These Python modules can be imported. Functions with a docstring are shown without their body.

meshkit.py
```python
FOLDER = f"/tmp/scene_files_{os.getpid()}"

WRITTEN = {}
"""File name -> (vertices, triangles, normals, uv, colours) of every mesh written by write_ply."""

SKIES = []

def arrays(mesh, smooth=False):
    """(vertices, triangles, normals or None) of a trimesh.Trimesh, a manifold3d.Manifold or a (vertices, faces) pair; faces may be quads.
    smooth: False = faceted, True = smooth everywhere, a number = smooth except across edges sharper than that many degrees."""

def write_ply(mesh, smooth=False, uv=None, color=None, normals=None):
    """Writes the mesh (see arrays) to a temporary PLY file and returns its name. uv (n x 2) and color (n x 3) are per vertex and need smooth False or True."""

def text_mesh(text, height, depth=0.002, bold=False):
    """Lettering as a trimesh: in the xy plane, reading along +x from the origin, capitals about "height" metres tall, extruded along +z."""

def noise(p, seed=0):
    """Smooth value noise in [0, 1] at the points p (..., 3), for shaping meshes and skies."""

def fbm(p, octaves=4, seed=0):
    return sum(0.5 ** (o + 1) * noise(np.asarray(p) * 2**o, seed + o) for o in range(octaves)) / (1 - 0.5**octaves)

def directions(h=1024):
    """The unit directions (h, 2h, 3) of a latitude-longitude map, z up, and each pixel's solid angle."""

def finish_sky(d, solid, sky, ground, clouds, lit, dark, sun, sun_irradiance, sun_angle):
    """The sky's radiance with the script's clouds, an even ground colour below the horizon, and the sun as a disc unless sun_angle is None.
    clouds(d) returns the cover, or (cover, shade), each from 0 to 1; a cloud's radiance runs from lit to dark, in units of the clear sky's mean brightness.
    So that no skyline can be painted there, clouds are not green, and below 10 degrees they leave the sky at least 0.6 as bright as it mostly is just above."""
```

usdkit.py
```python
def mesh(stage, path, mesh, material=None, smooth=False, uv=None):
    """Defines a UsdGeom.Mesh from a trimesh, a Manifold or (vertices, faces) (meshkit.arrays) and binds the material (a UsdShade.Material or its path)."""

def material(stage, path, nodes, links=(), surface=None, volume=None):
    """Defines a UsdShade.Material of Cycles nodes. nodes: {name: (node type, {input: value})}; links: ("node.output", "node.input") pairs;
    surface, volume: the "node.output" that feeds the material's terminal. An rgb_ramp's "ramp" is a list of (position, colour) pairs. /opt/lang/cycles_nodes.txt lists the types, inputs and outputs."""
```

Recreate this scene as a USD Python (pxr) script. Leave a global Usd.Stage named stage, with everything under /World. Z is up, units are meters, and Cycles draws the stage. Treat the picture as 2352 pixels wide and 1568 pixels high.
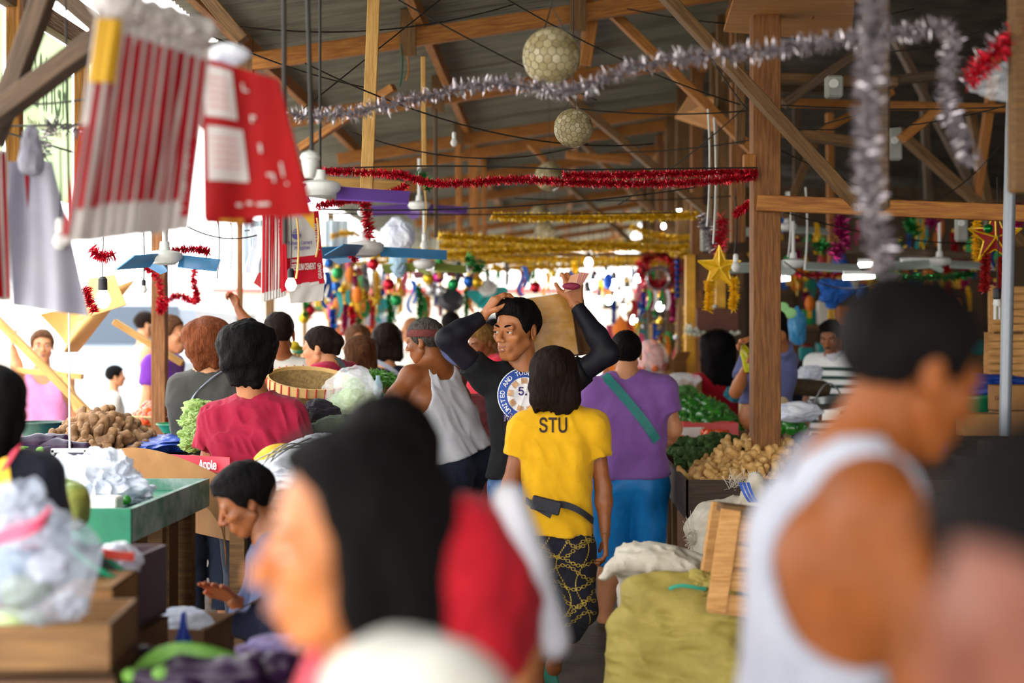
import math, random
import numpy as np, trimesh, manifold3d, usdkit, meshkit
from scipy.spatial.transform import Rotation as Rot
from pxr import Usd, UsdGeom, UsdLux, UsdShade, Gf, Sdf, Vt
rnd = random.Random(7)
stage = Usd.Stage.CreateInMemory()
UsdGeom.SetStageUpAxis(stage, UsdGeom.Tokens.z); UsdGeom.SetStageMetersPerUnit(stage, 1.0)
W = '/World'
UsdGeom.Xform.Define(stage, W); UsdGeom.Scope.Define(stage, W + '/Looks')
# ---------------------------------------------------------------- camera, daylight, exposure
F, CX, CY, H = 2352 * 50 / 36.0, 1176.0, 784.0, 1.62
cam = UsdGeom.Camera.Define(stage, W + '/camera')
cam.CreateFocalLengthAttr(50.0); cam.CreateHorizontalApertureAttr(36.0); cam.CreateVerticalApertureAttr(24.0)
cam.CreateClippingRangeAttr(Gf.Vec2f(0.05, 500)); cam.CreateFStopAttr(1.25); cam.CreateFocusDistanceAttr(6.95)
cam.AddTranslateOp().Set(Gf.Vec3d(0, 0, H)); cam.AddRotateXOp().Set(90.0)
cam.CreateExposureAttr(0.8)
dome = UsdLux.DomeLight.Define(stage, W + '/sky')
dome.CreateIntensityAttr(1.0)
sky_mat = usdkit.material(stage, W + '/Looks/sky', {
    "co": ("texture_coordinate", {}), "sep": ("separate_xyz", {}), "r": ("rgb_ramp", {"ramp": [(0, (1.0, .97, .93)), (.25, (1.0, .985, .96)), (1, (.86, .92, 1.0))]}),
    "n": ("noise_texture", {"scale": 2.2, "detail": 5}), "mx": ("mix", {"fac": .12}), "bg": ("background_shader", {"strength": 3.6})},
    [("co.generated", "sep.vector"), ("sep.z", "r.fac"), ("co.generated", "n.vector"), ("r.color", "mx.color1"), ("n.color", "mx.color2"), ("mx.color", "bg.color")], surface="bg.background")
UsdShade.MaterialBindingAPI.Apply(dome.GetPrim()).Bind(sky_mat)
sun = UsdLux.DistantLight.Define(stage, W + '/sun')
sun.CreateIntensityAttr(5.0); sun.CreateAngleAttr(3.0); sun.CreateColorAttr(Gf.Vec3f(1.0, .92, .80))
_z = np.array([-.62, .25, .80]); _z /= np.linalg.norm(_z); _x = np.cross((0, 1, 0), _z); _x /= np.linalg.norm(_x); _y = np.cross(_z, _x)
sun.AddTransformOp().Set(Gf.Matrix4d(*np.vstack([np.c_[np.array([_x, _y, _z]), np.zeros(3)], [0, 0, 0, 1]]).ravel().tolist()))     # high sun over the open left side

# ---------------------------------------------------------------- helpers: places
A = np.array
def P(px, py, d):
    return A([(px - CX) / F * d, d, H - (py - CY) / F * d])
YAW = 0.0318
def R(u, v, z=0.0):
    return A([u + YAW * v, v, z])
def unit(v):
    v = np.asarray(v, float); return v / max(np.linalg.norm(v), 1e-9)

# ---------------------------------------------------------------- helpers: prims
used, HIDE = {}, []
def numbered(parent, name):
    k = used.get((parent, name), -1) + 1; used[(parent, name)] = k
    return f'{parent}/{name}' + (f'_{k:03d}' if k else '')
def setx(prim, m):
    x = UsdGeom.Xformable(prim); x.ClearXformOpOrder(); x.AddTransformOp().Set(Gf.Matrix4d(*np.asarray(m, float).T.ravel().tolist()))
def mtx(loc=(0, 0, 0), rot=(0, 0, 0), sc=1.0):
    m = np.eye(4); s = np.ones(3) * sc
    m[:3, :3] = Rot.from_euler('xyz', rot, degrees=True).as_matrix() @ np.diag(s); m[:3, 3] = loc
    return m
def tag(prim, label=None, cat=None, group=None, kind=None):
    for k, v in (('label', label), ('category', cat), ('group', group), ('kind', kind)):
        if v: prim.SetCustomDataByKey(k, v)
    return prim
class T:
    """a thing: an Xform at its base; its parts are given in world coordinates unless local"""
    def __init__(s, name, label, cat, o=(0, 0, 0), rot=(0, 0, 0), group=None, kind=None, parent=W, sc=1.0):
        s.path = numbered(parent, name); s.o = np.asarray(o, float); s.m = mtx(o, rot, sc); s.inv = np.linalg.inv(s.m)
        s.prim = UsdGeom.Xform.Define(stage, s.path).GetPrim(); setx(s.prim, s.m); tag(s.prim, label, cat, group, kind)
    def part(s, name, mesh, mat, smooth=30, label=None, local=False, at=None, kind=None, m=None):
        """at: path of a part, for a sub-part; m: the part's own matrix (mesh then local to it, matrix in world)"""
        v, f = vf(mesh)
        if m is not None:
            pass
        elif not local:
            v = trimesh.transform_points(v, s.inv)
        p = numbered(at or s.path, name)
        g = usdkit.mesh(stage, p, (v, f), mat, smooth)
        if m is not None: setx(g.GetPrim(), m if local else s.inv @ m)
        if smooth: pass
        tag(g.GetPrim(), label, None, None, kind)
        return p
def vf(mesh):
    if hasattr(mesh, 'to_mesh'):
        q = mesh.to_mesh(); return np.array(q.vert_properties[:, :3], float), np.array(q.tri_verts)
    if isinstance(mesh, tuple):
        v, f = np.asarray(mesh[0], float), np.asarray(mesh[1], int)
        if f.shape[1] == 4: f = np.vstack([f[:, [0, 1, 2]], f[:, [0, 2, 3]]])
        return v, f
    return np.array(mesh.vertices, float), np.array(mesh.faces)
def cat(*ms):
    ms = [m for m in (ms[0] if len(ms) == 1 and isinstance(ms[0], list) else ms)]
    vs, fs, n = [], [], 0
    for m in ms:
        v, f = vf(m); vs.append(v); fs.append(f + n); n += len(v)
    return (np.vstack(vs), np.vstack(fs))
def one(name, mesh, mat, label=None, cat_=None, group=None, smooth=30, kind=None, m=None, o=None):
    p = numbered(W, name); v, f = vf(mesh)
    if m is None and o is not None: m = mtx(o); v = v - np.asarray(o)
    g = usdkit.mesh(stage, p, (v, f), mat, smooth)
    if m is not None: setx(g.GetPrim(), m)
    tag(g.GetPrim(), label, cat_, group, kind)
    return g.GetPrim()
def copy(src, m, label=None, cat_=None, group=None):
    was = src.prim.GetCustomData(); name = src.path.split('/')[-1]
    if name[-4:-3] == '_' and name[-3:].isdigit(): name = name[:-4]
    p = numbered(W, name); x = UsdGeom.Xform.Define(stage, p).GetPrim()
    x.GetReferences().AddInternalReference(src.path); x.SetInstanceable(True); setx(x, m)
    return tag(x, label or was.get('label'), cat_ or was.get('category'), group or was.get('group'))

# ---------------------------------------------------------------- helpers: looks
looks = {}
def M(name, c, c2=None, sc=6.0, rough=.6, bump=0.0, bsc=40.0, metal=0.0, spec=.4, st=(1, 1, 1), glow=0.0, thru=0.0, clear=0.0, trans=0.0, sheen=0.0, coat=0.0, sss=0.0, contrast=(.35, .65), rand=0.0):
    """one Cycles look; c/c2 mixed by noise stretched by st; thru: translucent share; clear: see-through share"""
    if name in looks: return looks[name]
    n = {"co": ("texture_coordinate", {}), "mp": ("mapping", {"scale": st}), "p": ("principled_bsdf", {"base_color": c, "roughness": rough, "metallic": metal, "specular_ior_level": spec, "coat_weight": coat, "sheen_weight": sheen, "transmission_weight": trans})}
    l = [("co.object", "mp.vector")]; col = None
    if c2 is not None:
        n["n"] = ("noise_texture", {"scale": sc, "detail": 5, "roughness": .6}); n["r"] = ("rgb_ramp", {"ramp": [(contrast[0], c), (contrast[1], c2)]})
        l += [("mp.vector", "n.vector"), ("n.fac", "r.fac")]; col = "r.color"
        if rand:
            n["oi"] = ("object_info", {}); n["mr"] = ("map_range", {"from_min": 0, "from_max": 1, "to_min": 1 - rand, "to_max": 1 + rand * .6}); n["hs"] = ("hsv", {})
            l += [("oi.random", "mr.value"), ("mr.result", "hs.value"), (col, "hs.color")]; col = "hs.color"
        l.append((col, "p.base_color"))
    if bump:
        n["bn"] = ("noise_texture", {"scale": bsc, "detail": 4}); n["b"] = ("bump", {"strength": min(1.0, bump), "distance": .01 * max(1.0, bump)})
        l += [("mp.vector", "bn.vector"), ("bn.fac", "b.height"), ("b.normal", "p.normal")]
    if sss: n["p"][1].update({"subsurface_weight": sss, "subsurface_scale": .01})
    if glow: n["p"][1].update({"emission_color": c, "emission_strength": glow})
    out = "p.BSDF"
    if thru:
        n["t"] = ("translucent_bsdf", {"color": c}); n["m"] = ("mix_closure", {"fac": thru}); l += [(out, "m.closure1"), ("t.BSDF", "m.closure2")]
        if col: l.append((col, "t.color"))
        out = "m.closure"
    if clear:
        n["x"] = ("transparent_bsdf", {}); n["m2"] = ("mix_closure", {"fac": clear}); l += [(out, "m2.closure1"), ("x.BSDF", "m2.closure2")]; out = "m2.closure"
    looks[name] = usdkit.material(stage, f'{W}/Looks/{name}', n, l, surface=out)
    return looks[name]
def hx(s):                       # sRGB hex -> linear
    c = A([int(s[i:i + 2], 16) for i in (0, 2, 4)]) / 255.0
    return tuple(np.where(c <= .04045, c / 12.92, ((c + .055) / 1.055) ** 2.4))
def wood(name, a, b, rough=.7):
    return M(name, hx(a), hx(b), sc=5, st=(1.2, 14, 14), rough=rough, bump=.35, bsc=9)

# ---------------------------------------------------------------- helpers: shapes
def box(c, s, rot=(0, 0, 0)):
    b = trimesh.creation.box(extents=s); b.apply_transform(mtx(c, rot)); return b
def hexa(p8):
    """8 corners: 0-3 one face in order, 4-7 the opposite face in the same order"""
    m = trimesh.Trimesh(p8, [[0, 1, 2], [0, 2, 3], [4, 6, 5], [4, 7, 6], [0, 4, 5], [0, 5, 1], [1, 5, 6], [1, 6, 2], [2, 6, 7], [2, 7, 3], [3, 7, 4], [3, 4, 0]], process=False)
    if m.volume < 0: m.invert()
    return m
def bevel(s, r=.01):
    """a box with chamfered edges, centred"""
    h = A(s) / 2.0; r = min(r, h.min() * .45); pts = []
    for sx in (-1, 1):
        for sy in (-1, 1):
            for sz in (-1, 1):
                for k in range(3):
                    q = h.copy() - r; q[k] += r; pts.append(q * [sx, sy, sz])
    return trimesh.convex.convex_hull(A(pts))
def along(p0, p1, up=(0, 0, 1)):
    """matrix whose x runs from p0 to p1, origin midway"""
    p0, p1 = A(p0, float), A(p1, float); x = unit(p1 - p0); y = np.cross(up, x)
    if np.linalg.norm(y) < 1e-4: y = np.cross((0, 1, 0), x)
    y = unit(y); z = np.cross(x, y); m = np.eye(4); m[:3, 0], m[:3, 1], m[:3, 2], m[:3, 3] = x, y, z, (p0 + p1) / 2
    return m, np.linalg.norm(p1 - p0)
def beam(name, p0, p1, w, h, mat, label, cat_='beam', group=None, kind=None, up=(0, 0, 1)):
    m, L = along(p0, p1, up)
    return one(name, bevel((L, w, h), .004), mat, label, cat_, group, smooth=False, kind=kind, m=m)
def pbeam(t, name, p0, p1, w, h, mat, at=None, up=(0, 0, 1), label=None):
    m, L = along(p0, p1, up)
    return t.part(name, bevel((L, w, h), .004), mat, smooth=False, m=m, at=at, label=label)
def tube(pts, r, n=6, close=True):
    pts = A([np.asarray(p, float) for p in pts]); k = len(pts); r = np.broadcast_to(r, k)
    tg = np.gradient(pts, axis=0); tg /= np.maximum(np.linalg.norm(tg, axis=1, keepdims=True), 1e-9)
    a = np.cross(tg[0], (0, 0, 1)); a = np.cross(tg[0], (0, 1, 0)) if np.linalg.norm(a) < .1 else a
    rings = []
    for i in range(k):
        a = unit(a - tg[i] * np.dot(a, tg[i])); b = np.cross(tg[i], a); th = np.arange(n) * 2 * np.pi / n
        rings.append(pts[i] + r[i] * (np.cos(th)[:, None] * a + np.sin(th)[:, None] * b))
    v = np.vstack(rings); f = []
    for i in range(k - 1):
        for j in range(n):
            q = (i * n + j, i * n + (j + 1) % n, (i + 1) * n + (j + 1) % n, (i + 1) * n + j); f += [(q[0], q[1], q[2]), (q[0], q[2], q[3])]
    if close:
        v = np.vstack([v, pts[:1], pts[-1:]]); m = len(v)
        for j in range(n): f += [(m - 2, (j + 1) % n, j), (m - 1, (k - 1) * n + j, (k - 1) * n + (j + 1) % n)]
    return (v, A(f))
def curve(pts, n=24):
    """smooth curve through the points"""
    from scipy.interpolate import PchipInterpolator, CubicSpline
    pts = A([np.asarray(p, float) for p in pts]); t = np.r_[0, np.cumsum(np.linalg.norm(np.diff(pts, axis=0), axis=1))]
    f = CubicSpline(t, pts) if len(pts) > 2 else (lambda x: pts[0] + (pts[1] - pts[0]) * (x / t[-1])[:, None])
    return f(np.linspace(0, t[-1], n))
def sag(a, b, s, n=14):
    t = np.linspace(0, 1, n)[:, None]; q = A(a) * (1 - t) + A(b) * t; q[:, 2] -= (4 * s * t * (1 - t))[:, 0]; return q
def lathe(prof, n=20, c=(0, 0, 0)):
    """profile of (radius, z)"""
    m = trimesh.creation.revolve(A(prof, float), sections=n); v, f = vf(m); return (v + A(c), f)
def ball(c, r, sub=2, sc=(1, 1, 1)):
    m = trimesh.creation.icosphere(subdivisions=sub, radius=1.0); return (m.vertices * A(sc) * r + A(c), m.faces)
def blob(c, r, sc=(1, 1, 1), amp=.15, fr=2.0, seed=0, sub=3, rot=(0, 0, 0)):
    m = trimesh.creation.icosphere(subdivisions=sub, radius=1.0); v = m.vertices
    v = v * (1 + amp * (meshkit.fbm(v * fr + seed * 7.3, 3, seed) - .5)[:, None] * 2) * A(sc) * r
    v = v @ Rot.from_euler('xyz', rot, degrees=True).as_matrix().T
    return (v + A(c), m.faces)
def sheet(nu, nv, fn, thick=.004):
    """a thin solid sheet: fn(u, v in 0..1) -> point"""
    u, v = np.meshgrid(np.linspace(0, 1, nu), np.linspace(0, 1, nv), indexing='ij'); p = np.stack(fn(u, v), -1)
    du, dv = np.gradient(p, axis=0), np.gradient(p, axis=1); n = np.cross(du, dv); n /= np.maximum(np.linalg.norm(n, axis=-1, keepdims=True), 1e-9)
    a, b = (p + n * thick / 2).reshape(-1, 3), (p - n * thick / 2).reshape(-1, 3); N = nu * nv; f = []
    i, j = np.meshgrid(np.arange(nu - 1), np.arange(nv - 1), indexing='ij'); q = (i * nv + j).ravel()
    top = np.stack([q, q + nv, q + nv + 1, q + 1], 1); bot = top[:, ::-1] + N
    e = np.r_[np.arange(nv - 1), [0] * 0]; sides = []
    loop = [k for k in range(nv)] + [k * nv + nv - 1 for k in range(1, nu)] + [(nu - 1) * nv + k for k in range(nv - 2, -1, -1)] + [k * nv for k in range(nu - 2, 0, -1)]
    for x, y in zip(loop, loop[1:] + loop[:1]): sides.append((x, y, y + N, x + N))
    return (np.vstack([a, b]), np.vstack([top, bot, A(sides)]))
def letters(text, h, bold=True, depth=.002, maxedge=None):
    m = meshkit.text_mesh(text, h, depth, bold)
    if maxedge: 
        v, f = trimesh.remesh.subdivide_to_size(m.vertices, m.faces, maxedge); return (v, f)
    return (m.vertices, m.faces)
def placed(mesh, m):
    v, f = vf(mesh); return (trimesh.transform_points(v, m), f)
def plane_m(o, x, y):
    """matrix for flat work: local x, y to world directions, z out"""
    x = unit(x); z = unit(np.cross(x, y)); y = np.cross(z, x); m = np.eye(4); m[:3, 0], m[:3, 1], m[:3, 2], m[:3, 3] = x, y, z, o; return m

# ---------------------------------------------------------------- helpers: smooth bodies from distance fields
class S:
    def __init__(s, f, lo, hi): s.f, s.lo, s.hi = f, A(lo, float), A(hi, float)
def cone(a, b, ra, rb, flat=False):
    a, b = A(a, float), A(b, float); ba = b - a; L2 = max(float(ba @ ba), 1e-9); u = ba / math.sqrt(L2)
    def f(p):
        t = np.clip(((p - a) @ ba) / L2, 0, 1); e = p - a - t[:, None] * ba; d = np.sqrt(np.einsum('ij,ij->i', e, e)) - (ra + (rb - ra) * t)
        return np.maximum(d, (p - b) @ u) if flat else d
    r = max(ra, rb); return S(f, np.minimum(a, b) - r, np.maximum(a, b) + r)
def ell(c, r, rot=None):
    c, r = A(c, float), A(r, float); Q = np.eye(3) if rot is None else rot
    def f(p):
        q = (p - c) @ Q / r; k0 = np.sqrt(np.einsum('ij,ij->i', q, q)); q = q / r; k1 = np.sqrt(np.einsum('ij,ij->i', q, q)); return k0 * (k0 - 1) / np.maximum(k1, 1e-9)
    m = r.max(); return S(f, c - m, c + m)
def slab(nodes, side):
    """nodes (point, half width, radius) along a spine; flat section spread along side"""
    side = unit(side); ps = A([n[0] for n in nodes], float); w = A([n[1] for n in nodes]); r = A([n[2] for n in nodes])
    def f(p):
        out = None
        for i in range(len(ps) - 1):
            a, ba = ps[i], ps[i + 1] - ps[i]; q = p - a; s = q @ side; q0 = q - s[:, None] * side; b0 = ba - (ba @ side) * side
            t = np.clip((q0 @ b0) / max(b0 @ b0, 1e-9), 0, 1); e = np.linalg.norm(q0 - t[:, None] * b0, axis=1)
            s = np.abs(s - t * (ba @ side)); d = np.hypot(np.maximum(s - (w[i] + (w[i + 1] - w[i]) * t), 0), e) - (r[i] + (r[i + 1] - r[i]) * t)
            out = d if out is None else np.minimum(out, d)
        return out
    m = (w + r).max(); return S(f, ps.min(0) - m, ps.max(0) + m)
def smin(a, b, k):
    h = np.clip(.5 + .5 * (b - a) / k, 0, 1); return b * (1 - h) + a * h - k * h * (1 - h)
def smax(a, b, k): return -smin(-a, -b, k)
def union(prims, k=.03):
    def f(p):
        d = np.full(len(p), 9.0)
        for q in prims:
            m = ((p > q.lo - .17) & (p < q.hi + .17)).all(1)
            if m.all(): d = smin(d, q.f(p), k)
            elif m.any(): d[m] = smin(d[m], q.f(p[m]), k)
        return d
    return S(f, np.min([q.lo for q in prims], 0) - k, np.max([q.hi for q in prims], 0) + k)
def cut(s, g, k=.004):
    """keep where g(p) < 0"""
    return S(lambda p: smax(s.f(p), g(p), k), s.lo, s.hi)
def wrinkle(s, amp, fr, seed=0, oct=3):
    fr = A(fr, float)
    return S(lambda p: s.f(p) + amp * (meshkit.fbm(p * fr + 31.7 * seed, oct, seed) - .5) * 2, s.lo - amp, s.hi + amp)
def nets(s, h):
    """surface nets: the zero set of s as a mesh of cell size h"""
    B = 5; lo = s.lo - 2 * h; nb = np.ceil((s.hi - lo + 2 * h) / (h * B)).astype(int); n = nb * B
    bi = np.stack(np.meshgrid(*[np.arange(k) for k in nb], indexing='ij'), -1).reshape(-1, 3)
    d = s.f(lo + (bi * B + (B - 1) / 2.0) * h); act = np.abs(d) < h * B * 1.0 + .010
    G = np.repeat(np.repeat(np.repeat(d.reshape(nb), B, 0), B, 1), B, 2).astype(float)
    o = np.stack(np.meshgrid(*[np.arange(B)] * 3, indexing='ij'), -1).reshape(-1, 3)
    idx = (bi[act][:, None, :] * B + o[None]).reshape(-1, 3)
    if not len(idx): return (np.zeros((0, 3)), np.zeros((0, 3), int))
    G[tuple(idx.T)] = np.concatenate([s.f(lo + c * h) for c in np.array_split(idx, max(1, len(idx) // 200000))])
    I = G < 0; cs = [(a, b, c) for a in (0, 1) for b in (0, 1) for c in (0, 1)]
    sl = lambda X, c: X[c[0]:X.shape[0] - 1 + c[0], c[1]:X.shape[1] - 1 + c[1], c[2]:X.shape[2] - 1 + c[2]]
    cnt = sum(sl(I, c).astype(np.int8) for c in cs); ac = (cnt > 0) & (cnt < 8)
    ci = np.argwhere(ac); ids = -np.ones(ac.shape, int); ids[tuple(ci.T)] = np.arange(len(ci))
    vals = np.stack([G[tuple((ci + c).T)] for c in cs], 1); acc = np.zeros((len(ci), 3)); num = np.zeros(len(ci))
    for x in range(8):
        for y in range(x + 1, 8):
            cx, cy = A(cs[x]), A(cs[y])
            if abs(cx - cy).sum() != 1: continue
            a, b = vals[:, x], vals[:, y]; m = (a < 0) != (b < 0); t = np.where(m, a / np.where(m, a - b, 1), 0)
            acc += np.where(m[:, None], cx + t[:, None] * (cy - cx), 0); num += m
    v = lo + (ci + acc / np.maximum(num, 1)[:, None]) * h; fs = []
    for ax in range(3):
        b, c = (ax + 1) % 3, (ax + 2) % 3; s0 = [slice(None)] * 3; s1 = [slice(None)] * 3; s0[ax] = slice(0, -1); s1[ax] = slice(1, None)
        e = np.argwhere(I[tuple(s0)] != I[tuple(s1)]); e = e[(e[:, b] > 0) & (e[:, c] > 0) & (e[:, b] < n[b] - 1) & (e[:, c] < n[c] - 1)]
        ub, uc = np.eye(3, dtype=int)[b], np.eye(3, dtype=int)[c]
        q = np.stack([ids[tuple((e - x).T)] for x in (ub + uc, uc, 0 * ub, ub)], 1); flip = ~I[tuple(e.T)]
        q[flip] = q[flip][:, ::-1]; fs.append(q[(q >= 0).all(1)])
    q = np.vstack(fs); return (v, np.vstack([q[:, [0, 1, 2]], q[:, [0, 2, 3]]]))
def press(mesh, s, dirv, start=None, lift=.003):
    """lays a flat print on the surface of s: marches every vertex along dirv until it meets s"""
    v, f = vf(mesh); dirv = unit(dirv); p = v.copy()
    for _ in range(26): p = p + dirv * np.clip(s.f(p), -.02, .05)[:, None] * .8
    off = np.linalg.norm(p - v, axis=1); ok = off < 2.0
    return (p - dirv * lift, f[ok[f].all(1)])
# ================================================================ the market hall
def roof_z(u): return 3.71 + .15 * (u + .913)
w_beam = wood('timber_orange', '7c4716', 'a26a28'); w_dark = wood('timber_dark', '3c2c1c', '5a4530'); w_post = wood('timber_post', '643a18', '8a5a2a')
w_pale = wood('timber_pale', 'a67a3c', 'c09654'); w_mid = wood('timber_mid', '4e3519', '705028')
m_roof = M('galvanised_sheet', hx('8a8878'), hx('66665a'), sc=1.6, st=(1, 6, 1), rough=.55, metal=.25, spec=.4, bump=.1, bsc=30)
m_roof_dark = M('rusty_sheet', hx('4c443a'), hx('2e2822'), sc=3, rough=.7)  # plain darker sheet tone for the right bay roof
m_floor = M('worn_floor', hx('5a4a3c'), hx('3b3028'), sc=3.5, rough=.7, bump=.4, bsc=18)
m_yard = M('bright_yard', hx('d8d2c4'), hx('c2bbab'), sc=1.2, rough=.9)
one('floor', box((R(2.0, 11)[0], 11, -.05), (9.6, 35, .1)), m_floor, kind='structure', smooth=False)
one('yard_ground', box((0, 20, -.12), (140, 120, .1)), m_yard, kind='structure', smooth=False)
def corrugated(u0, u1, zf, v0, v1, t, mat, nm='roof_sheet', wdt=.82):
    v = v0
    while v < v1 - 1e-6:
        ve = min(v + wdt, v1); nv = int((ve + .04 - v) / .0155) + 2; vs = np.linspace(v, ve + .04, nv); us = np.linspace(u0, u1, 5)
        U, V = np.meshgrid(us, vs, indexing='ij'); Z = zf(U) + .011 * np.sin(V * 2 * np.pi / .078) + (.006 * ((v * 7.13) % 1.0))
        p = np.stack([U + YAW * V, V, Z], -1).reshape(-1, 3); i, j = np.meshgrid(np.arange(4), np.arange(nv - 1), indexing='ij'); q = (i * nv + j).ravel()
        f = np.stack([q, q + 1, q + nv + 1, q + nv], 1); N = len(p); f = np.vstack([f, f[:, ::-1] + N])
        t.part(nm, (np.vstack([p, p + (0, 0, .003)]), f), mat, smooth=True); v = ve
t = T('roof', None, None, kind='structure', o=R(0, 14, 3.6))
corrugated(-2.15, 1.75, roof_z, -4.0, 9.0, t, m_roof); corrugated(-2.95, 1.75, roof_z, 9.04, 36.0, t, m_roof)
t = T('roof', None, None, kind='structure', o=R(4, 14, 3.6))
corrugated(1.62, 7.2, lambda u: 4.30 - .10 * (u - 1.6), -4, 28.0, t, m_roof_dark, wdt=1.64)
one('wall_right', box(R(6.7, 12, 1.9), (.08, 33, 3.9)), w_dark, kind='structure', smooth=False)
t = T('wall_back', None, None, kind='structure', o=R(4.8, 20))
for k in range(28): t.part('plank', box(R(1.95 + k * .17, 20.5 + (k % 2) * .031, 1.9), (.19, .03, 3.9)), w_dark, smooth=False)
# purlins along the hall, rafters across it
G_ = 'roof timbers'
for k, u in enumerate((-1.95, -.86, .2, 1.25)):
    z = roof_z(u) - .07
    beam('purlin', R(u, 2.6, z), R(u, 36, z), .055, .10, w_beam, ['leftmost long purlin running away under the grey roof, along the eave', 'second long purlin from the left, running away behind the pale lath', 'third long purlin from the left, behind the larger shell lamp', 'rightmost long purlin, running away along the tops of the roof posts'][k], 'beam')
raf = [9.0, 11.2, 13.6, 14.6, 16.6, 18.8, 21.0, 23.4, 25.8, 28.2, 30.8, 33.4, 35.8]
for k, v in enumerate(raf):
    lab = ['long orange timber rafter crossing above the larger shell lamp', 'second reddish rafter, just behind the silver garland'][k] if k < 2 else ['third', 'fourth', 'fifth', 'sixth', 'seventh', 'eighth', 'ninth', 'tenth', 'eleventh', 'twelfth', 'farthest'][k - 2] + ' orange-brown rafter under the grey roof, counted away from the nearest'
    beam('rafter', R(-2.1, v, roof_z(-2.1) - .17), R(1.5, v, roof_z(1.5) - .17), .06, .11, w_beam, lab, 'beam', None)
for k, (v, u) in enumerate(((8.93, -.86), (8.93, .2), (11.13, -.86), (13.5, -.86), (9.05, -1.9))):   # cleats and stub posts on the rafters
    beam('cleat', R(u - .07, v - .06, roof_z(u) - .32), R(u - .07, v - .06, roof_z(u) - .03), .10, .04, w_mid, 'short wooden cleat nailed over a rafter and purlin joint', 'cleat', 'cleats on the rafter joints')
# diagonal struts from roof to posts (each in a plane across the hall)
for k, (a, b, d, w, m) in enumerate((((1500, -40), (1975, 478), 7.7, .105, w_mid), ((1376, 0), (1735, 352), 9.35, .085, w_beam), ((1300, 215), (1640, 500), 11.6, .10, w_mid), ((1330, 320), (1575, 560), 14.2, .11, w_mid), ((1300, 420), (1500, 600), 17.6, .11, w_mid))):
    beam('strut', P(*a, d), P(*b, d), .06, w, m, ['thick dusty diagonal strut running from the roof down to the orange crossbeam', 'orange diagonal strut just behind the thick dusty one', 'dusty diagonal strut below the smaller shell lamp', 'diagonal strut above the red tinsel, behind the shell lamps', 'far diagonal strut above the gold tinsel'][k], 'strut', up=(0, -1, 0))
beam('strut', P(690, 340, 9.2), P(905, 200, 9.0), .05, .08, w_beam, 'short orange strut crossing behind the two hanging rods', 'strut', up=(0, -1, 0))
beam('strut', P(1215, 330, 13.5), P(1300, 420, 13.4), .05, .08, w_beam, 'small orange strut far back under the roof centre', 'strut', up=(0, -1, 0))
# lath hangers
def hang(a, b, d, w, m, lab, cat_='hanger', g=None, d2=None): beam('hanger', P(*a, d), P(*b, d2 or d), w, .03, m, lab, cat_, g, up=(0, -1, 0))
hang((860, -30), (842, 440), 7.4, .066, w_pale, 'long pale yellow lath hanging from the roof in front of the rafters')
hang((972, 130), (975, 385), 8.8, .03, w_pale, 'thin pale lath hanging behind the silver garland')
hang((1000, 250), (1001, 545), 9.2, .024, w_dark, 'thin dark rod hanging beside the pale lath')
for k, (x, y0, y1, d) in enumerate(((1052, 330, 560, 12), (1092, 350, 640, 13), (1110, 360, 600, 15), (1082, 360, 520, 14))): hang((x, y0), (x + 4, y1), d, .05, w_beam, 'thin orange lath among the far roof hangers', g='far roof hangers')
hang((1365, 20), (1345, 150), 9.2, .075, w_beam, 'reddish stub hanging right of the larger shell lamp')
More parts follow.
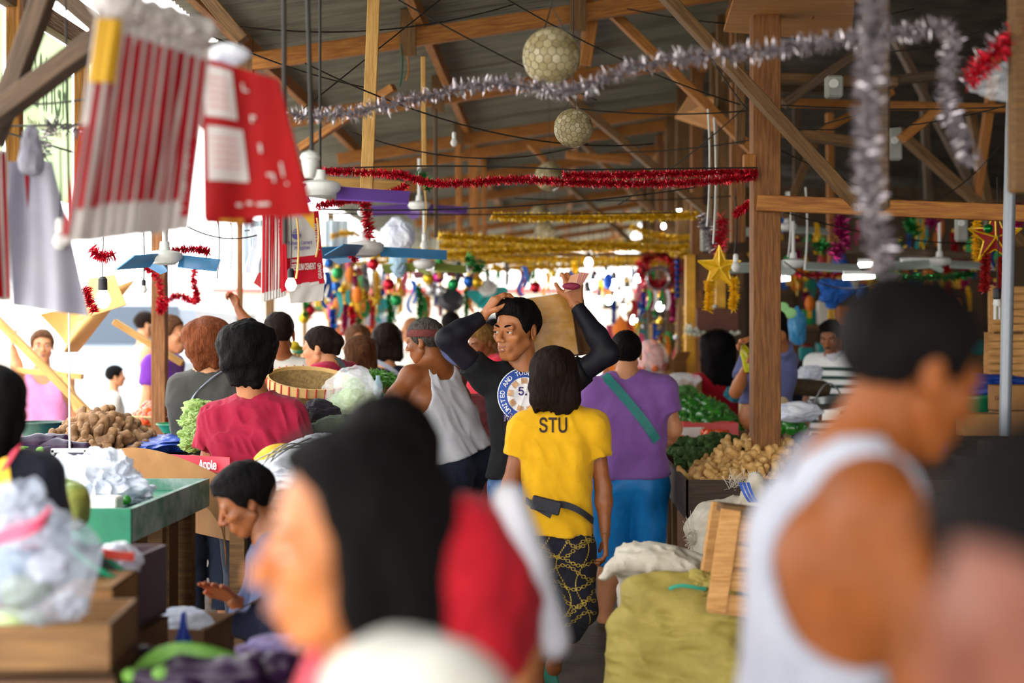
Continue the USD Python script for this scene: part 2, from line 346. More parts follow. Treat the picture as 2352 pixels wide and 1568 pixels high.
# posts on the right line
pR = T('post', 'tall orange-brown wooden post with scribbled grain right of the yellow star', 'post', o=(P(1757, 784, 8.0)[0], 8.0, 0))
pbeam(pR, 'shaft', (P(1757, 0, 8.0)[0], 8, 0), (P(1757, 0, 8.0)[0], 8, 4.0), .155, .14, w_post, up=(0, -1, 0))
pbeam(pR, 'packing_block', P(1721, 405, 7.95), P(1721, 355, 7.95), .07, .06, w_beam, up=(0, -1, 0))
beam('crossbeam', P(1740, 466, 7.9), P(2400, 492, 7.4), .05, .088, w_beam, 'orange crossbeam running right from the tall post under the diagonal strut', 'beam')
for k, (x, d, w) in enumerate(((1694, 9.8, .10), (1660, 10.4, .09), (1640, 11.0, .06), (1600, 12.2, .10), (1568, 13.4, .12), (1542, 14.6, .12), (1520, 16.4, .12), (1500, 18.6, .12), (1482, 21., .12))):
    X = P(x, 0, d)[0]; bot = 2.3 if k < 3 else 0
    m = w_mid if k % 3 else w_post
    beam('post', (X, d, bot), (X, d, 4.0), w, w, m, ['short thick roof post hanging just left of the tall post', 'second brown post left of the tall post', 'third brown post left of the tall post, a slim one', 'fourth brown post left of the tall post', 'fifth brown post left of the tall post', 'sixth brown post left of the tall post', 'seventh brown post left of the tall post', 'eighth brown post left of the tall post', 'farthest brown post in the row left of the tall post'][k], 'post', None)
m_yel = M('yellow_paint', hx('d09a20'), hx('a8761c'), sc=7, rough=.6)
for x, d, y0, lab in ((1654, 11.5, 560, 'yellow painted post behind the star lantern'), (1585, 11.6, 585, 'yellow painted post near the sack of red apples')):
    X = P(x, 0, d)[0]; beam('painted_post', (X, d, 0), (X, d, P(x, y0, d)[2]), .08, .08, m_yel, lab, 'post', up=(0, -1, 0))
# plywood loft boards, right
m_ply = M('plywood', hx('c98f4e'), hx('b07a3e'), sc=2.5, st=(1, 7, 1), rough=.6, bump=.05)
def quad(pts, th=.015):
    p = A(pts, float); n = unit(np.cross(p[1] - p[0], p[3] - p[0])); return hexa(np.vstack([p + n * th / 2, p - n * th / 2]))
for k, (pts, lab) in enumerate(((((1662, 70, 8.6), (1955, 95, 9.0), (1965, -20, 7.2), (1690, -20, 7.2)), 'large orange plywood panel fixed overhead by the tall post'),
        (((1550, 270, 10.6), (1640, 300, 10.6), (1640, 225, 10.0), (1580, 222, 10.0)), 'small tilted plywood panel behind the diagonal struts'))):
    one('plywood_panel', quad([P(*q) for q in pts]), m_ply, lab, 'panel', smooth=False)
for k, (a, b, d, w) in enumerate((((1660, 175), (2060, 190), 9.2, .09), ((1790, 210), (2300, 160), 9.6, .08), ((1760, 235), (2352, 250), 10.4, .06), ((1770, 300), (1985, 330), 8.8, .10), ((1770, 560), (2250, 590), 11, .08),
        ((1860, 30), (2140, -60), 8, .10), ((1700, 330), (1700, 60), 9, .06), ((1800, 240), (1985, 110), 9, .09), ((2070, 320), (2180, 230), 9, .10), ((2060, 300), (2350, 560), 10.5, .12), ((2040, 60), (2260, 480), 12, .1), ((1840, 330), (2050, 210), 11, .09), ((1870, 330), (1800, 500), 12, .08),
        ((1830, 240), (1830, 540), 12.5, .07), ((1905, 260), (1910, 620), 13, .09), ((2230, 260), (2270, 480), 11, .10), ((2120, 180), (2135, 520), 12.5, .09), ((2290, 120), (2240, 470), 10.5, .09), ((1560, 330), (1560, 480), 12.5, .06), ((1480, 420), (1640, 440), 13.5, .09), ((1300, 355), (1450, 370), 13, .11))):
    o_ = 'level' if abs(a[1] - b[1]) < .35 * abs(a[0] - b[0]) else 'upright' if abs(a[0] - b[0]) < .35 * abs(a[1] - b[1]) else 'slanting'
    w_n = 'left of the tall post' if max(a[0], b[0]) < 1720 else 'at the far right' if min(a[0], b[0]) > 2020 else 'between the tall post and thick silver garland' if max(a[0], b[0]) < 2100 else 'crossing behind the thick silver garland'
    beam('roof_timber', P(*a, d), P(*b, d), .06, w, (w_mid, w_dark, w_beam)[k % 3], f'{o_} {("brown", "dark", "orange-brown")[k % 3]} timber in the roof space {w_n}', 'beam', f'{o_} timbers {w_n}', up=(0, -1, 0))
# galvanised pipe, far right, and the post at the silver garland
one('steel_pipe', tube([P(2308, 1000, 6.2), P(2322, 300, 6.2), P(2330, 100, 6.2)], .026, 12), M('dull_steel', hx('7d8288'), rough=.45, metal=.6), 'grey steel pipe standing at the far right behind the man in the white tank top', 'pipe', smooth=True)
X = P(2012, 0, 5.2)[0]; one('garland_post', bevel((.085, .085, 1.9)), w_dark, 'dark square timber hanging behind the thick silver garland', 'post', m=mtx((X, 5.2, 3.05)), smooth=False)
X = P(2340, 0, 4.6)[0]; one('edge_post', bevel((.06, .06, 1.6)), w_mid, 'blurred brown timber at the top right corner of the view', 'post', m=mtx((X, 4.6, 2.9)), smooth=False)
# ---- left side: sign panels, posts, near braces
uL = -2.35
m_tarp = M('sign_tarp', hx('e6efd8'), hx('d6e6c8'), sc=2, rough=.7, thru=.6)
m_green = M('sign_green', hx('4f9a72'), rough=.7, thru=.4); m_red = M('print_red', hx('c8324a'), rough=.6)
def sign(v0, v1, text, sub, lab):
    t = T('sign', lab, 'sign', o=R(uL, (v0 + v1) / 2, 2.6))
    t.part('banner', box(R(uL, (v0 + v1) / 2, 2.66), (.012, v1 - v0, .74)), m_tarp, smooth=False)
    tx = letters(text, .24, True, .003); v, f = vf(tx); w = v[:, 0].max(); v[:, 0] *= (v1 - v0 - .1) / w
    t.part('lettering', placed((v, f), plane_m(R(uL + .008, v0 + .05, 2.68), (0, 1, 0), (0, 0, 1)) @ np.diag([1, 1, .5, 1])), m_green, smooth=False)
    tx = letters(sub, .035, False, .003); v, f = vf(tx); v[:, 0] *= (v1 - v0 - .3) / v[:, 0].max()
    t.part('small_lettering', placed((v, f), plane_m(R(uL + .008, v0 + .15, 2.58), (0, 1, 0), (0, 0, 1))), m_red, smooth=False)
for v0, v1, tx, sb, lab in ((5.0, 6.05, 'DO W', 'since', 'pale green banner with big green letters at the top left edge'), (6.12, 6.9, 'GRAHGR', 'fresh from the farm', 'middle pale green banner with green letters between two posts'), (6.98, 8.0, 'SROT', 'fresh', 'third pale green banner with green letters beside the striped sacks')):
    sign(v0, v1, tx, sb, lab)
for v, z0, lab in ((6.08, 0, 'left one of two orange posts holding the green lettered banners'), (6.94, 0, 'right one of two orange posts holding the green lettered banners')):
    beam('banner_post', R(uL + .03, v, 2.25), R(uL + .03, v, 3.1), .06, .05, w_beam, lab, 'post')
beam('eave_beam', R(uL + .02, 3.5, 3.09), R(uL + .02, 14, 3.09), .06, .09, w_mid, 'brown eave beam above the green lettered banners', 'beam')
for k, (a, b, d, w, m, lab) in enumerate((((-120, 345), (275, 55), 4.4, .092, w_dark, 'thick dark blurred brace crossing the top left corner'), ((-20, 330), (120, -60), 4.55, .075, w_dark, 'second dark brace meeting the thick one at the left edge'), ((110, -40), (260, 90), 5.2, .07, w_dark, 'dark timber running down to the thick brace at top left'), ((430, -60), (560, 95), 6.4, .08, w_mid, 'dark timber above the striped sacks'))):
    beam('brace', P(*a, d), P(*b, d), .06, w, m, lab, 'brace', up=(0, -1, 0))
for x, d, lab in ((367, 9.0, 'brown wooden post by the woman in purple, wrapped with red tinsel'), (551, 10.5, 'thin wooden pole behind the man in a white shirt')):
    X = P(x, 0, d)[0]; w = .088 if d < 10 else .04
    beam('stall_post', (X, d, 0), (X, d, 3.1), w, w, w_post, lab, 'post', up=(0, -1, 0))
for k, (x, d) in enumerate(((620, 14), (760, 17), (860, 21), (700, 22))):
    X = P(x, 0, d)[0]; beam('far_post', (X, d, 0), (X, d, 3.15), .08, .08, w_mid, 'brown wooden post on the far left side of the hall', 'post', 'posts on the far left side', up=(0, -1, 0))
# ================================================================ people
SK = {'bronze': M('skin_bronze', hx('824820'), hx('723e1a'), sc=9, rough=.55, spec=.2, sss=.1), 'fair': M('skin_fair', hx('b4703e'), hx('a46234'), sc=9, rough=.5, sss=.15), 'deep': M('skin_deep', hx('6e3c28'), hx('5e3020'), sc=9, rough=.6, sss=.1), 'tan': M('skin_tan', hx('a5683e'), hx('925730'), sc=9, rough=.5, sss=.15), 'brown': M('skin_brown', hx('88502a'), hx('764220'), sc=9, rough=.48, sss=.15), 'light': M('skin_light', hx('bf845c'), hx('ae744e'), sc=9, rough=.5, sss=.15)}
def hairmat(n, a, b): return M('hair_' + n, hx(a), hx(b), sc=14, st=(9, 9, 1), rough=.55, spec=.06, bump=.9, bsc=30)
HM = {'black': hairmat('black', '070606', '0f0c0c'), 'dark': hairmat('dark', '120c0a', '251812'), 'brown': hairmat('brown', '3e2718', '6a452a'), 'auburn': hairmat('auburn', '552a16', '7c4426'), 'grey': hairmat('grey', '2a2624', '5c5650'), 'blond': hairmat('blond', '6a4a22', '96703a')}
def cloth(n, a, b=None, rough=.85, **k): return M('cloth_' + n, hx(a), hx(b or a), sc=k.pop('sc', 5), rough=rough, bump=k.pop('bump', .25), bsc=k.pop('bsc', 320), sheen=k.pop('sheen', .1), spec=.2, **k)
m_eye = M('eye_white', hx('b4a89e'), rough=.35); m_iris = M('iris', hx('1c100a'), rough=.15); m_lip = M('lip', hx('a0605a'), rough=.45); m_lip_m = M('lip_muted', hx('8f5a48'), rough=.5); m_teeth = M('teeth', hx('e8e0d0'), rough=.3)
def axes(yaw, pitch=0, roll=0):
    """person's right, forward, up; yaw 0 faces the camera, 90 faces picture right"""
    y = math.radians(yaw); f = A([math.sin(y), -math.cos(y), 0]); u = A([0, 0, 1.]); s = np.cross(f, u)
    if pitch: r = Rot.from_rotvec(s * -math.radians(pitch)).as_matrix(); f, u = r @ f, r @ u
    if roll: r = Rot.from_rotvec(f * math.radians(roll)).as_matrix(); s, u = r @ s, r @ u
    return s, f, u
def moved(s, Q, c, k):
    """field s given in head units, placed at c with axes Q (columns) and scale k"""
    m = max(np.abs(s.lo).max(), np.abs(s.hi).max()) * 1.0
    cor = A([[x, y, z] for x in (s.lo[0], s.hi[0]) for y in (s.lo[1], s.hi[1]) for z in (s.lo[2], s.hi[2])]) @ Q.T * k + c
    return S(lambda p: s.f((p - c) @ Q / k) * k, cor.min(0), cor.max(0))
def head_field(face=1.0, jaw=1.0, mouth=0.0):
    sk = [ell((0, -.012, .034), (.073, .093, .077)), ell((0, .026, -.030), (.059 * jaw, .062, .084)), ell((0, .052, -.094), (.029 * jaw, .027, .022)),
          cone((.050 * jaw, -.002, -.052), (.020, .052, -.096), .018, .016), cone((-.050 * jaw, -.002, -.052), (-.020, .052, -.096), .018, .016),
          ell((.040, .058, -.022), (.024, .022, .018)), ell((-.040, .058, -.022), (.024, .022, .018))]
    a = union(sk, .02)
    fine = [cone((-.038, .074, .017), (.038, .074, .017), .012, .012), ell((0, .074, -.066), (.031, .020, .024))]
    b = union([a] + fine, .012)
    soc = [ell((x, .100, -.001), (.020, .017, .014)) for x in (-.032, .032)]
    nose = union([cone((0, .084, .012), (0, .107, -.026), .0065, .0098), ell((0, .108, -.031), (.0125, .011, .010)), ell((.013, .098, -.035), (.009, .010, .008)), ell((-.013, .098, -.035), (.009, .010, .008))], .006)
    lid = [cone((x - .015, .080, .003), (x, .0880, .0068), .0040, .0052) for x in (-.032, .032)] + [cone((x, .0880, .0068), (x + .015, .080, .003), .0052, .0040) for x in (-.032, .032)] + [cone((x - .013, .080, -.009), (x + .013, .080, -.009), .004, .004) for x in (-.032, .032)]
    ears = []
    for x in (-1, 1): ears += [ell((x * .077, -.014, -.006), (.009, .021, .033), Rot.from_euler('xyz', (12, 0, -18 * x), degrees=True).as_matrix())]
    def f(p):
        d = b.f(p)
        for e in soc: d = smax(d, -e.f(p), .012)
        d = smin(d, nose.f(p), .008)
        for l in lid: d = smin(d, l.f(p), .004)
        if mouth: d = smax(d, -ell((0, .098, -.070), (.020, .012, mouth)).f(p), .004)
        for e in ears: d = smin(d, e.f(p), .007)
        for x in (-1, 1): d = smax(d, -ell((x * .086, -.004, -.002), (.007, .010, .019)).f(p), .005)
        return d
    return S(f, (-.1, -.115, -.125), (.1, .135, .122))
def zline(y, k=0): return np.interp(y, [-.12, -.06, -.03, -.012, .012, .034, .05, .075, .1], [-.085 + k, -.075 + k, -.02, .012, -.012, .006, .050, .066, .072])
def hair_field(style, th=.016, seed=0, L=.16, frontal=0.0, fc=(.060, .082, .098, .104)):
    cap = ell((0, -.014, .036), (.075 + th * .7, .095 + th * .8, .078 + th))
    if style == 'short':
        h = cut(cap, lambda p: (zline(p[:, 1]) - p[:, 2]) * .75, .006)
    elif style == 'tuft':
        h = union([cut(cap, lambda p: (zline(p[:, 1]) - p[:, 2]) * .75, .006), ell((.008, .042, .098), (.058, .036, .024)), ell((0, -.02, .098), (.055, .06, .022))], .02)
    elif style == 'bun':
        h = union([cut(cap, lambda p: (zline(p[:, 1]) - p[:, 2]) * .75, .006), ell((0, -.115, .028), (.038, .030, .042)), ell((0, -.10, -.02), (.03, .02, .035))], .015)
    else:
        w = .052 if style == 'bob' else .045
        sh_ = style == 'bob' and L < .05
        back = slab([((0, -.020, .045), .052, .070), ((0, -.040, -.02), .040, .064), ((0, -.044, -.075 - L), .026, .040)], (1, 0, 0)) if sh_ else slab([((0, -.015, .040), .030, .068), ((0, -.040, -.02), .048, .060), ((0, -.052, -.05 - L * .5), .066, .044), ((0, -.050, -.06 - L), .060, .030)], (1, 0, 0)) if style == 'bob' else slab([((0, -.020, .045), w, .070), ((0, -.045, -.05), w + .006, .056), ((0, -.058, -.05 - L * .55), w + .010, .042), ((0, -.056, -.05 - L), w, .022)], (1, 0, 0))
        sides = [cone((x * .066, .022, .040), (x * .078, .010, -.05), .022, .024) for x in (-1, 1)] + [cone((x * .078, .010, -.05), (x * .072, .0, -.05 - L * .75), .024, .010) for x in (-1, 1) if not sh_]
        h = union([cap, back] + sides, .025)
        if sh_: L = .07; h = wrinkle(h, .008, (26, 26, 26), seed + 9, 2)
        h = cut(h, lambda p: -ell((0, fc[3], -.030 + frontal), fc[:3]).f(p), .012)
        if style == 'bob': h = cut(h, lambda p: (-.05 - L + .030 * (meshkit.noise(p * (70, 70, 0) + seed) - .5) + .02 * (meshkit.noise(p * (25, 25, 0) + seed) - .5) - p[:, 2]), .008)
    h = wrinkle(h, .0055, (70, 70, 16), seed, 3)
    return wrinkle(h, .004, (18, 18, 18), seed + 3, 2)
def hand_field(Wp, d, n, t, k=1.0, curl=(25, 30, 20), spread=.006, thumb=.6):
    """wrist, finger direction, palm normal, thumb side"""
    d, n, t = unit(d), unit(n), unit(t); pr = [slab([(Wp, .012 * k, .017 * k), (Wp + d * .04 * k, .024 * k, .013 * k), (Wp + d * .086 * k, .030 * k, .011 * k)], t)]
    for i, L in enumerate((.074, .082, .076, .060)):
        o = (.030 - i * .020) * k; b = Wp + d * (.088 - .004 * abs(i - 1)) * k + t * o; a = 0; dd = unit(d + t * (1.5 - i) * spread * 8)
        r = .0088 * k
        for j, fr in enumerate((.45, .31, .24)):
            a += math.radians(curl[j] * (1 + .12 * (i - 1.5))); q = b + (dd * math.cos(a) + n * math.sin(a)) * L * fr * k; pr.append(cone(b, q, r, r * .9)); b = q; r *= .9
    b = Wp + d * .028 * k + t * .026 * k; q = b + unit(t * .75 + d * .55 + n * thumb * .5) * .042 * k; pr.append(cone(b, q, .0125 * k, .0105 * k)); pr.append(cone(q, q + unit(t * .25 + d * .8 + n * thumb * .6) * .034 * k, .0100 * k, .0078 * k))
    return union(pr, .008 * k)

def folded(s, amp, fr, seed):
    """cloth folds: soft drapes with sharper creases running at a slant"""
    fr = A(fr, float)
    def f(p):
        w = p + .05 * (meshkit.noise(p * 5 + seed, seed)[:, None] - .5); w = w @ A([[1, 0, .0], [0, 1, 0], [.35 if seed % 2 else -.35, .2, 1]])
        a = meshkit.noise(w * fr * 1.3 + 3.1 * seed, seed); b = meshkit.noise(w * fr * 2.6 + 9.7 * seed, seed + 2)
        return s.f(p) + amp * ((a - .5) * 1.6 + (np.abs(2 * b - 1) - .5) * .9)
    return S(f, s.lo - amp, s.hi + amp)
def person(label, d, head, hh, yaw=0, hyaw=None, pitch=0, roll=0, lean=(0, 0), skin='tan', hair=('short', 'black', .016, .16), top=None, sleeve=.5, bottom=None, hem=None, legs='long', k=1.0, j={}, face=None, hands=None, build=1.0, seed=0, neckline=.0, folds=.006, tank=False, hidetail=None, shoes=None, hcell=None, cell=None, jaw=1.0, frontal=0.0, mouth=0.0, shirt_r=0.0, name='person', foldf=(9, 9, 3), fc=(.060, .082, .098, .104)):
    """d depth; head (px, py) of the head's middle; hh head height in pixels; j overrides joints as (px, py, depth offset)"""
    hc = P(head[0], head[1], d); hk = hh / F * d / .235; s, f, u = axes(yaw); hs, hf, hu = axes(yaw if hyaw is None else hyaw, pitch, roll); Q = np.stack([hs, hf, hu], 1)
    ln = s * lean[0] + f * lean[1]
    def rel(x, y, z, fall=1.0): return hc + s * x * k + f * y * k + A([0, 0, z * k]) - ln * fall
    J = dict(NB=rel(0, -.03, -.195, .3))
    for n_ in j: J[n_] = P(j[n_][0], j[n_][1], d + j[n_][2])
    nb = J['NB']
    def nr(x, y, z, fall=1.0): return nb + (s * x + f * y + A([0, 0, z])) * k - ln * fall
    base = dict(SR=nr(.175, 0, -.06, .1), SL=nr(-.175, 0, -.06, .1), CH=nr(0, .01, -.18, .3), WA=nr(0, .01, -.40, .7), HP=nr(0, 0, -.60, 1.0))
    for n_ in base: J.setdefault(n_, base[n_])
    for sd, x in (('R', 1), ('L', -1)):
        J.setdefault('E' + sd, J['S' + sd] + s * x * .05 * k + A([0, 0, -.28 * k]) - f * .03); J.setdefault('W' + sd, J['E' + sd] + f * .07 * k + A([0, 0, -.24 * k]))
        J.setdefault('H' + sd, J['HP'] + s * x * .085 * k + A([0, 0, -.04])); hz = J['H' + sd][2]
        J.setdefault('K' + sd, J['H' + sd] * (1, 1, 0) + s * x * .01 + f * .02 + A([0, 0, .08 + (hz - .08) * .52])); J.setdefault('A' + sd, J['K' + sd] * (1, 1, 0) - f * .03 + A([0, 0, .085]))
    b = build * k; side = unit(J['SR'] - J['SL']); shw = np.linalg.norm(J['SR'] - J['SL']) / 2
    spine = [(J['NB'] + (J['CH'] - J['NB']) * .18, max(shw - .10 * b, .02), .052 * b), (J['NB'] + (J['CH'] - J['NB']) * .45, max(shw - .09 * b, .02), .078 * b), (J['CH'], .085 * b, .100 * b), (J['WA'], .070 * b, .092 * b), (J['HP'], .082 * b, .100 * b)]
    prims = [slab(spine, side), cone(hc + Q @ A([0, -.022, -.05]) * hk, J['NB'] + (J['CH'] - J['NB']) * .22, .053 * hk, .064 * b), cone(J['NB'] + (J['CH'] - J['NB']) * .1, J['SR'], .05 * b, .055 * b), cone(J['NB'] + (J['CH'] - J['NB']) * .1, J['SL'], .05 * b, .055 * b)]
    for sd in 'RL':
        S_, E, W_ = J['S' + sd], J['E' + sd], J['W' + sd]
        prims += [cone(S_, E, .052 * b, .040 * b), cone(E, E * .7 + W_ * .3, .040 * b, .041 * b), cone(E * .7 + W_ * .3, W_, .041 * b, .027 * b)]
        if legs != 'none': prims += [cone(J['H' + sd], J['K' + sd], .085 * b, .055 * b), cone(J['K' + sd], J['K' + sd] * .65 + J['A' + sd] * .35, .052 * b, .055 * b), cone(J['K' + sd] * .65 + J['A' + sd] * .35, J['A' + sd], .055 * b, .036 * b), cone(J['A' + sd] + A([0, 0, -.03]), J['A' + sd] + A([0, 0, -.05]) + f * .16, .035, .028)]
    cell = cell or min(max(.0042 * d ** .55, .006), .018); hcell = hcell or min(max(.0026 * d ** .5, .004), .010)
    t = T(name, label, 'person', o=(J['HP'][0], J['HP'][1], 0))
    pieces = [nets(union(prims, .03), cell), nets(moved(head_field(jaw=jaw, mouth=mouth), Q, hc, hk), hcell)]
    for sd in 'RL':
        S_, E, W_ = J['S' + sd], J['E' + sd], J['W' + sd]
        h = (hands or {}).get(sd); x = 1 if sd == 'R' else -1
        if h == 'none': continue
        dv = unit(W_ - E); h = h or dict(d=dv, n=-s * x, t=f)
        h = dict(h); h.setdefault('k', k * .98)
        pieces.append(nets(hand_field(W_, **h), max(.0032, cell * .45) if d < 9.5 else .006))
    t.part('body', cat(pieces), SK[skin], smooth=True)
    if hair: t.part('hair', nets(moved(hair_field(hair[0], hair[2], seed, hair[3] if len(hair) > 3 else .16, frontal, fc), Q, hc, hk), hcell), HM[hair[1]], smooth=True)
    if face:
        for x in (-1, 1):
            e = t.part('eye', placed(ball((x * .032, .0758, -.0015), .0115, 2), mtxQ(Q, hc, hk)), m_eye, smooth=True)
            g = A(face) if not isinstance(face, (bool, int)) else A([0, 0.]); dv = unit(A([g[0], 1, g[1]])); c = A([x * .032, .0758, -.0015]) + dv * .0088
            t.part('iris', placed(ball(c, .0056, 2), mtxQ(Q, hc, hk)), m_iris, smooth=True, at=e)
            br = tube(curve([(x * .013, .0875, .017), (x * .030, .0870, .0235), (x * .050, .0690, .0185)], 9), [.002, .0036, .004, .004, .0038, .0035, .003, .0024, .0012], 6)
            t.part('eyebrow', placed(br, mtxQ(Q, hc, hk)), HM['black'], smooth=True)
        o = mouth * .55
        up_ = tube(curve([(-.0235, .0815, -.0665), (-.008, .0940, -.0618 + o), (0, .0950, -.0632 + o), (.008, .0940, -.0618 + o), (.0235, .0815, -.0665)], 13), np.sin(np.linspace(.25, 2.89, 13)) * .0040, 7)
        lo_ = tube(curve([(-.0215, .0820, -.0685), (0, .0945, -.0725 - o), (.0215, .0820, -.0685)], 13), np.sin(np.linspace(.25, 2.89, 13)) * .0050, 7)
        t.part('lips', placed(cat(up_, lo_), mtxQ(Q, hc, hk)), m_lip_m, smooth=True)
        if mouth: t.part('teeth', placed(ell_mesh((0, .0835, -.0665), (.016, .007, .0045)), mtxQ(Q, hc, hk)), m_teeth, smooth=True)
    info = dict(t=t, J=J, Q=Q, hc=hc, hk=hk, s=s, f=f, u=u)
    if top is not None:
        g = .013 * k + shirt_r; sp = [(spine[0][0], spine[0][1], spine[0][2] + g * .7)] + [(q, w, r + g) for q, w, r in spine[1:]]
        hd = unit(J['HP'] - J['WA']); hp = J['HP'] + hd * (.06 if hem is None else .015) * k
        if hem is not None: hp = P(hem[0], hem[1], J['HP'][1])
        sp[-1] = (hp + hd * .03, spine[-1][1] + .01, spine[-1][2] + g * 1.3)
        pr = [slab(sp, side)]
        if not tank:
            pr += [cone(J['NB'] + (J['CH'] - J['NB']) * .16, J['SR'], .05 * b + g * .6, .060 * b + g * .7), cone(J['NB'] + (J['CH'] - J['NB']) * .16, J['SL'], .05 * b + g * .6, .060 * b + g * .7)]
            for sd in 'RL':
                S_, E, W_ = J['S' + sd], J['E' + sd], J['W' + sd]; q = S_ + (E - S_) * min(sleeve, 1) ; pr.append(cone(S_, q, .060 * b + g, .054 * b + g * 1.3, flat=sleeve < 1))
                if sleeve > 1: pr.append(cone(E, E + (W_ - E) * (sleeve - 1), .050 * b + g, .036 * b + g, flat=True))
        sh = union(pr, .035)
        sh = cut(sh, lambda p: (p - hp) @ hd, .006)
        if tank:
            up = unit(J['NB'] - J['CH'])
            for sd in 'RL':
                c = J['S' + sd] - up * .05 * b; sh = cut(sh, (lambda e: lambda p: -e.f(p))(ell(c + side * (1 if sd == 'R' else -1) * .02, (.075 * b, .16, .15 * b), np.stack([side, np.cross(up, side), up], 1))), .012)
            sh = cut(sh, lambda p: -ell(J['NB'] + f * .01 + up * .01, (.085 * b, .15, .12 * b), np.stack([side, np.cross(up, side), up], 1)).f(p), .012)
        else:
            nk = cone(J['NB'] + f * (.012 + neckline * .3), hc, (.066 + neckline) * b, .075 * b)
            sh = cut(sh, lambda p: -nk.f(p), .008)
        sh = folded(sh, folds, foldf, seed + 11); info['shirt'] = sh
        t.part('shirt' if not tank else 'tank_top', nets(sh, cell), top, smooth=True)
    if bottom is not None:
        g = .016 * k; kd = {'long': 1.92, 'knee': 1.15, 'short': .95, 'calf': 1.45}.get(legs, 1.9); wide = 1.25 if legs == 'short' else 1.0
        pr = [slab([(J['WA'] * .62 + J['HP'] * .38, spine[3][1] - .006, spine[3][2]), (J['HP'], spine[4][1] + .004, spine[4][2] + .006), (J['HP'] * .5 + (J['HR'] + J['HL']) * .25, spine[4][1], spine[4][2])], side)]
        for sd in 'RL':
            h_, K_, A_ = J['H' + sd], J['K' + sd], J['A' + sd]
            if kd <= 1: pr.append(cone(h_, h_ + (K_ - h_) * kd, .092 * b + g, .080 * b * wide + g, flat=True))
            else: pr += [cone(h_, K_, .090 * b + g, .062 * b + g), cone(K_, K_ + (A_ - K_) * (kd - 1), .060 * b + g, .052 * b + g, flat=True)]
        pt = folded(union(pr, .03), .007, (12, 12, 6), seed + 5); info['pants'] = pt
        t.part('shorts' if legs in ('short', 'knee') else 'trousers', nets(pt, cell), bottom, smooth=True)
    if shoes:
        for sd in 'RL':
            a_ = J['A' + sd]; sole = sheet(9, 5, lambda uu, vv: ((a_ - f * .05 + f * .26 * 0)[0] + f[0] * .25 * uu + s[0] * (vv - .5) * .09 * (.8 + .4 * np.sin(uu * 2.6)), a_[1] - f[1] * .05 + f[1] * .25 * uu + s[1] * (vv - .5) * .09 * (.8 + .4 * np.sin(uu * 2.6)), a_[2] - .072 + 0 * uu), .02)
            t.part('sandal', sole, shoes, smooth=30)
    return info
def mtxQ(Q, c, k):
    m = np.eye(4); m[:3, :3] = Q * k; m[:3, 3] = c; return m
def ell_mesh(c, r, sub=2): return ball(c, 1.0, sub, r)
# ---- the man carrying the box
m_blackT = cloth('black', '0e0d10', '141317', sheen=0); m_jeans = cloth('jeans', '4a6f9c', '2f4f7c', sc=14)
bm = person('man in a black printed shirt and black arm sleeves carrying a carton on his head', 7.0, (1186, 758), 137, yaw=-14, hyaw=-40, pitch=4, roll=-2, skin='tan', hair=('tuft', 'black', .012), top=m_blackT, sleeve=.42, hem=(1215, 1096), bottom=m_jeans, k=1.06, seed=1, face=(.25, .02), mouth=.004, jaw=.95, hcell=.0035,
    j=dict(NB=(1205, 848, .03), SR=(1118, 868, .02), SL=(1306, 872, .05), ER=(1026, 778, -.08), WR=(1110, 727, -.02), EL=(1398, 812, -.02), WL=(1322, 700, .05), CH=(1212, 930, .03), WA=(1215, 1030, .04), HP=(1215, 1110, .04)),
    hands=dict(R=dict(d=(.55, .05, .80), n=(.75, .35, -.5), t=(.3, -.9, -.1), curl=(25, 45, 30), k=1.2), L=dict(d=(-.12, -.05, 1), n=(-.2, .95, -.1), t=(-.95, -.2, .1), curl=(30, 50, 40), k=1.25)))
J = bm['J']; t = bm['t']
for sd in 'RL':      # arm sleeves
    sl = union([cone(J['S' + sd] * .52 + J['E' + sd] * .48, J['E' + sd], .058, .052), cone(J['E' + sd], J['E' + sd] * .65 + J['W' + sd] * .35, .053, .052), cone(J['E' + sd] * .65 + J['W' + sd] * .35, J['W' + sd] * .97 + J['E' + sd] * .03, .052, .036, flat=True)], .03)
    t.part('arm_sleeve', nets(wrinkle(sl, .002, (30, 30, 30), 4), .009), M('arm_sleeve', hx('0e0d14'), hx('14131d'), sc=5, rough=.6, spec=.2), smooth=True)
# emblem on the shirt
m_blue = M('print_blue', hx('2b4c9e'), rough=.7); m_white = M('print_white', hx('e6e4e6'), rough=.7); m_tanp = M('print_tan', hx('d8ae84'), hx('b98a62'), sc=30, rough=.7); m_violet = M('print_violet', hx('3a2a6a'), rough=.7)
ec = P(1206, 911, 6.7); px = 7.0 / F * .75
def ring(r0, r1, n=72, nr=4):
    th = np.linspace(0, 2 * np.pi, n + 1)[:-1]; v = []; f = []
    for i in range(nr + 1):
        r = r0 + (r1 - r0) * i / nr; v.append(np.stack([r * np.cos(th), 0 * th, r * np.sin(th)], 1))
    for i in range(nr):
        for q in range(n): a, b = i * n + q, i * n + (q + 1) % n; f += [(a, b, b + n), (a, b + n, a + n)]
    return (np.vstack(v), A(f))
def stamp(mesh, nm, mat, lift, at=None): return t.part(nm, press((vf(mesh)[0] + ec, vf(mesh)[1]), bm['shirt'], (0, 1, 0), lift=lift), mat, smooth=False, at=at)
em = stamp(ring(.001, 83 * px, 72, 9), 'emblem', m_white, .0045); stamp(ring(54 * px, 80 * px), 'blue_ring', m_blue, .006, em)
hands_ = []
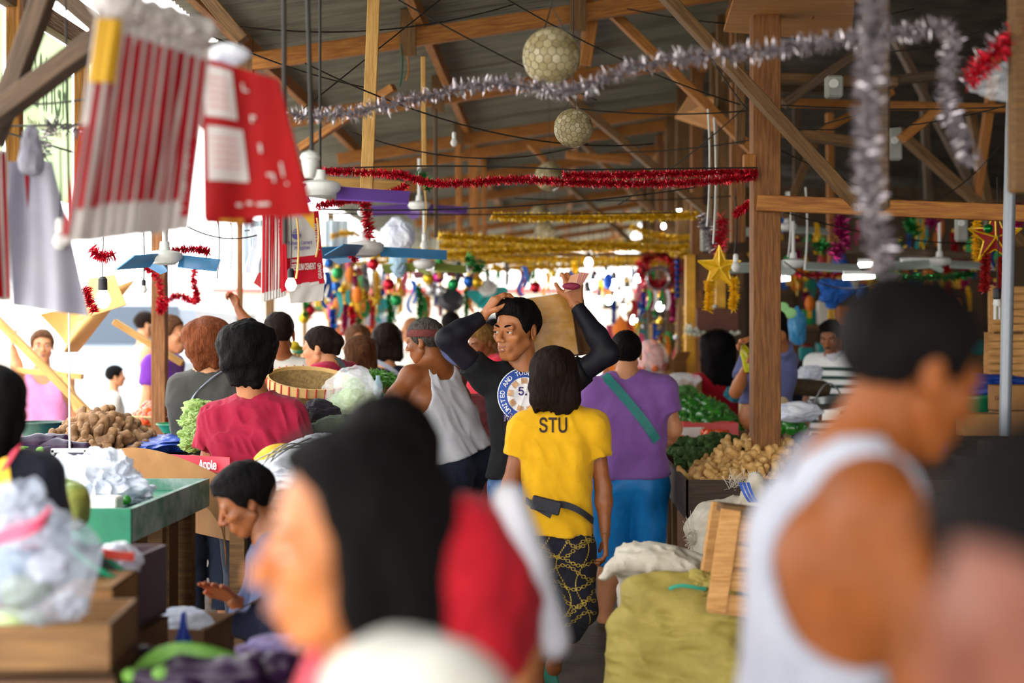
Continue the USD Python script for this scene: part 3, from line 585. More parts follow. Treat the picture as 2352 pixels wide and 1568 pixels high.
for k in range(9):
    a = k / 9 * 2 * np.pi + .2
    for q in range(4):
        c = A([math.cos(a + (q - 1.5) * .11) * 43 * px, 0, math.sin(a + (q - 1.5) * .11) * 43 * px]); e, fc = ring(.001, 1, 10, 1); dr = A([math.cos(a), 0, math.sin(a)]); tn = A([-math.sin(a), 0, math.cos(a)])
        hands_.append((c + e[:, :1] * dr * 10 * px + e[:, 2:] * tn * 2.5 * px, fc))
stamp(cat(hands_), 'clasped_hands', m_tanp, .006, em)
def flat_text(s, h, bold=True):
    m = meshkit.text_mesh(s, h, .001, bold); v, f = np.array(m.vertices), np.array(m.faces); f = f[(v[f][:, :, 2] > .0005).all(1)]
    v, f = trimesh.remesh.subdivide_to_size(v, f, h * .5); return np.stack([v[:, 0], 0 * v[:, 0], v[:, 1]], 1), f
def arc_text(s, R_, h, a0, step):
    out = []
    for k, ch in enumerate(s):
        if ch == ' ': continue
        v, f = flat_text(ch, h); v[:, 0] -= v[:, 0].mean(); a = a0 - k * step; r = A([math.cos(a), 0, math.sin(a)]); tn = A([math.sin(a), 0, -math.cos(a)]); out.append((r * R_ + v[:, 2:] * r + v[:, :1] * tn, f))
    return cat(out)
stamp(arc_text('UNITED AND TOGETHER WE', 61 * px, 13 * px, math.radians(226), math.radians(10.6)), 'ring_lettering', m_white, .0075, em)
v, f = flat_text('5.', 24 * px); stamp((v + A([-22 * px, 0, 0]), f), 'number', m_violet, .0075, em)
v, f = flat_text('MOVE', 22 * px); stamp((v * (1.1, 1, 1.0) + A([-66 * px, 0, -78 * px]), f), 'lettering', m_white, .0075, em)
v, f = flat_text('MOVE', 22 * px, False); stamp((v * (1.1, 1, 1.0) + A([-66 * px, 0, -78 * px]), f), 'lettering', m_violet, .0085, em)

# ---- the woman in yellow
m_yel_sh = cloth('yellow', 'd8a512', 'cc980a'); m_chain_p = cloth('navy_black', '14131c', '1a1826')
st = person('woman in a yellow shirt walking away in black trousers printed with gold chains', 6.4, (1270, 862), 128, yaw=178, hyaw=190, build=.87, skin='brown', hair=('bob', 'dark', .014, .100), top=m_yel_sh, sleeve=.50, hem=(1272, 1226), bottom=m_chain_p, legs='calf', k=.98, seed=2, folds=.012, cell=.0085,
    j=dict(NB=(1276, 940, 0), SL=(1203, 982, 0), SR=(1362, 978, 0), EL=(1172, 1112, -.02), WL=(1140, 1212, -.10), ER=(1386, 1120, 0), WR=(1390, 1228, -.04), CH=(1278, 1030, 0), WA=(1280, 1140, 0), HP=(1277, 1245, 0), HL=(1232, 1262, 0), HR=(1322, 1262, 0), KL=(1238, 1405, -.08), AL=(1232, 1560, -.02), KR=(1334, 1398, -.12), AR=(1272, 1520, .10)), frontal=0)
sj, sJ = st['t'], st['J']
v, f = flat_text('STU', .052); v[:, 0] *= .90; v[:, 2] *= 1.22
sj.part('lettering', press((v + P(1240, 1003, 6.0), f), st['shirt'], (0, 1, 0), lift=.004), M('print_dark', hx('2c1c14'), rough=.8), smooth=False)
# gold chain print on the trousers
links = []; rr = random.Random(3)
for y0 in range(1232, 1455, 27):
    n = 30; ph = rr.random() * 6; sg = rr.choice((10, 16, 22))
    for i in range(n + 1):
        x = 1188 + (1372 - 1188) * i / n; y = y0 + sg * math.sin(i / n * 2 * math.pi * 1.4 + ph)
        if i % 2 == 0: e, fc = ring(3.0 * 6.4 / F, 4.6 * 6.4 / F, 10, 1); e = e * (1.2, 1, .85)
        else: e, fc = ring(.4 * 6.4 / F, 1.8 * 6.4 / F, 8, 1); e = e * (1.9, 1, .7)
        links.append((e + P(x, y, 6.0), fc))
for x0 in (1210, 1258, 1300, 1345):
    ph = rr.random() * 6
    for i in range(42):
        y = 1225 + 232 * i / 41; x = x0 + 17 * math.sin(i / 41 * 9 + ph); e, fc = ring(.4 * 6.4 / F, 1.9 * 6.4 / F, 7, 1); links.append((e * (.8, 1, 1.5) + P(x, y, 6.0), fc))
sj.part('chain_print', press(cat(links), st['pants'], (0, 1, 0), lift=.003), M('print_gold', hx('b89a34'), hx('86702a'), sc=40, rough=.6), smooth=False, kind='stuff')
m_strap = M('black_webbing', hx('16151a'), hx('201f26'), sc=20, rough=.6, bump=.4, bsc=200)
bp = curve([P(1208, 1148, 6.24), P(1240, 1160, 6.23), P(1290, 1158, 6.23), P(1330, 1172, 6.24), P(1362, 1196, 6.30)], 20)
def ribbon(pts, w, wd, th=.004):
    pts = A(pts); wd = unit(wd)
    return sheet(len(pts), 3, lambda uu, vv: tuple((pts[(uu * (len(pts) - 1) + .5).astype(int)][..., q] + (vv - .5) * w * wd[q]) for q in range(3)), th)
bag = T('belt_bag', 'black belt strap and buckle worn over the yellow shirt', 'belt', o=P(1280, 1170, 6.24))
bag.part('strap', ribbon(bp, .030, (0.1, 0, 1), .006), m_strap); bag.part('buckle', placed(bevel((.13, .022, .062), .012), mtx(P(1254, 1160, 6.215), (0, 14, 0))), m_strap, smooth=False)
bag.part('flap', quad([P(1212, 1145, 6.22), P(1272, 1172, 6.21), P(1264, 1190, 6.21), P(1222, 1166, 6.22)], .012), m_strap, smooth=False)
sandal = T('sandal', 'green rubber slipper under the raised heel of the woman in yellow', 'slipper', o=P(1262, 1550, 6.5))
sandal.part('sole', placed(bevel((.085, .025, .22), .012), mtx(P(1262, 1566, 6.49), (-20, -14, 0))), M('green_rubber', hx('1f7d68'), rough=.5), smooth=False)
# ---- the man in purple
m_purp = cloth('purple', '8a5fa8', '7d5299'); m_bsh = cloth('blue_shorts', '1c82cc', '146fb4', rough=.38, bump=.05, sheen=0)
pm = person('man in a purple shirt and shiny blue shorts seen from behind', 8.2, (1438, 812), 100, yaw=180, hyaw=183, skin='light', hair=('short', 'black', .014), top=m_purp, sleeve=.62, hem=(1445, 1092), bottom=m_bsh, legs='knee', k=1.05, build=1.16, seed=3, folds=.010, shoes=M('dark_sandal', hx('2a2022'), rough=.6),
    j=dict(NB=(1440, 862, 0), SL=(1365, 898, 0), SR=(1520, 896, 0), CH=(1442, 960, 0), WA=(1445, 1040, -.02), HP=(1447, 1110, 0), EL=(1345, 990, -.06), WL=(1352, 1080, .1), ER=(1546, 985, -.03), WR=(1512, 1032, .22), HL=(1408, 1130, 0), HR=(1486, 1130, 0), KL=(1405, 1275, 0), KR=(1490, 1275, 0), AL=(1388, 1412, 0), AR=(1490, 1414, 0)), hands=dict(R=dict(d=(-.5, .8, .1), n=(-.5, -.3, -.5), t=(0, 0, 1))))
sp = curve([P(1390, 862, 8.08), P(1440, 918, 8.02), P(1480, 968, 8.02), P(1508, 1012, 8.08)], 22)
sp = press((sp + A([0, -.3, 0]), np.zeros((1, 3), int)), pm['shirt'], (0, 1, 0), lift=.006)[0]
pm['t'].part('sling_strap', ribbon(sp, .052, (.72, 0, .62), .005), M('teal_webbing', hx('0d7a72'), hx('0b6a66'), sc=30, rough=.5), smooth=30, label='teal sling strap across the back')
# ---- the rest of the crowd, near rows first
def ribb(t, nm, pts, w, wd, mat, label=None): t.part(nm, ribbon(curve(pts, 16), w, wd, .005), mat, label=label)
m_navy = cloth('navy', '1a1d2b', '14161f'); m_crim = cloth('crimson', '9c1436', '8a102e'); m_char = cloth('charcoal', '3f3e3a', '363531'); m_offw = cloth('offwhite', 'c6c4ba', 'b6b4aa')
m_tank = cloth('tank_white', 'c4c4ca', 'b6b8c0'); m_pinkm = cloth('magenta', 'b80a40', 'a0083a'); m_redT = cloth('red', 'a80a1e', '960818'); m_denim = cloth('dark_denim', '1c2538', '141b2c'); m_violetT = cloth('violet', '6a2b96', '5c2486')
m_slate = cloth('slate', '5c618c', '50557e'); m_beige = cloth('beige', 'cdb68c', 'bda67c'); m_trous = cloth('khaki', '6e6244', '5e5438')
p = person('man in a plain white tank top turned to the right in the right foreground', 2.05, (2092, 850), 385, yaw=112, hyaw=110, pitch=20, skin='bronze', hair=('short', 'black', .017), top=cloth('tank_pale', 'a6a9b4', '9a9daa'), tank=True, hem=(1850, 1830), bottom=m_denim, seed=4, folds=.006, cell=.010, hcell=.006, k=1.0, build=1.04,
    j=dict(NB=(1985, 1020, .0), SR=(2020, 1180, -.15), SL=(1940, 1120, .16), CH=(1915, 1270, .0), WA=(1885, 1560, .02), HP=(1880, 1850, .03), ER=(2130, 1560, -.20), WR=(2330, 1600, -.20), EL=(2080, 1500, .2), WL=(2250, 1560, .22)))
p = person('person at the bottom right corner with short dark hair, face turned to the left', 1.0, (2460, 1420), 790, yaw=-90, hyaw=-75, pitch=6, skin='deep', hair=('short', 'black', .03), top=m_char, seed=5, cell=.013, hcell=.009, legs='long', bottom=m_denim)
p = person('blurred woman with a black bob in white and red, in profile to the left', 1.75, (800, 1245), 460, yaw=-72, hyaw=-72, pitch=2, skin='fair', hair=('bob', 'black', .030, .11), top=m_offw, sleeve=.7, seed=6, cell=.012, hcell=.0065, face=True, fc=(.13, .095, .125, .105), frontal=.012, bottom=m_denim, build=1.05,
    j=dict(NB=(885, 1500, 0), SL=(1010, 1640, -.16), SR=(860, 1600, .17), CH=(880, 1780, 0), WA=(890, 2100, 0), HP=(900, 2450, 0)))
q = cut(S(lambda x: p['shirt'].f(x) - .004, p['shirt'].lo - .004, p['shirt'].hi + .004), lambda x: (x - P(742, 1500, 1.75)) @ unit(A([1, 0, .25])), .004)
p['t'].part('shirt_front', nets(q, .008), cloth('coral', 'c83a48', 'b82e40'), smooth=True, label='coral red front of the top')
p = person('person in a red shirt with white side stripes, head hidden behind the bobbed woman', 2.6, (895, 1085), 300, yaw=172, skin='tan', hair=('short', 'black', .03), top=m_redT, sleeve=.75, seed=7, cell=.012, bottom=m_denim, build=1.1, folds=.010,
    j=dict(NB=(975, 1190, 0), SL=(850, 1290, 0), SR=(1075, 1245, 0), CH=(985, 1370, 0), WA=(1000, 1600, 0), HP=(1010, 1850, 0), ER=(1175, 1440, .02), WR=(1190, 1640, -.1)))
J = p['J']; st_ = union([cone(J['SR'] + A([.075, -.02, .08]), J['SR'] + A([.11, -.02, -.04]), .03, .034), cone(J['SR'] + A([.11, -.02, -.04]), J['ER'] + A([.075, -.02, -.02]), .034, .036)], .02)
p['t'].part('sleeve_stripe', nets(folded(st_, .004, (10, 10, 4), 3), .008), m_tank, smooth=True, label='white stripe down the sleeve')
p = person('woman at the left edge with long black hair, dark top and a red bag strap', 4.0, (-12, 938), 185, yaw=150, skin='brown', hair=('long', 'black', .022, .20), top=m_navy, sleeve=.6, seed=8, bottom=m_denim, j=dict(NB=(-5, 1050, 0), SL=(-85, 1100, 0), SR=(85, 1095, 0)))
ribb(p['t'], 'bag_strap', [P(38, 1030, 3.86), P(20, 1060, 3.85), P(-20, 1120, 3.87)], .035, (.7, 0, .6), M('red_strap', hx('b8203c'), rough=.6))
p['t'].part('bag_panel', quad([P(-30, 1130, 3.84), P(28, 1125, 3.84), P(18, 1050, 3.86), P(-10, 1060, 3.86)], .008), M('yellow_print', hx('d8b020'), rough=.6), smooth=False)
p = person('seated man in a blue-grey jacket with floppy black hair bending over a carton', 5.2, (562, 1150), 152, yaw=-82, hyaw=-72, pitch=28, skin='brown', hair=('tuft', 'black', .026), top=cloth('jacket', '4c5474', '3e4562'), sleeve=1.72, seed=9, cell=.009, bottom=m_trous, folds=.010,
    j=dict(NB=(622, 1235, .0), SL=(640, 1300, -.15), SR=(612, 1290, .16), EL=(612, 1440, -.22), WL=(508, 1428, -.18), ER=(590, 1420, .2), WR=(535, 1378, .12), CH=(650, 1340, 0), WA=(690, 1450, 0), HP=(715, 1570, 0), HL=(700, 1590, -.09), HR=(700, 1590, .09), KL=(560, 1560, -.14), KR=(565, 1560, .16), AL=(585, 1748, -.14), AR=(588, 1740, .16)))
p = person('person in a crimson T-shirt with thick black hair seen from behind at the left stall', 6.9, (568, 815), 140, yaw=172, hyaw=185, skin='tan', hair=('bob', 'black', .026, .03), top=m_crim, sleeve=.62, hem=(600, 1120), seed=10, cell=.009, bottom=m_denim, folds=.019, shirt_r=.010, foldf=(11, 11, 2.5), build=1.20, k=1.02,
    j=dict(NB=(588, 918, 0), SL=(505, 968, 0), SR=(662, 962, 0), EL=(478, 1075, -.02), WL=(490, 1120, .22), ER=(690, 1060, .0), WR=(690, 1110, .2), CH=(590, 1010, 0), WA=(600, 1095, 0), HP=(602, 1180, 0)))
p = person('person in a charcoal top with short auburn hair and a grey sling strap', 8.0, (476, 790), 112, yaw=188, skin='light', hair=('bob', 'auburn', .018, .02), top=m_char, sleeve=.7, seed=11, bottom=m_denim, build=1.15, folds=.010, j=dict(NB=(478, 852, 0), SL=(420, 890, 0), SR=(528, 882, 0), EL=(412, 950, -.02), ER=(542, 950, 0)))
sq = press((curve([P(508, 842, 7.7), P(470, 870, 7.7), P(432, 905, 7.7), P(418, 935, 7.7)], 16), np.zeros((1, 3), int)), p['shirt'], (0, 1, 0), lift=.007)[0]
p['t'].part('sling_strap', ribbon(sq, .035, (.6, 0, .7)), M('grey_strap', hx('8d94a2'), rough=.6), label='grey sling strap')
p = person('woman in violet with tied-back hair behind the tinsel-wrapped post, looking right', 10.0, (392, 768), 88, yaw=80, skin='light', hair=('bun', 'brown', .012), top=m_violetT, seed=12, bottom=m_denim, face=True, j=dict(NB=(375, 818, 0)))
p = person('man in a white shirt with cropped hair holding one arm up to a pole', 8.8, (640, 768), 104, yaw=192, skin='brown', hair=('short', 'dark', .008), top=m_offw, sleeve=.45, seed=13, bottom=m_denim, j=dict(NB=(650, 822, 0), SL=(606, 850, 0), SR=(700, 850, 0), EL=(580, 760, .10), WL=(546, 708, .12)), hands=dict(L=dict(d=(-.4, .1, .9), n=(-.5, -.6, 0), t=(.6, -.6, 0), curl=(60, 70, 40))))
p = person('woman in a magenta top with hair in a bun and a black bag strap', 8.2, (735, 800), 96, yaw=-115, hyaw=-105, pitch=8, skin='light', hair=('bun', 'dark', .014), top=m_pinkm, seed=14, bottom=m_denim, build=1.1, j=dict(NB=(765, 838, 0), SL=(735, 868, -.12), SR=(798, 862, .14)))
ribb(p['t'], 'bag_strap', [P(775, 822, 8.03), P(792, 850, 8.0), P(800, 900, 8.0)], .035, (1, 0, .1), m_strap)
p = person('woman with long straight brown hair beside the green beans, seen from behind', 9.5, (826, 815), 82, yaw=205, skin='light', hair=('long', 'brown', .018, .20), top=cloth('rust', '8a4a2c'), seed=15, bottom=m_denim)
p = person('small smiling woman with long brown hair facing the camera far behind the stall', 11.6, (822, 780), 64, yaw=8, skin='light', hair=('long', 'brown', .020, .16), top=m_offw, seed=16, bottom=m_denim, face=True)
p = person('woman with a dark bob in a navy top with a grey strap, seen from behind', 10.2, (888, 785), 82, yaw=188, skin='light', hair=('bob', 'dark', .018, .075), top=m_navy, seed=17, bottom=m_denim)
ribb(p['t'], 'strap', [P(865, 830, 10.06), P(890, 842, 10.04), P(915, 860, 10.05)], .03, (.4, 0, .9), looks['grey_strap'])
p = person('bald man in pale clothes far down the hall', 13.6, (946, 757), 62, yaw=-60, skin='light', hair=None, top=m_offw, seed=18, bottom=m_denim)
p = person('dark-haired person far down the hall left of the box carrier', 12.6, (1036, 748), 62, yaw=180, skin='tan', hair=('short', 'black', .016), top=m_slate, seed=19, bottom=m_denim)
p = person('man in a white tank top with a dark red headband leaning over the vegetables', 7.6, (974, 783), 100, yaw=-128, hyaw=-112, pitch=8, roll=-6, skin='brown', hair=('short', 'grey', .012), top=m_tank, tank=True, hem=(1062, 1046), bottom=m_denim, seed=20, cell=.009, folds=.012, build=1.12,
    j=dict(NB=(1000, 838, 0), SL=(944, 866, -.10), SR=(1046, 868, .12), EL=(912, 905, -.16), WL=(878, 960, -.12), ER=(1030, 930, .2), WR=(980, 985, .25), CH=(1006, 920, 0), WA=(1030, 985, 0), HP=(1054, 1056, 0), HL=(1040, 1085, -.1), HR=(1070, 1085, .1), KL=(1022, 1215, -.1), KR=(1035, 1215, .12), AL=(1075, 1400, -.1), AR=(1080, 1400, .12)))
hb = nets(cut(cut(moved(ell((0, -.014, .036), (.088, .106, .092)), p['Q'], p['hc'], p['hk']), lambda x: ((x - p['hc']) @ p['u'] - .062), .002), lambda x: (.022 - (x - p['hc']) @ p['u']), .002), .006)
p['t'].part('headband', hb, M('maroon_knit', hx('5a2420'), hx('6e302a'), sc=60, rough=.8, bump=.4, bsc=200), smooth=True)
p = person('smiling man in a bright red shirt with blond-dyed hair, looking down', 9.2, (1106, 787), 82, yaw=-55, pitch=18, skin='brown', hair=('short', 'blond', .010), top=cloth('bright_red', 'cf1f36', 'c01a30'), seed=21, bottom=m_denim, face=True, mouth=.004, build=1.15, j=dict(NB=(1132, 825, .02), SL=(1150, 850, -.18), SR=(1098, 850, .15)))
p = person('man half hidden behind the red-shirted man, left of the box carrier', 10.3, (1133, 770), 74, yaw=-25, skin='brown', hair=('short', 'black', .014), top=m_slate, seed=22, bottom=m_denim, face=True)
p = person('distant person in an orange head cover behind the carton', 15.0, (1432, 760), 52, yaw=190, skin='tan', hair=('long', 'auburn', .03, .12), top=cloth('orange', 'd8742a'), seed=23, bottom=m_denim)
p['t'].part('head_cover', blob(P(1434, 757, 14.96), .125, (1, .9, 1.25), .12, 2, 3, 2), cloth('orange', 'd8742a'), smooth=True)
p = person('woman in red with very long black hair and a teal hair tie', 11.0, (1646, 805), 88, yaw=192, skin='light', hair=('long', 'black', .020, .36), top=m_redT, seed=24, bottom=m_denim, build=1.12)
p['t'].part('hair_tie', blob(P(1690, 905, 10.74), .07, (1.3, .7, .8), .5, 3, 5), M('teal_net', hx('127a8a'), hx('0a5668'), sc=30, rough=.6), smooth=30, label='teal hair tie')
p = person('girl in a slate-blue shirt and beige skirt behind the tall post, holding a bottle', 9.8, (1768, 752), 80, yaw=-40, hyaw=-30, pitch=14, skin='tan', hair=('long', 'black', .022, .26), top=m_slate, sleeve=.55, seed=25, hem=(1757, 928), frontal=-.05, folds=.010, bottom=None,
    j=dict(NB=(1768, 808, 0), SR=(1722, 828, .05), SL=(1806, 828, .02), ER=(1690, 900, -.1), WR=(1712, 846, -.26), EL=(1790, 772, -.22), WL=(1728, 776, -.30), CH=(1764, 860, 0), WA=(1760, 915, 0), HP=(1757, 960, 0)), hands=dict(R=dict(d=(-.2, -.3, .9), n=(1, -.1, 0), t=(0, -1, 0), curl=(50, 60, 30)), L=dict(d=(-.9, -.2, -.2), n=(0, 0, -1), t=(0, -1, 0), curl=(50, 60, 30))))
J = p['J']; sk = folded(slab([(J['HP'] + A([0, 0, .08]), .085, .10), (J['HP'] + A([0, 0, -.2]), .085, .10), (J['HP'] * (1, 1, 0) + A([0, 0, .2]), .10, .11)], p['s']), .016, (16, 16, 1.5), 8)
p['t'].part('skirt', nets(sk, .011), m_beige, smooth=True)
# striped polo: white with dark green bands
usd_n = {"co": ("texture_coordinate", {}), "sp": ("separate_xyz", {}), "m": ("math", {"math_type": "multiply", "value2": 15.0}), "fr": ("math", {"math_type": "fraction"}), "gt": ("math", {"math_type": "less_than", "value2": .42}), "zl": ("math", {"math_type": "less_than", "value2": 1.43}), "an": ("math", {"math_type": "multiply"}), "mx": ("mix", {"color1": hx('dfe2e0'), "color2": hx('143a34')}), "p": ("principled_bsdf", {"roughness": .85})}
looks['polo'] = usdkit.material(stage, W + '/Looks/striped_polo', usd_n, [("co.object", "sp.vector"), ("sp.z", "m.value1"), ("m.value", "fr.value1"), ("fr.value", "gt.value1"), ("sp.z", "zl.value1"), ("gt.value", "an.value1"), ("zl.value", "an.value2"), ("an.value", "mx.fac"), ("mx.color", "p.base_color")], surface="p.BSDF")
p = person('man with a moustache in a white polo with dark green stripes, looking down', 10.8, (1908, 773), 72, yaw=-30, pitch=22, skin='brown', hair=('tuft', 'black', .012), top=looks['polo'], sleeve=.6, seed=26, bottom=m_denim, face=True, build=1.1, j=dict(NB=(1922, 818, .03)))
p['t'].part('moustache', placed(tube(curve([(-.022, .086, -.058), (0, .099, -.052), (.022, .086, -.058)], 9), [.002, .005, .006, .006, .005, .006, .006, .005, .002], 6), mtxQ(p['Q'], p['hc'], p['hk'])), HM['black'])
p['t'].part('collar', nets(cut(cone(p['J']['NB'] + A([0, 0, -.03]), p['J']['NB'] + A([0, 0, .045]), .098, .078, True), lambda x: -cone(p['J']['NB'], p['hc'], .066, .066).f(x)), .009), m_tank, smooth=True)
p = person('dark-haired person crouching behind the girl with the bottle', 11.6, (1818, 782), 64, yaw=-20, skin='brown', hair=('tuft', 'black', .018), top=m_navy, seed=27, bottom=m_denim, face=True)
p = person('woman in a pink sleeveless top out in the bright yard', 10.6, (97, 795), 74, yaw=20, skin='light', hair=('bun', 'brown', .014), top=cloth('pink', 'd88ab4', 'c878a4'), tank=True, seed=28, bottom=m_beige, face=True, j=dict(ER=(40, 850, -.1), WR=(30, 800, -.15)))
p = person('man in a white tank top out in the bright yard beside the post', 13.0, (336, 745), 58, yaw=120, skin='light', hair=('short', 'dark', .014), top=m_tank, tank=True, seed=29, bottom=m_beige)
p = person('small dark-haired child in white out in the bright yard', 11.8, (266, 864), 48, yaw=110, skin='light', hair=('short', 'black', .016), top=m_offw, seed=30, bottom=m_beige, k=.72)
# ================================================================ stalls and produce
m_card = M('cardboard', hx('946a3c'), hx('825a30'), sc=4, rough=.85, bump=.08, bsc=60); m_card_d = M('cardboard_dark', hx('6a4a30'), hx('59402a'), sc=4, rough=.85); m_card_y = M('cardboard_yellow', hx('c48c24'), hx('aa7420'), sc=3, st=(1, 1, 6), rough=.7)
m_plast = M('white_plastic', hx('f2f4f8'), hx('d4dcec'), sc=8, rough=.4, thru=.2, spec=.5, bump=.5, bsc=25); m_clear = M('clear_plastic', hx('e8ecf0'), rough=.18, clear=.80, spec=.7, bump=.6, bsc=30)
m_sackw = M('white_sack', hx('d6cfc0'), hx('bcb29e'), sc=6, rough=.8, bump=.4, bsc=160, thru=.15)
m_tarpb = M('blue_tarp', hx('123c92'), hx('0e3078'), sc=3, rough=.45, bump=.4, bsc=20); m_maroon = M('maroon_tarp', hx('6e2a2c'), hx('582022'), sc=4, st=(1, 1, 5), rough=.6, bump=.6, bsc=30)
w_table = wood('table_brown', '3e2d22', '5a4232'); w_crate = wood('crate_wood', 'a8763e', 'c8965a')
def crumple(c, r, seed=0, amp=.35, sub=4, fr=1.5, flat=None, rot=(0, 0, 0)):
    """a crumpled bag or cloth: broad lobes, then creased facets"""
    m = trimesh.creation.icosphere(subdivisions=sub, radius=1.0); v = np.array(m.vertices); w = v + .5 * np.stack([meshkit.noise(v * 1.7 + seed * 3.1 + k * 9, seed + k) - .5 for k in range(3)], 1)
    n1 = meshkit.noise(w * fr + seed * 5.1, seed); n2 = 1 - np.abs(2 * meshkit.noise(w * fr * 1.9 + seed * 3.7, seed + 1) - 1); n3 = 1 - np.abs(2 * meshkit.noise(w * fr * 4.3 + seed, seed + 2) - 1)
    v = v * (1 + amp * ((n1 - .5) * 1.1 + (n2 - .6) * .45 + (n3 - .6) * .16))[:, None]
    if flat is not None: v[:, 2] = np.maximum(v[:, 2], flat)
    v = (v * A(r)) @ Rot.from_euler('xyz', rot, degrees=True).as_matrix().T; return (v + A(c), m.faces)
def carton(name, c, s, rz=0, label=None, mat=None, cat_='carton', flaps=(), tilt=(0, 0), group=None, wall=.006, open_=True):
    """open-topped box standing at c (bottom centre)"""
    mat = mat or m_card; t = T(name, label, cat_, o=c, rot=(tilt[0], tilt[1], rz), group=group); x, y, z = s
    for n_, cc, ss in (('side_panel', (0, -y / 2 + wall / 2, z / 2), (x, wall, z)), ('side_panel', (0, y / 2 - wall / 2, z / 2), (x, wall, z)), ('side_panel', (-x / 2 + wall / 2, 0, z / 2), (wall, y - 2 * wall, z)), ('side_panel', (x / 2 - wall / 2, 0, z / 2), (wall, y - 2 * wall, z)), ('bottom', (0, 0, wall / 2), (x, y, wall))) + (() if open_ else (('lid', (0, 0, z - wall / 2), (x, y, wall)),)):
        t.part(n_, box(cc, ss), mat, smooth=False, local=True)
    for q in flaps:
        d_, a, L = q; dx, dy = {'f': (0, -1), 'b': (0, 1), 'l': (-1, 0), 'r': (1, 0)}[d_]; w = x if dx == 0 else y; a = math.radians(a); ax = A([dx, dy, 0]); sd = A([-dy, dx, 0.]); b = A([dx * x / 2, dy * y / 2, z]); e = (ax * math.cos(a) + A([0, 0, math.sin(a)])) * L
        t.part('flap', quad([b - sd * w * .49, b + sd * w * .49, b + sd * w * .47 + e, b - sd * w * .47 + e], wall), mat, smooth=False, local=True)
    return t
def table(name, u0, u1, v0, v1, z, label, top, leg, rim=None, rimh=.1, legs=None, skirt=None):
    t = T(name, label, 'table', o=R((u0 + u1) / 2, (v0 + v1) / 2, 0))
    c = lambda u, v, z_: R(u, v, z_)
    def slabx(a, b, za, zb): return hexa([c(a[0], a[1], za), c(b[0], a[1], za), c(b[0], b[1], za), c(a[0], b[1], za), c(a[0], a[1], zb), c(b[0], a[1], zb), c(b[0], b[1], zb), c(a[0], b[1], zb)])
    n = max(2, int((u1 - u0) / .22)); w = (u1 - u0) / n
    for k in range(n): t.part('board', slabx((u0 + k * w + .003, v0), (u0 + (k + 1) * w - .003, v1), z - .03, z), top, smooth=False)
    if rim:
        for n_, a, b in (('front_board', (u0 - .012, v0 - .024), (u1 + .012, v0)), ('rear_board', (u0 - .012, v1), (u1 + .012, v1 + .024)), ('side_board', (u0 - .024, v0 - .024), (u0, v1 + .024)), ('side_board', (u1, v0 - .024), (u1 + .024, v1 + .024))):
            t.part(n_, slabx(a, b, z - rimh * .6, z + rimh * .4), rim, smooth=False)
    for u, v in legs or ((u0 + .05, v0 + .05), (u1 - .05, v0 + .05), (u0 + .05, v1 - .05), (u1 - .05, v1 - .05)):
        t.part('leg', slabx((u - .03, v - .03), (u + .03, v + .03), 0, z - .03), leg, smooth=False)
    t.part('stretcher', slabx((u0 + .02, v0 + .03), (u1 - .02, v0 + .05), .28, .34), leg, smooth=False)
    if skirt: t.part('cloth', slabx((u0 - .02, v0 - .04), (u1 + .02, v1 + .02), z - .5, z + .006), skirt, smooth=False)
    return t
# ---- produce prototypes: every piece is a thing; copies reference the first
class Kind:
    def __init__(s, name, cat_, parts): s.name, s.cat, s.parts, s.first = name, cat_, parts, None
    def put(s, m, label, group):
        if s.first is None:
            t = T(s.name, label, s.cat, group=group); setx(t.prim, m); t.inv = np.eye(4)
            for n_, me, ma in s.parts: t.part(n_, me, ma, smooth=True, local=True)
            s.first = t; return t.prim
        return copy(s.first, m, label, s.cat, group)
rp = random.Random(11)
def pile(kinds, n, c, rx, ry, h, label, group, sc=(.85, 1.15), pw=1.3, upright=False, base=True, seed=1):
    """n pieces lying on a heap, laid out evenly (sunflower order)"""
    r_ = random.Random(seed); th = math.pi * (3 - math.sqrt(5))
    for k in range(n):
        r = math.sqrt((k + .5) / n); a = k * th; x, y = rx * r * math.cos(a), ry * r * math.sin(a); z = h * max(0, 1 - r ** pw) + r_.uniform(-.006, .008)
        rot = (r_.uniform(-25, 25), r_.uniform(-25, 25), r_.uniform(0, 360)) if upright else (r_.uniform(0, 360), r_.uniform(0, 360), r_.uniform(0, 360))
        kinds[r_.randrange(len(kinds))].put(mtx(A(c) + (x + r_.uniform(-.01, .01), y + r_.uniform(-.01, .01), z), rot, r_.uniform(*sc)), label, group)
def heap(c, rx, ry, h, mat, label, name, pw=1.3, cat_='heap'):
    v = []; f = []; n = 24
    for i in range(7):
        r = i / 6
        for q in range(n): a = q / n * 2 * np.pi; v.append((c[0] + rx * r * math.cos(a), c[1] + ry * r * math.sin(a), c[2] + h * (1 - r ** pw) - .02))
    for i in range(6):
        for q in range(n): a, b = i * n + q, i * n + (q + 1) % n; f += [(a, a + n, b + n), (a, b + n, b)]
    return (A(v), A(f))
def ginger(seed, mat):
    r_ = random.Random(seed); pr = [cone((-.035, 0, 0), (.035, 0, 0), .017, .015)]
    for k in range(r_.randint(4, 6)):
        b = A([r_.uniform(-.04, .04), 0, 0]); a = r_.uniform(0, 6.28); L = r_.uniform(.018, .036); e = b + A([r_.uniform(-.6, .6), math.cos(a), .6 * math.sin(a)]) * L; pr.append(cone(b, e, .013, .012)); 
        if r_.random() < .5: pr.append(ell(e + A([r_.uniform(-.012, .012), 0, .005]), (.014, .012, .012)))
    return Kind('ginger_root', 'ginger', [('rhizome', nets(wrinkle(union(pr, .008), .0015, (90, 90, 90), seed), .0052), mat)])
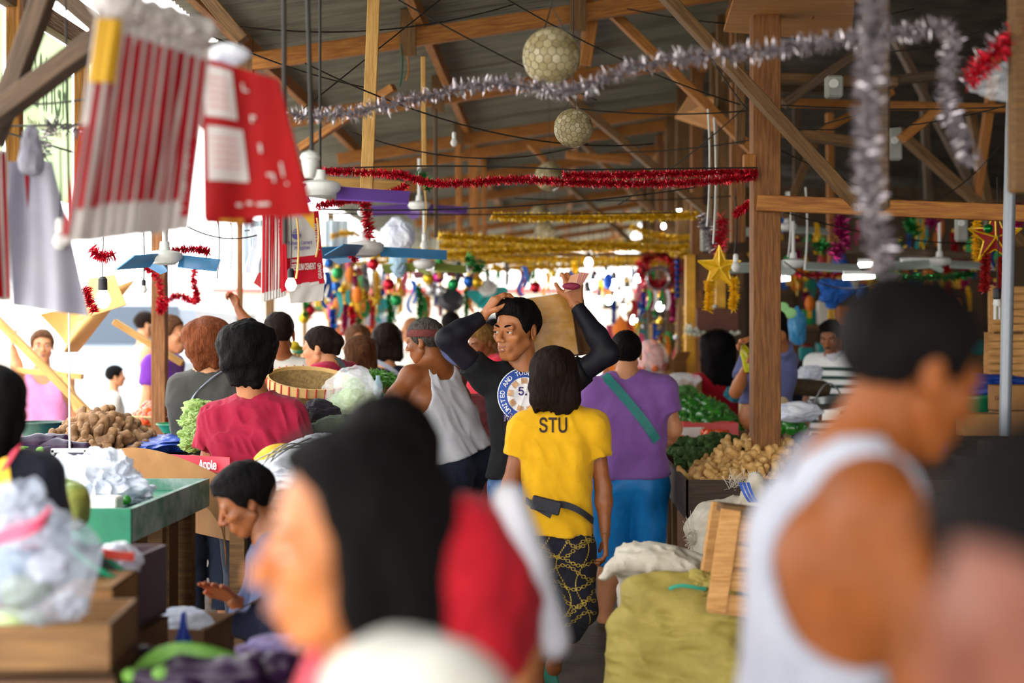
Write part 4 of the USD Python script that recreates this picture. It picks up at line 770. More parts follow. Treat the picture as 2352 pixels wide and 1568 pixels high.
m_gin = M('ginger_skin', hx('dcb472'), hx('b88a4c'), sc=22, rough=.55, bump=.3, bsc=120, rand=.15); m_gin2 = M('taro_ginger_skin', hx('8f6a42'), hx('6b4c2e'), sc=22, rough=.7, bump=.4, bsc=120, rand=.2)
GR = [ginger(s, m_gin) for s in range(1, 6)]; GL = [ginger(s, m_gin2) for s in range(11, 16)]
m_tom = M('tomato_skin', hx('d8301e'), hx('e0662a'), sc=14, rough=.2, spec=.6, rand=.2); m_stem = M('green_stem', hx('4c7a2a'), hx('6a9a3a'), sc=20, rough=.6)
def fruit(nm, cat_, r, sc_, mat, lob=0, stem=True):
    m = trimesh.creation.icosphere(subdivisions=3, radius=1.0); v = np.array(m.vertices); a = np.arctan2(v[:, 1], v[:, 0]); rr_ = np.hypot(v[:, 0], v[:, 1])
    v[:, :2] *= (1 + lob * np.cos(4 * a) * rr_)[:, None]; v[:, 2] -= .22 * np.exp(-(rr_ / .3) ** 2) * np.sign(v[:, 2]); ps = [('fruit', (v * A(sc_) * r, m.faces), mat)]
    if stem: ps.append(('stem', tube(curve([(0, 0, r * sc_[2] * .7), (r * .08, 0, r * sc_[2] * 1.0), (r * .3, 0, r * sc_[2] * 1.28)], 6), [r * .14] * 3 + [r * .1] * 3, 6), m_stem))
    return Kind(nm, cat_, ps)
tomato = fruit('tomato', 'tomato', .032, (1, 1, .88), m_tom); m_pep = M('pepper_skin', hx('1d5a1c'), hx('2f7a24'), sc=8, rough=.18, spec=.6, rand=.25); pepper = fruit('bell_pepper', 'pepper', .040, (1, 1, 1.12), m_pep, .10)
apple = fruit('red_apple', 'apple', .036, (1, 1, .92), M('apple_skin', hx('a82a24'), hx('c8683a'), sc=10, rough=.25, rand=.2), .03); chili = fruit('red_tomato', 'tomato', .026, (1, 1, 1.1), m_tom)
def eggplant_kind():
    pr = union([cone((-.09, 0, 0), (.02, .012, 0), .018, .026), cone((.02, .012, 0), (.085, .0, 0), .026, .024)], .03); return Kind('eggplant', 'eggplant', [('fruit', nets(pr, .007), M('eggplant_skin', hx('180a1c'), hx('26102c'), sc=5, rough=.38, spec=.3)), ('calyx', ball((-.105, -.002, 0), 1, 2, (.022, .017, .017)), m_stem)])
egg = eggplant_kind()
m_broc = M('broccoli_green', hx('2c4a22'), hx('46682e'), sc=40, rough=.8, bump=1.0, bsc=90)
def broc_kind():
    r_ = random.Random(4); pr = [ball((r_.gauss(0, .03), r_.gauss(0, .03), .05 + r_.uniform(-.012, .02)), r_.uniform(.014, .024), 2) for _ in range(34)]; pr = [(vf(q)[0] + .004 * (meshkit.noise(vf(q)[0] * 160)[:, None] - .5), q[1]) for q in pr]; return Kind('broccoli', 'broccoli', [('florets', cat(pr), m_broc), ('stalk', tube([(0, 0, -.03), (0, 0, .045)], [.018, .03], 10), M('stalk_green', hx('88a45c'), rough=.6))])
broc = broc_kind()
# ---- right side: ginger table
w_rim = wood('tray_board', '33241c', '4a382c')
table('ginger_table', .70, 2.6, 7.62, 9.45, .80, 'dark brown wooden table tray heaped with pale ginger on the right', w_table, w_mid, w_rim, .20, legs=((.95, 7.75), (2.5, 7.75), (.76, 9.3), (2.5, 9.3), (.78, 8.2)))
gc = P(1748, 1062, 8.10); one('ginger_mound', heap((gc[0], gc[1], .81), .42, .44, .24, m_gin, '', '', 1.3), m_gin, 'pale ginger heaped below the topmost roots on the right table', 'ginger', kind='stuff')
pile(GR, 165, (gc[0], gc[1], .825), .43, .45, .25, 'pale knobbly ginger root in the heap on the right table', 'ginger on the right table', pw=1.3, seed=2, sc=(1.0, 1.45))
bc = P(1583, 1028, 8.75)
for k, (dx, dy, dz, s_) in enumerate(((-.08, -.12, 0, 1.2), (.02, -.22, .0, 1.3), (.0, .0, .05, 1.25), (.10, -.1, .05, 1.35), (-.05, .12, .04, 1.2), (.12, .08, .06, 1.2), (.2, .02, .08, 1.2), (-.02, -.38, -.01, 1.2))): broc.put(mtx(bc + A([dx, dy, dz - .085]), (rp.uniform(-25, 25), rp.uniform(-25, 25), rp.uniform(0, 360)), s_ * .95), 'dark green broccoli head beside the ginger heap', 'broccoli by the ginger')
for k in range(12): q = P(rp.uniform(1538, 1572), rp.uniform(1008, 1022), rp.uniform(9.1, 9.3)); chili.put(mtx(q, (rp.uniform(0, 90), 0, rp.uniform(0, 360))), 'small red tomato at the left corner of the ginger table', 'red tomatoes by the broccoli')
for k in range(14): q = P(rp.uniform(1612, 1668), rp.uniform(992, 1008), rp.uniform(9.1, 9.35)); chili.put(mtx(q, (rp.uniform(0, 90), 0, rp.uniform(0, 360))), 'small red tomato in front of the red box', 'red tomatoes by the red box')
m_redbox = M('red_crate', hx('c01e22'), rough=.35); m_whitebox = M('white_board', hx('d8d6ce'), rough=.6)
carton('red_box', A([*P(1627, 1000, 9.62)[:2], .95]), (.37, .2, .125), 2, 'bright red shallow box at the back of the ginger table', m_redbox, 'box', wall=.012)
one('white_box', box((P(1582, 0, 9.42)[0], 9.42, 1.02), (.20, .1, .06)), m_whitebox, 'white flat box lying beside the red one', 'box', smooth=False)
table('pepper_table', .95, 1.5, 9.6, 10.3, .98, 'table under the heap of green bell peppers', w_table, w_mid, w_mid, .1)
pc = P(1600, 975, 9.88); pile([pepper], 95, (pc[0] + .02, pc[1] + .1, .99), .36, .32, .24, 'glossy green bell pepper in the heap behind the red box', 'heap of green bell peppers', upright=True, seed=4)
pile([pepper], 16, P(1812, 985, 9.5), .10, .10, .06, 'green bell pepper in the small heap right of the tall post', 'bell peppers right of the post', upright=True, seed=5)
one('pepper_mound', heap((pc[0] + .02, pc[1] + .1, .985), .34, .30, .22, None, '', '', 1.3), m_pep, 'green bell peppers below the topmost ones', 'peppers', kind='stuff')
carton('carton', A([*P(1655, 0, 9.95)[:2], .98]), (.34, .12, .12), 3, 'plain brown carton between the peppers and the woman in red', m_card)
for k, (x, y) in enumerate(((1530, 905), (1546, 915), (1562, 908), (1575, 900), (1552, 900))): one('leafy_greens', crumple(P(x, y, 10.0), (.07, .06, .05), k + 20, .6), M('greens', hx('2d5a24'), hx('4a7a34'), sc=20, rough=.6), 'dark leafy greens on top of the bell pepper heap', 'greens', 'greens on the peppers')
cb = T('plastic_wrapped_carton', 'brown carton wrapped in clear crumpled plastic behind the peppers', 'carton', o=P(1580, 880, 10.7))
cb.part('board', quad([P(1545, 905, 10.6), P(1610, 915, 10.6), P(1612, 870, 10.9), P(1570, 862, 10.9)], .02), m_card, smooth=False); cb.part('plastic', crumple(P(1566, 876, 10.75), (.12, .08, .07), 4, .5), m_clear)
# table front boards, left leg boards
for k, (x, y0, y1, d) in enumerate(((1548, 1085, 1300, 8.6), (1535, 1060, 1270, 9.2))): hang((x, y0), (x + 2, y1), d, .03, w_mid, 'narrow upright board below the left side of the ginger table', 'board', 'boards under the ginger table')
one('board_panel', quad([P(1535, 1060, 9.35), P(1580, 1090, 8.9), P(1580, 1290, 8.9), P(1535, 1250, 9.35)], .02), m_card_d, 'brown panel below the ginger table beside the blue shorts', 'panel', smooth=False)
# sacks
def sack(name, label, nodes, side, mat, cell=.011, amp=.012, seed=1, fr=(7, 7, 9)):
    s_ = folded(slab(nodes, side), amp, fr, seed); t = T(name, label, 'sack', o=(nodes[-1][0][0], nodes[-1][0][1], 0)); t.part('body', nets(s_, cell), mat, smooth=True); return t
m_oliv = M('olive_sack', hx('a8974a'), hx('8f7e38'), sc=5, rough=.7, bump=.35, bsc=180); sd = (1, 0, 0)
X0 = P(1558, 0, 5.5)[0]
ys = sack('olive_sack', 'full olive-yellow woven sack standing in the aisle with its mouth tied in green string', [(A([X0 + .01, 5.5, .70]), .10, .035), (A([X0 + .02, 5.5, .64]), .15, .08), (A([X0, 5.5, .52]), .155, .11), (A([X0, 5.48, .28]), .165, .12), (A([X0, 5.48, .10]), .17, .10)], sd, m_oliv, amp=.024, seed=5, fr=(5, 5, 10))
ys.part('tied_mouth', crumple(P(1625, 1345, 5.47), (.07, .05, .055), 9, .7), m_oliv); ys.part('tie', tube(curve([P(1538, 1352, 5.42), P(1575, 1345, 5.40), P(1605, 1350, 5.4), P(1622, 1352, 5.4)], 14), .008, 6), M('green_string', hx('2f8a70'), rough=.6))
ws = T('white_sack', 'crumpled off-white plastic sack lying across the olive one', 'sack', o=P(1500, 1290, 5.8))
ws.part('body', nets(folded(union([ell(P(1500, 1290, 5.8), (.13, .12, .07)), ell(P(1575, 1305, 5.75), (.10, .1, .06)), cone(P(1440, 1275, 5.8), P(1390, 1322, 5.75), .055, .02), ell(P(1450, 1400, 5.85), (.05, .1, .22))], .06), .022, (9, 9, 9), 3), .010), m_sackw)
ws = T('striped_sack', 'frayed white sack with a blue-striped edge under the ginger tray', 'sack', o=P(1660, 1190, 6.6))
ws.part('body', nets(folded(union([ell(P(1660, 1210, 6.6), (.17, .14, .13)), ell(P(1640, 1260, 6.5), (.09, .1, .12)), ell(P(1735, 1160, 6.5), (.06, .08, .14))], .06), .024, (8, 8, 8), 4), .011), m_sackw)
for k in range(3): ws.part('blue_stripe', ribbon(curve([P(1700 + k * 9, 1108, 6.42), P(1708 + k * 9, 1130, 6.40), P(1722 + k * 8, 1152, 6.42)], 8), .012, (1, 0, 0), .006), M('blue_print', hx('3858b0'), rough=.7), smooth=False)
fr_ = []
for k in range(70):
    q = P(rp.uniform(1670, 1745), rp.uniform(1098, 1125), 6.5); fr_.append(tube([q, q + A([rp.gauss(0, .03), rp.gauss(0, .02), rp.uniform(.0, .06)])], .0012, 3))
    q = P(rp.uniform(1583, 1600), rp.uniform(1215, 1250), 6.48); fr_.append(tube([q, q + A([rp.uniform(-.04, 0), rp.gauss(0, .02), rp.gauss(0, .03)])], .0012, 3))
ws.part('frayed_threads', cat(fr_), m_sackw, smooth=False, kind='stuff')
# slatted crate
cr = T('wooden_crate', 'pale slatted wooden crate tipped on its side beside the white tank top', 'crate', o=P(1700, 1290, 5.3)); c0, ex, ey = P(1660, 1180, 5.3), unit(A([1, .05, -.13])), unit(A([-.15, 0, -1]))
def cq(x0, x1, y0, y1, z0, z1): n_ = unit(np.cross(ex, ey)); return hexa([c0 + ex * a + ey * b + n_ * e for e in (z0, z1) for a, b in ((x0, y0), (x1, y0), (x1, y1), (x0, y1))])
for k in range(4): cr.part('slat', cq(.0, .36, .02 + k * .092, .095 + k * .092, .0, .014), w_crate, smooth=False)
cr.part('corner_post', cq(-.01, .062, -.02, .36, -.016, .0), w_crate, smooth=False); cr.part('top_rail', cq(-.005, .36, -.035, -.005, -.012, .10), w_mid, smooth=False); cr.part('corner_post', cq(-.0, .05, -.02, .37, .20, .24), w_crate, smooth=False)
for k in range(4): cr.part('slat', cq(.0, .36, .02 + k * .092, .095 + k * .092, .24, .254), w_crate, smooth=False)
carton('carton', A([*P(1740, 0, 5.75)[:2], .0]), (.36, .34, .42), 4, 'dark carton under the slatted crate', m_card_d, open_=False)
# right far stalls
table('blue_stall', 1.85, 2.7, 9.95, 10.45, .92, 'stall table covered in blue tarp in front of the man in the striped polo', m_tarpb, w_mid, skirt=m_tarpb)
one('mat_roll', nets(wrinkle(cone(P(1800, 885, 10.0), P(1888, 893, 10.0), .058, .062), .004, (30, 30, 30), 1), .012), M('woven_brown', hx('4a3420'), hx('35301a'), sc=20, rough=.8, bump=.5, bsc=80), 'long brown rolled mat on the blue stall', 'roll')
one('white_bag', crumple(P(1858, 858, 10.1), (.09, .07, .06), 31, .5), m_plast, 'white plastic bag in front of the striped polo', 'bag'); one('white_bag', crumple(P(1835, 945, 9.3), (.14, .1, .06), 32, .5), m_plast, 'white plastic bag right of the tall post beside the peppers', 'bag')
sp_ = T('scale', 'metal pan scale on the stall beside the striped polo', 'scale', o=P(1905, 930, 9.5)); sp_.part('pan', placed(lathe([(.001, 0), (.10, .012), (.15, .05), (.153, .05), (.10, .006), (.001, -.006)], 24), mtx(P(1905, 935, 9.5), (6, -6, 0))), M('steel', hx('9a9c98'), rough=.3, metal=.9)); sp_.part('arm', tube(curve([P(1870, 925, 9.5), P(1905, 880, 9.52), P(1940, 925, 9.5)], 12), .006, 6), looks['steel']); sp_.part('base', box(P(1905, 952, 9.5), (.12, .12, .07)), looks['steel'], smooth=False)
table('dark_stall', 2.75, 4.2, 7.8, 9.2, .90, 'dark stall counter at the right edge behind the man in the tank top', w_table, w_dark, w_table, .2, skirt=M('dark_front', hx('3a302c'), rough=.8))
one('blue_cover', crumple(P(2290, 890, 9.0), (.28, .15, .09), 33, .4, flat=-.6), m_tarpb, 'blue tarp bundle at the right edge', 'tarp'); gb = T('green_basin', 'green plastic basin at the right edge below the blue tarp', 'basin', o=P(2240, 935, 8.7)); gb.part('bowl', lathe([(.001, 0), (.15, .0), (.20, .10), (.215, .10), (.215, .112), (.195, .108), (.145, .01), (.001, .008)], 28, P(2232, 950, 8.7)), M('green_plastic', hx('0f6a44'), rough=.3, spec=.6))
for k, (x, y, d, s_, lab) in enumerate(((2318, 942, 8.3, (.20, .16, .15), 'upper brown carton with faded print at the right edge'), (2245, 1000, 8.1, (.20, .14, .13), 'pale brown carton flap on the counter below the green basin'), (2330, 1000, 8.2, (.24, .16, .145), 'lower brown carton at the right edge behind the steel pipe'))): 
    t = carton('carton', P(x, y, d), s_, 2 if k else -3, lab, m_card, open_=False)
    if k == 0: t.part('faded_print', placed(letters('DATU', .022, True, .001), plane_m(P(2284, 918, 8.218), (1, 0, 0), (0, 0, 1))), M('print_faded', hx('6a4638'), rough=.9), smooth=False)
for k, (x, y0, d) in enumerate(((2312, 868, 9.6), (2322, 760, 9.6))):
    t = T('slatted_crate', ('lower' if k == 0 else 'upper') + ' slatted wooden crate stacked behind the steel pipe', 'crate', o=P(x, y0, d))
    for q in range(6): t.part('slat', box(P(x, y0 - 8 - q * 17, d - .15), (.26, .012, .036)), w_crate, smooth=False)
    for sx in (-1, 1): t.part('corner_post', box(P(x + sx * 46, y0 - 50, d - .13), (.03, .03, .32)), w_crate, smooth=False)
    t.part('back', box(P(x, y0 - 50, d + .14), (.27, .02, .31)), w_crate, smooth=False)
# sack of apples and carton under the far tinsel
pile([apple], 60, P(1497, 846, 11.2), .085, .09, .19, 'red apple packed in the clear bag behind the man in purple', 'apples in the clear bag', pw=2.6, seed=7)
one('apple_bag', blob(P(1497, 822, 11.2), .13, (1, 1, 1.15), .05, 2, 3, 3), m_clear, 'clear plastic bag full of red apples behind the man in purple', 'bag'); table('apple_table', .9, 1.45, 10.9, 11.7, 1.33, 'small table holding the bag of red apples', w_mid, w_mid)
carton('carton', P(1545, 862, 11.3), (.15, .16, .12), 40, 'small brown carton with a round hole beside the bag of apples', m_card, flaps=(('f', 60, .08), ('r', 50, .08)))
# ---- left side
m_grn = M('green_paint', hx('0e7350'), hx('0b5f44'), sc=6, rough=.5); m_grn2 = M('worn_green_paint', hx('8a9a94'), hx('4f7a68'), sc=9, rough=.6, contrast=(.4, .6))
gt = table('green_table', -2.35, -1.60, 5.30, 6.42, .95, 'green painted wooden table with a worn pale rim in the left foreground', m_grn, w_mid, m_grn2, .125, legs=((-1.64, 6.3), (-1.64, 5.4), (-2.3, 5.4), (-2.3, 6.3), (-1.66, 5.9)))
gt.part('rear_panel', box(R(-1.98, 6.36, .46), (.70, .02, .86)), m_card_d, smooth=False); gt.part('side_panel', box(R(-1.66, 6.12, .46), (.02, .16, .86)), w_mid, smooth=False); gt.part('side_panel', box(R(-2.1, 5.9, .46), (.02, .8, .86)), m_card_d, smooth=False)  # dark rear panel is added, standing in for the shade below the table
gt.part('green_front', hexa([R(u, v, z) for z in (.872, 1.003) for u, v in ((-2.38, 5.25), (-1.575, 5.25), (-1.575, 5.27), (-2.38, 5.27))]), m_grn, smooth=False)
one('white_bag', crumple(P(222, 1110, 5.75), (.155, .13, .12), 41, .75, sub=5, fr=2.1), m_plast, 'big crumpled white plastic bag on the green table', 'bag'); one('white_bag', crumple(P(305, 1135, 5.95), (.09, .09, .045), 42, .8, fr=2.2), m_plast, 'small flattened white bag on the rim side of the green table', 'bag')
one('white_box', bevel((.16, .10, .07), .006), m_whitebox, 'white box half under the crumpled bag on the green table', 'box', m=mtx(P(228, 1160, 5.5)), smooth=False)
one('lime', ball(P(290, 1148, 5.6), .02, 2), m_pep, 'small green lime beside the white box on the green table', 'lime')
mcard = T('cardboard_sheet', 'bent sheet of brown cardboard standing behind the green table', 'cardboard', o=P(390, 1090, 6.5)); N_ = 14
top_, bot_ = curve([P(275, 1030, 6.75), P(380, 1040, 6.6), P(470, 1075, 6.5), P(510, 1095, 6.45)], N_), curve([P(285, 1110, 6.75), P(390, 1125, 6.6), P(470, 1160, 6.5), P(520, 1300, 6.45)], N_)
mcard.part('sheet', sheet(N_, 4, lambda uu, vv: tuple(top_[(uu * (N_ - 1) + .5).astype(int)][..., q] * (1 - vv) + bot_[(uu * (N_ - 1) + .5).astype(int)][..., q] * vv for q in range(3)), .006), m_card)
ab = T('apple_carton', 'carton with a red printed strip reading Apple behind the cardboard sheet', 'carton', o=P(440, 1065, 6.6)); a0, a1 = P(348, 1041, 6.95), P(530, 1050, 6.45); b0, b1 = P(348, 1060, 6.95), P(530, 1090, 6.45)
ab.part('printed_strip', quad([a0, a1, b1, b0], .012), M('red_carton', hx('c01c34'), rough=.5), smooth=False); ab.part('carton_body', hexa([b0, b1, b1 + A([0, 0, -.3]), b0 + A([0, 0, -.3]), b0 + A([.1, .45, 0]), b1 + A([.1, .45, 0]), b1 + A([.1, .45, -.3]), b0 + A([.1, .45, -.3])]), m_card, smooth=False)
dx = unit(a1 - a0); nn = unit(np.cross(dx, A([0, 0, 1])))
ab.part('lettering', placed(letters('Apple', .040, True, .002), plane_m(P(462, 1075, 6.62) + nn * .012, dx, (0, 0, 1))), m_white, smooth=False); ab.part('script', placed(letters('Fresh', .020, False, .002), plane_m(P(384, 1059, 6.84) + nn * .012, dx, (0, 0, 1))), m_white, smooth=False)
for x in (376, 408): ab.part('gold_mark', placed(box((0, 0, 0), (.012, .03, .002)), plane_m(P(x, 1054, 6.84) + nn * .012, dx, (0, 0, 1))), M('print_gold2', hx('d8a040'), rough=.6), smooth=False)
table('left_stall', -2.95, -2.08, 6.95, 8.9, 1.0, 'left produce stall table spread with blue tarp under brown ginger', m_tarpb, w_mid, skirt=None)
one('blue_tarp', crumple(P(385, 1020, 7.9), (.22, .35, .05), 44, .5, flat=-.5, sub=5), m_tarpb, 'rumpled blue tarp on the left stall beside the brown ginger', 'tarp')
c = A([P(228, 0, 7.75)[0], 7.75, 1.0]); one('ginger_mound', heap(c, .28, .42, .20, None, '', '', 1.4), m_gin2, 'brown ginger heaped below the topmost roots on the left stall', 'ginger', kind='stuff'); pile(GL, 115, c + A([0, 0, .015]), .30, .45, .21, 'brown knobbly ginger root in the heap on the left stall', 'ginger on the left stall', pw=1.4, seed=8, sc=(1.1, 1.6))
for k in range(9): egg.put(mtx(P(rp.uniform(75, 180), 1012 + (k % 3) * 9, 6.95 + .08 * (k % 4)), (0, rp.uniform(-8, 8), rp.uniform(-25, 25)), 1.1), 'dark purple eggplant in front of the brown ginger', 'eggplants on the left stall')
def bowl(name, label, c, r, h, mat, tilt=(0, 0, 0), cat_='basin'):
    t = T(name, label, cat_, o=c); t.part('bowl', placed(lathe([(.001, 0), (r * .72, 0), (r, h), (r * 1.05, h), (r * 1.05, h + .008), (r * .97, h + .008), (r * .70, .008), (.001, .008)], 28), mtx(c, tilt)), mat); return t
bowl('dark_basin', 'dark green basin on the left stall behind the eggplants', A([*P(95, 0, 8.3)[:2], 1.06]), .14, .085, M('dark_green_plastic', hx('183a30'), rough=.35)); bowl('brown_basin', 'brown plastic basin right of the brown ginger', A([*P(312, 0, 8.1)[:2], 1.01]), .085, .085, M('brown_plastic', hx('5a3630'), rough=.35))
crt = carton('tomato_crate', A([*P(380, 0, 9.25)[:2], .72]), (.5, .5, .36), 3, 'crate holding up the tray of tomatoes', m_card, open_=False); table('rear_left_stall', -2.85, -1.95, 8.95, 9.55, .72, 'rear left stall table behind the tomato tray', w_table, w_mid)
m_wick = M('wicker', hx('d6b882'), hx('b8935a'), sc=30, st=(1, 1, 3), rough=.7, bump=.6, bsc=90); tb = bowl('tomato_tray', 'round wicker tray heaped with tomatoes on the left stall', A([*P(376, 0, 9.2)[:2], 1.085]), .215, .055, m_wick, cat_='tray'); bowl('green_tray', 'green plastic tray beside the tomatoes', A([*P(410, 0, 8.75)[:2], 1.06]), .13, .05, M('green_plastic', hx('0f6a44')), cat_='tray')
pile([tomato], 70, A([*P(376, 0, 9.2)[:2], 1.125]), .19, .19, .12, 'ripe red tomato in the wicker tray', 'tomatoes in the wicker tray', seed=9, pw=1.5, sc=(.9, 1.2)); one('tomato_mound', heap(A([*P(376, 0, 9.2)[:2], 1.11]), .18, .18, .11, None, '', '', 1.5), m_tom, 'tomatoes below the topmost ones in the wicker tray', 'tomatoes', kind='stuff')
m_lett = M('lettuce_green', hx('b4c884'), hx('8cae5c'), sc=10, rough=.6, thru=.3); m_cab = M('cabbage_green', hx('b4c888'), hx('8fae62'), sc=7, rough=.5)
for k, (x, y, d, r) in enumerate(((455, 940, 7.5, .06), (445, 970, 7.4, .055), (440, 1000, 7.3, .05), (438, 1022, 7.2, .04))): one('lettuce', crumple(P(x, y, d), (r * 1.2, r, r * .8), 50 + k, .8, fr=3), m_lett, 'pale green leafy lettuce beside the crimson T-shirt', 'lettuce', 'lettuce on the left stall')
# winnowing basket
wb = T('winnowing_basket', 'round woven basket with a pale rim stitched in red, tilted behind the crimson T-shirt', 'basket', o=P(705, 900, 7.5)); wm = mtx(P(708, 912, 7.55), (14, 6, 0))
wb.part('weave', placed(lathe([(.001, -.02), (.12, -.01), (.20, .05), (.215, .09), (.210, .09), (.19, .055), (.11, 0), (.001, -.01)], 40), wm), M('woven_tan', hx('a08350'), hx('7a6038'), sc=40, rough=.8, bump=1.0, bsc=70)); wb.part('rim', placed(lathe([(.214, .060), (.226, .062), (.228, .108), (.214, .110), (.214, .060)], 40), wm), M('rim_cane', hx('c8a468'), rough=.6))
for k in range(30): a = k / 30 * 2 * np.pi; wb.part('stitch', placed(box((.2285 * math.cos(a), .2285 * math.sin(a), .085), (.006, .006, .054), (0, 0, math.degrees(a))), wm), M('red_cane', hx('b8282c'), rough=.6), smooth=False)
# middle stall: bags, beans
table('middle_stall', -1.5, -.66, 7.05, 7.8, .92, 'middle stall table under the basket and bagged cabbages', w_table, w_mid); table('bean_table', -1.28, -.86, 8.28, 8.75, .92, 'small table under the cartons of green beans', w_table, w_mid)
carton('bean_carton', A([*P(880, 0, 8.5)[:2], 1.14]), (.30, .26, .20), 4, 'open brown carton heaped with green beans', m_card); carton('carton', A([*P(880, 0, 8.5)[:2], .92]), (.34, .3, .22), 4, 'closed brown carton under the bean carton', m_card, open_=False)
m_bean = M('bean_green', hx('3c7a26'), hx('5a9a36'), sc=20, rough=.4); bl = []
for k in range(330):
    a = rp.uniform(0, 6.28); r = .13 * math.sqrt(rp.random()); q = A([P(868, 0, 8.5)[0] + r * math.cos(a), 8.5 + r * math.sin(a), 1.35 + .07 * (1 - (r / .13) ** 2)]); dv = A([rp.gauss(0, 1), rp.gauss(0, 1), rp.gauss(0, .35)]); dv = unit(dv) * .06; bl.append(tube(curve([q - dv, q + A([0, 0, .012]), q + dv], 5), [.002, .0042, .0045, .0042, .002], 5))
one('green_beans', cat(bl), m_bean, 'heap of thin green beans on top of the brown carton', 'beans', kind='stuff')
for k, (dx_, dy, dz, r) in enumerate(((-.07, 0, 0, .075), (.05, .03, .0, .08), (0, -.05, .03, .07), (.0, .06, .08, .06))): one('cabbage', crumple(P(810, 928, 7.4) + A([dx_, dy, dz]), (r, r, r * .9), 60 + k, .22), m_cab, 'pale green cabbage inside the clear plastic bag', 'cabbage', 'cabbages in the clear bag')
pb = T('cabbage_bag', 'clear plastic bag of pale cabbages behind the crimson shirt', 'bag', o=P(808, 960, 7.4)); pb.part('film', crumple(P(806, 912, 7.4), (.15, .14, .145), 65, .25, sub=5), m_clear); pb.part('open_neck', crumple(P(812, 878, 7.42), (.10, .09, .08), 66, .4, sub=4), m_clear)
one('dark_cloth', crumple(P(735, 945, 7.2), (.09, .09, .06), 67, .5), cloth('dark_cloth', '25232a'), 'crumpled dark cloth between the basket and the cabbage bag', 'cloth'); one('netting', crumple(P(790, 985, 7.0), (.16, .1, .07), 68, .4), M('dark_net', hx('2c3828'), hx('3f4c36'), sc=30, rough=.8), 'dark green netting below the cabbage bag', 'net'); one('radish', ball(P(792, 965, 6.95), .018, 2), m_tom, 'small red radish on the dark green netting', 'radish')
sb = [tube(curve([P(872 + k * 1.5, 905 + rp.uniform(-6, 6), 7.9), P(905 + rp.uniform(-4, 8), 925 + k * .5, 7.8), P(925 + k * .8, 955 + rp.uniform(-6, 10), 7.75)], 9), .005, 5) for k in range(26)]
one('long_beans', cat(sb), M('long_bean_green', hx('3a5a30'), hx('55743c'), sc=20, rough=.5), 'bundle of long dark green beans by the arm of the man in the tank top', 'beans', kind='stuff')
one('bottle', lathe([(.001, 0), (.025, 0), (.027, .02), (.027, .09), (.012, .12), (.012, .14), (.001, .14)], 14, P(868, 920, 7.9)), M('bottle_pet', hx('a8c8d8'), rough=.15, clear=.5, spec=.7), 'small clear bottle standing by the bundle of long beans', 'bottle')
for x, y, d in ((675, 793, 9.3), (682, 802, 9.35)): one('mango', ball(P(x, y, d), .032, 2, (1.2, 1, .9)), M('mango_skin', hx('c8a820'), hx('8aa028'), sc=8, rough=.4), 'yellow-green mango behind the man in the white shirt', 'mango', 'mangoes behind the white shirt')
bowl('green_bowl', 'green bowl behind the magenta top', P(692, 822, 9.2), .06, .04, looks['green_plastic']); pile(GR, 12, P(692, 845, 9.0), .05, .05, .05, 'pale ginger root between the white and magenta shirts', 'ginger in the middle', seed=12); table('mango_table', -1.72, -1.35, 9.1, 9.5, 1.38, 'small raised shelf for mangoes and ginger', w_mid, w_mid)
# white plastics with wires in front of the crimson shirt
for k, (x, y, d, r) in enumerate(((700, 1050, 5.9, (.11, .1, .07)), (650, 1085, 5.8, (.12, .1, .06)), (740, 1020, 6.0, (.08, .08, .05)))): one('plastic_bag', crumple(P(x, y, d), r, 70 + k, .55, sub=4), m_plast, ['white plastic bag below the crimson T-shirt, middle of the three', 'white plastic bag nearest the seated man', 'white plastic bag furthest right below the crimson T-shirt'][k], 'bag')
for k in range(5): one('wire', tube(curve([P(rp.uniform(560, 620), rp.uniform(1060, 1075), 5.7), P(rp.uniform(620, 690), rp.uniform(1015, 1045), 5.7), P(rp.uniform(690, 740), rp.uniform(995, 1050), 5.75)], 12), .003, 5), looks['steel'], 'thin bent metal wire among the white plastic bags', 'wire', 'wires among the plastic bags')
for k in range(3): one('banana', tube(curve([P(585, 1066 - k * 6, 5.9), P(620, 1046 - k * 6, 5.88), P(660, 1030 - k * 5, 5.9)], 10), np.sin(np.linspace(.3, 2.9, 10)) * .02, 8), M('banana_skin', hx('d8b028'), hx('b89024'), sc=8, rough=.5), 'ripe yellow banana lying by the white plastic bags', 'banana', 'bananas by the plastic bags', smooth=True)
table('bag_table', -1.35, -.75, 5.75, 6.4, .98, 'small table under the white plastic bags and bananas', w_table, w_mid)
# maroon covered counter
mc = T('maroon_counter', 'tall counter covered in wrinkled maroon tarp behind the man in black', 'counter', o=A([-.2, 8.4, 0])); mc.part('tarp', nets(folded(cut(slab([(A([-.16, 8.45, 1.22]), .16, .12), (A([-.16, 8.45, .02]), .18, .14)], (1, 0, 0)), lambda x: x[:, 2] - 1.30), .012, (6, 6, 10), 6), .015), m_maroon)
st2 = T('red_stool', 'small red plastic stool under the man in the tank top', 'stool', o=P(1055, 1200, 7.9)); st2.part('seat', placed(bevel((.26, .26, .03), .01), mtx(A([P(1040, 0, 7.85)[0], 7.85, .62]))), m_redbox, smooth=False)
for sx in (-1, 1):
    for sy in (-1, 1): st2.part('leg', tube([A([P(1040, 0, 7.85)[0] + sx * .10, 7.85 + sy * .1, .61]), A([P(1040, 0, 7.85)[0] + sx * .13, 7.85 + sy * .13, 0])], .018, 8), m_redbox)
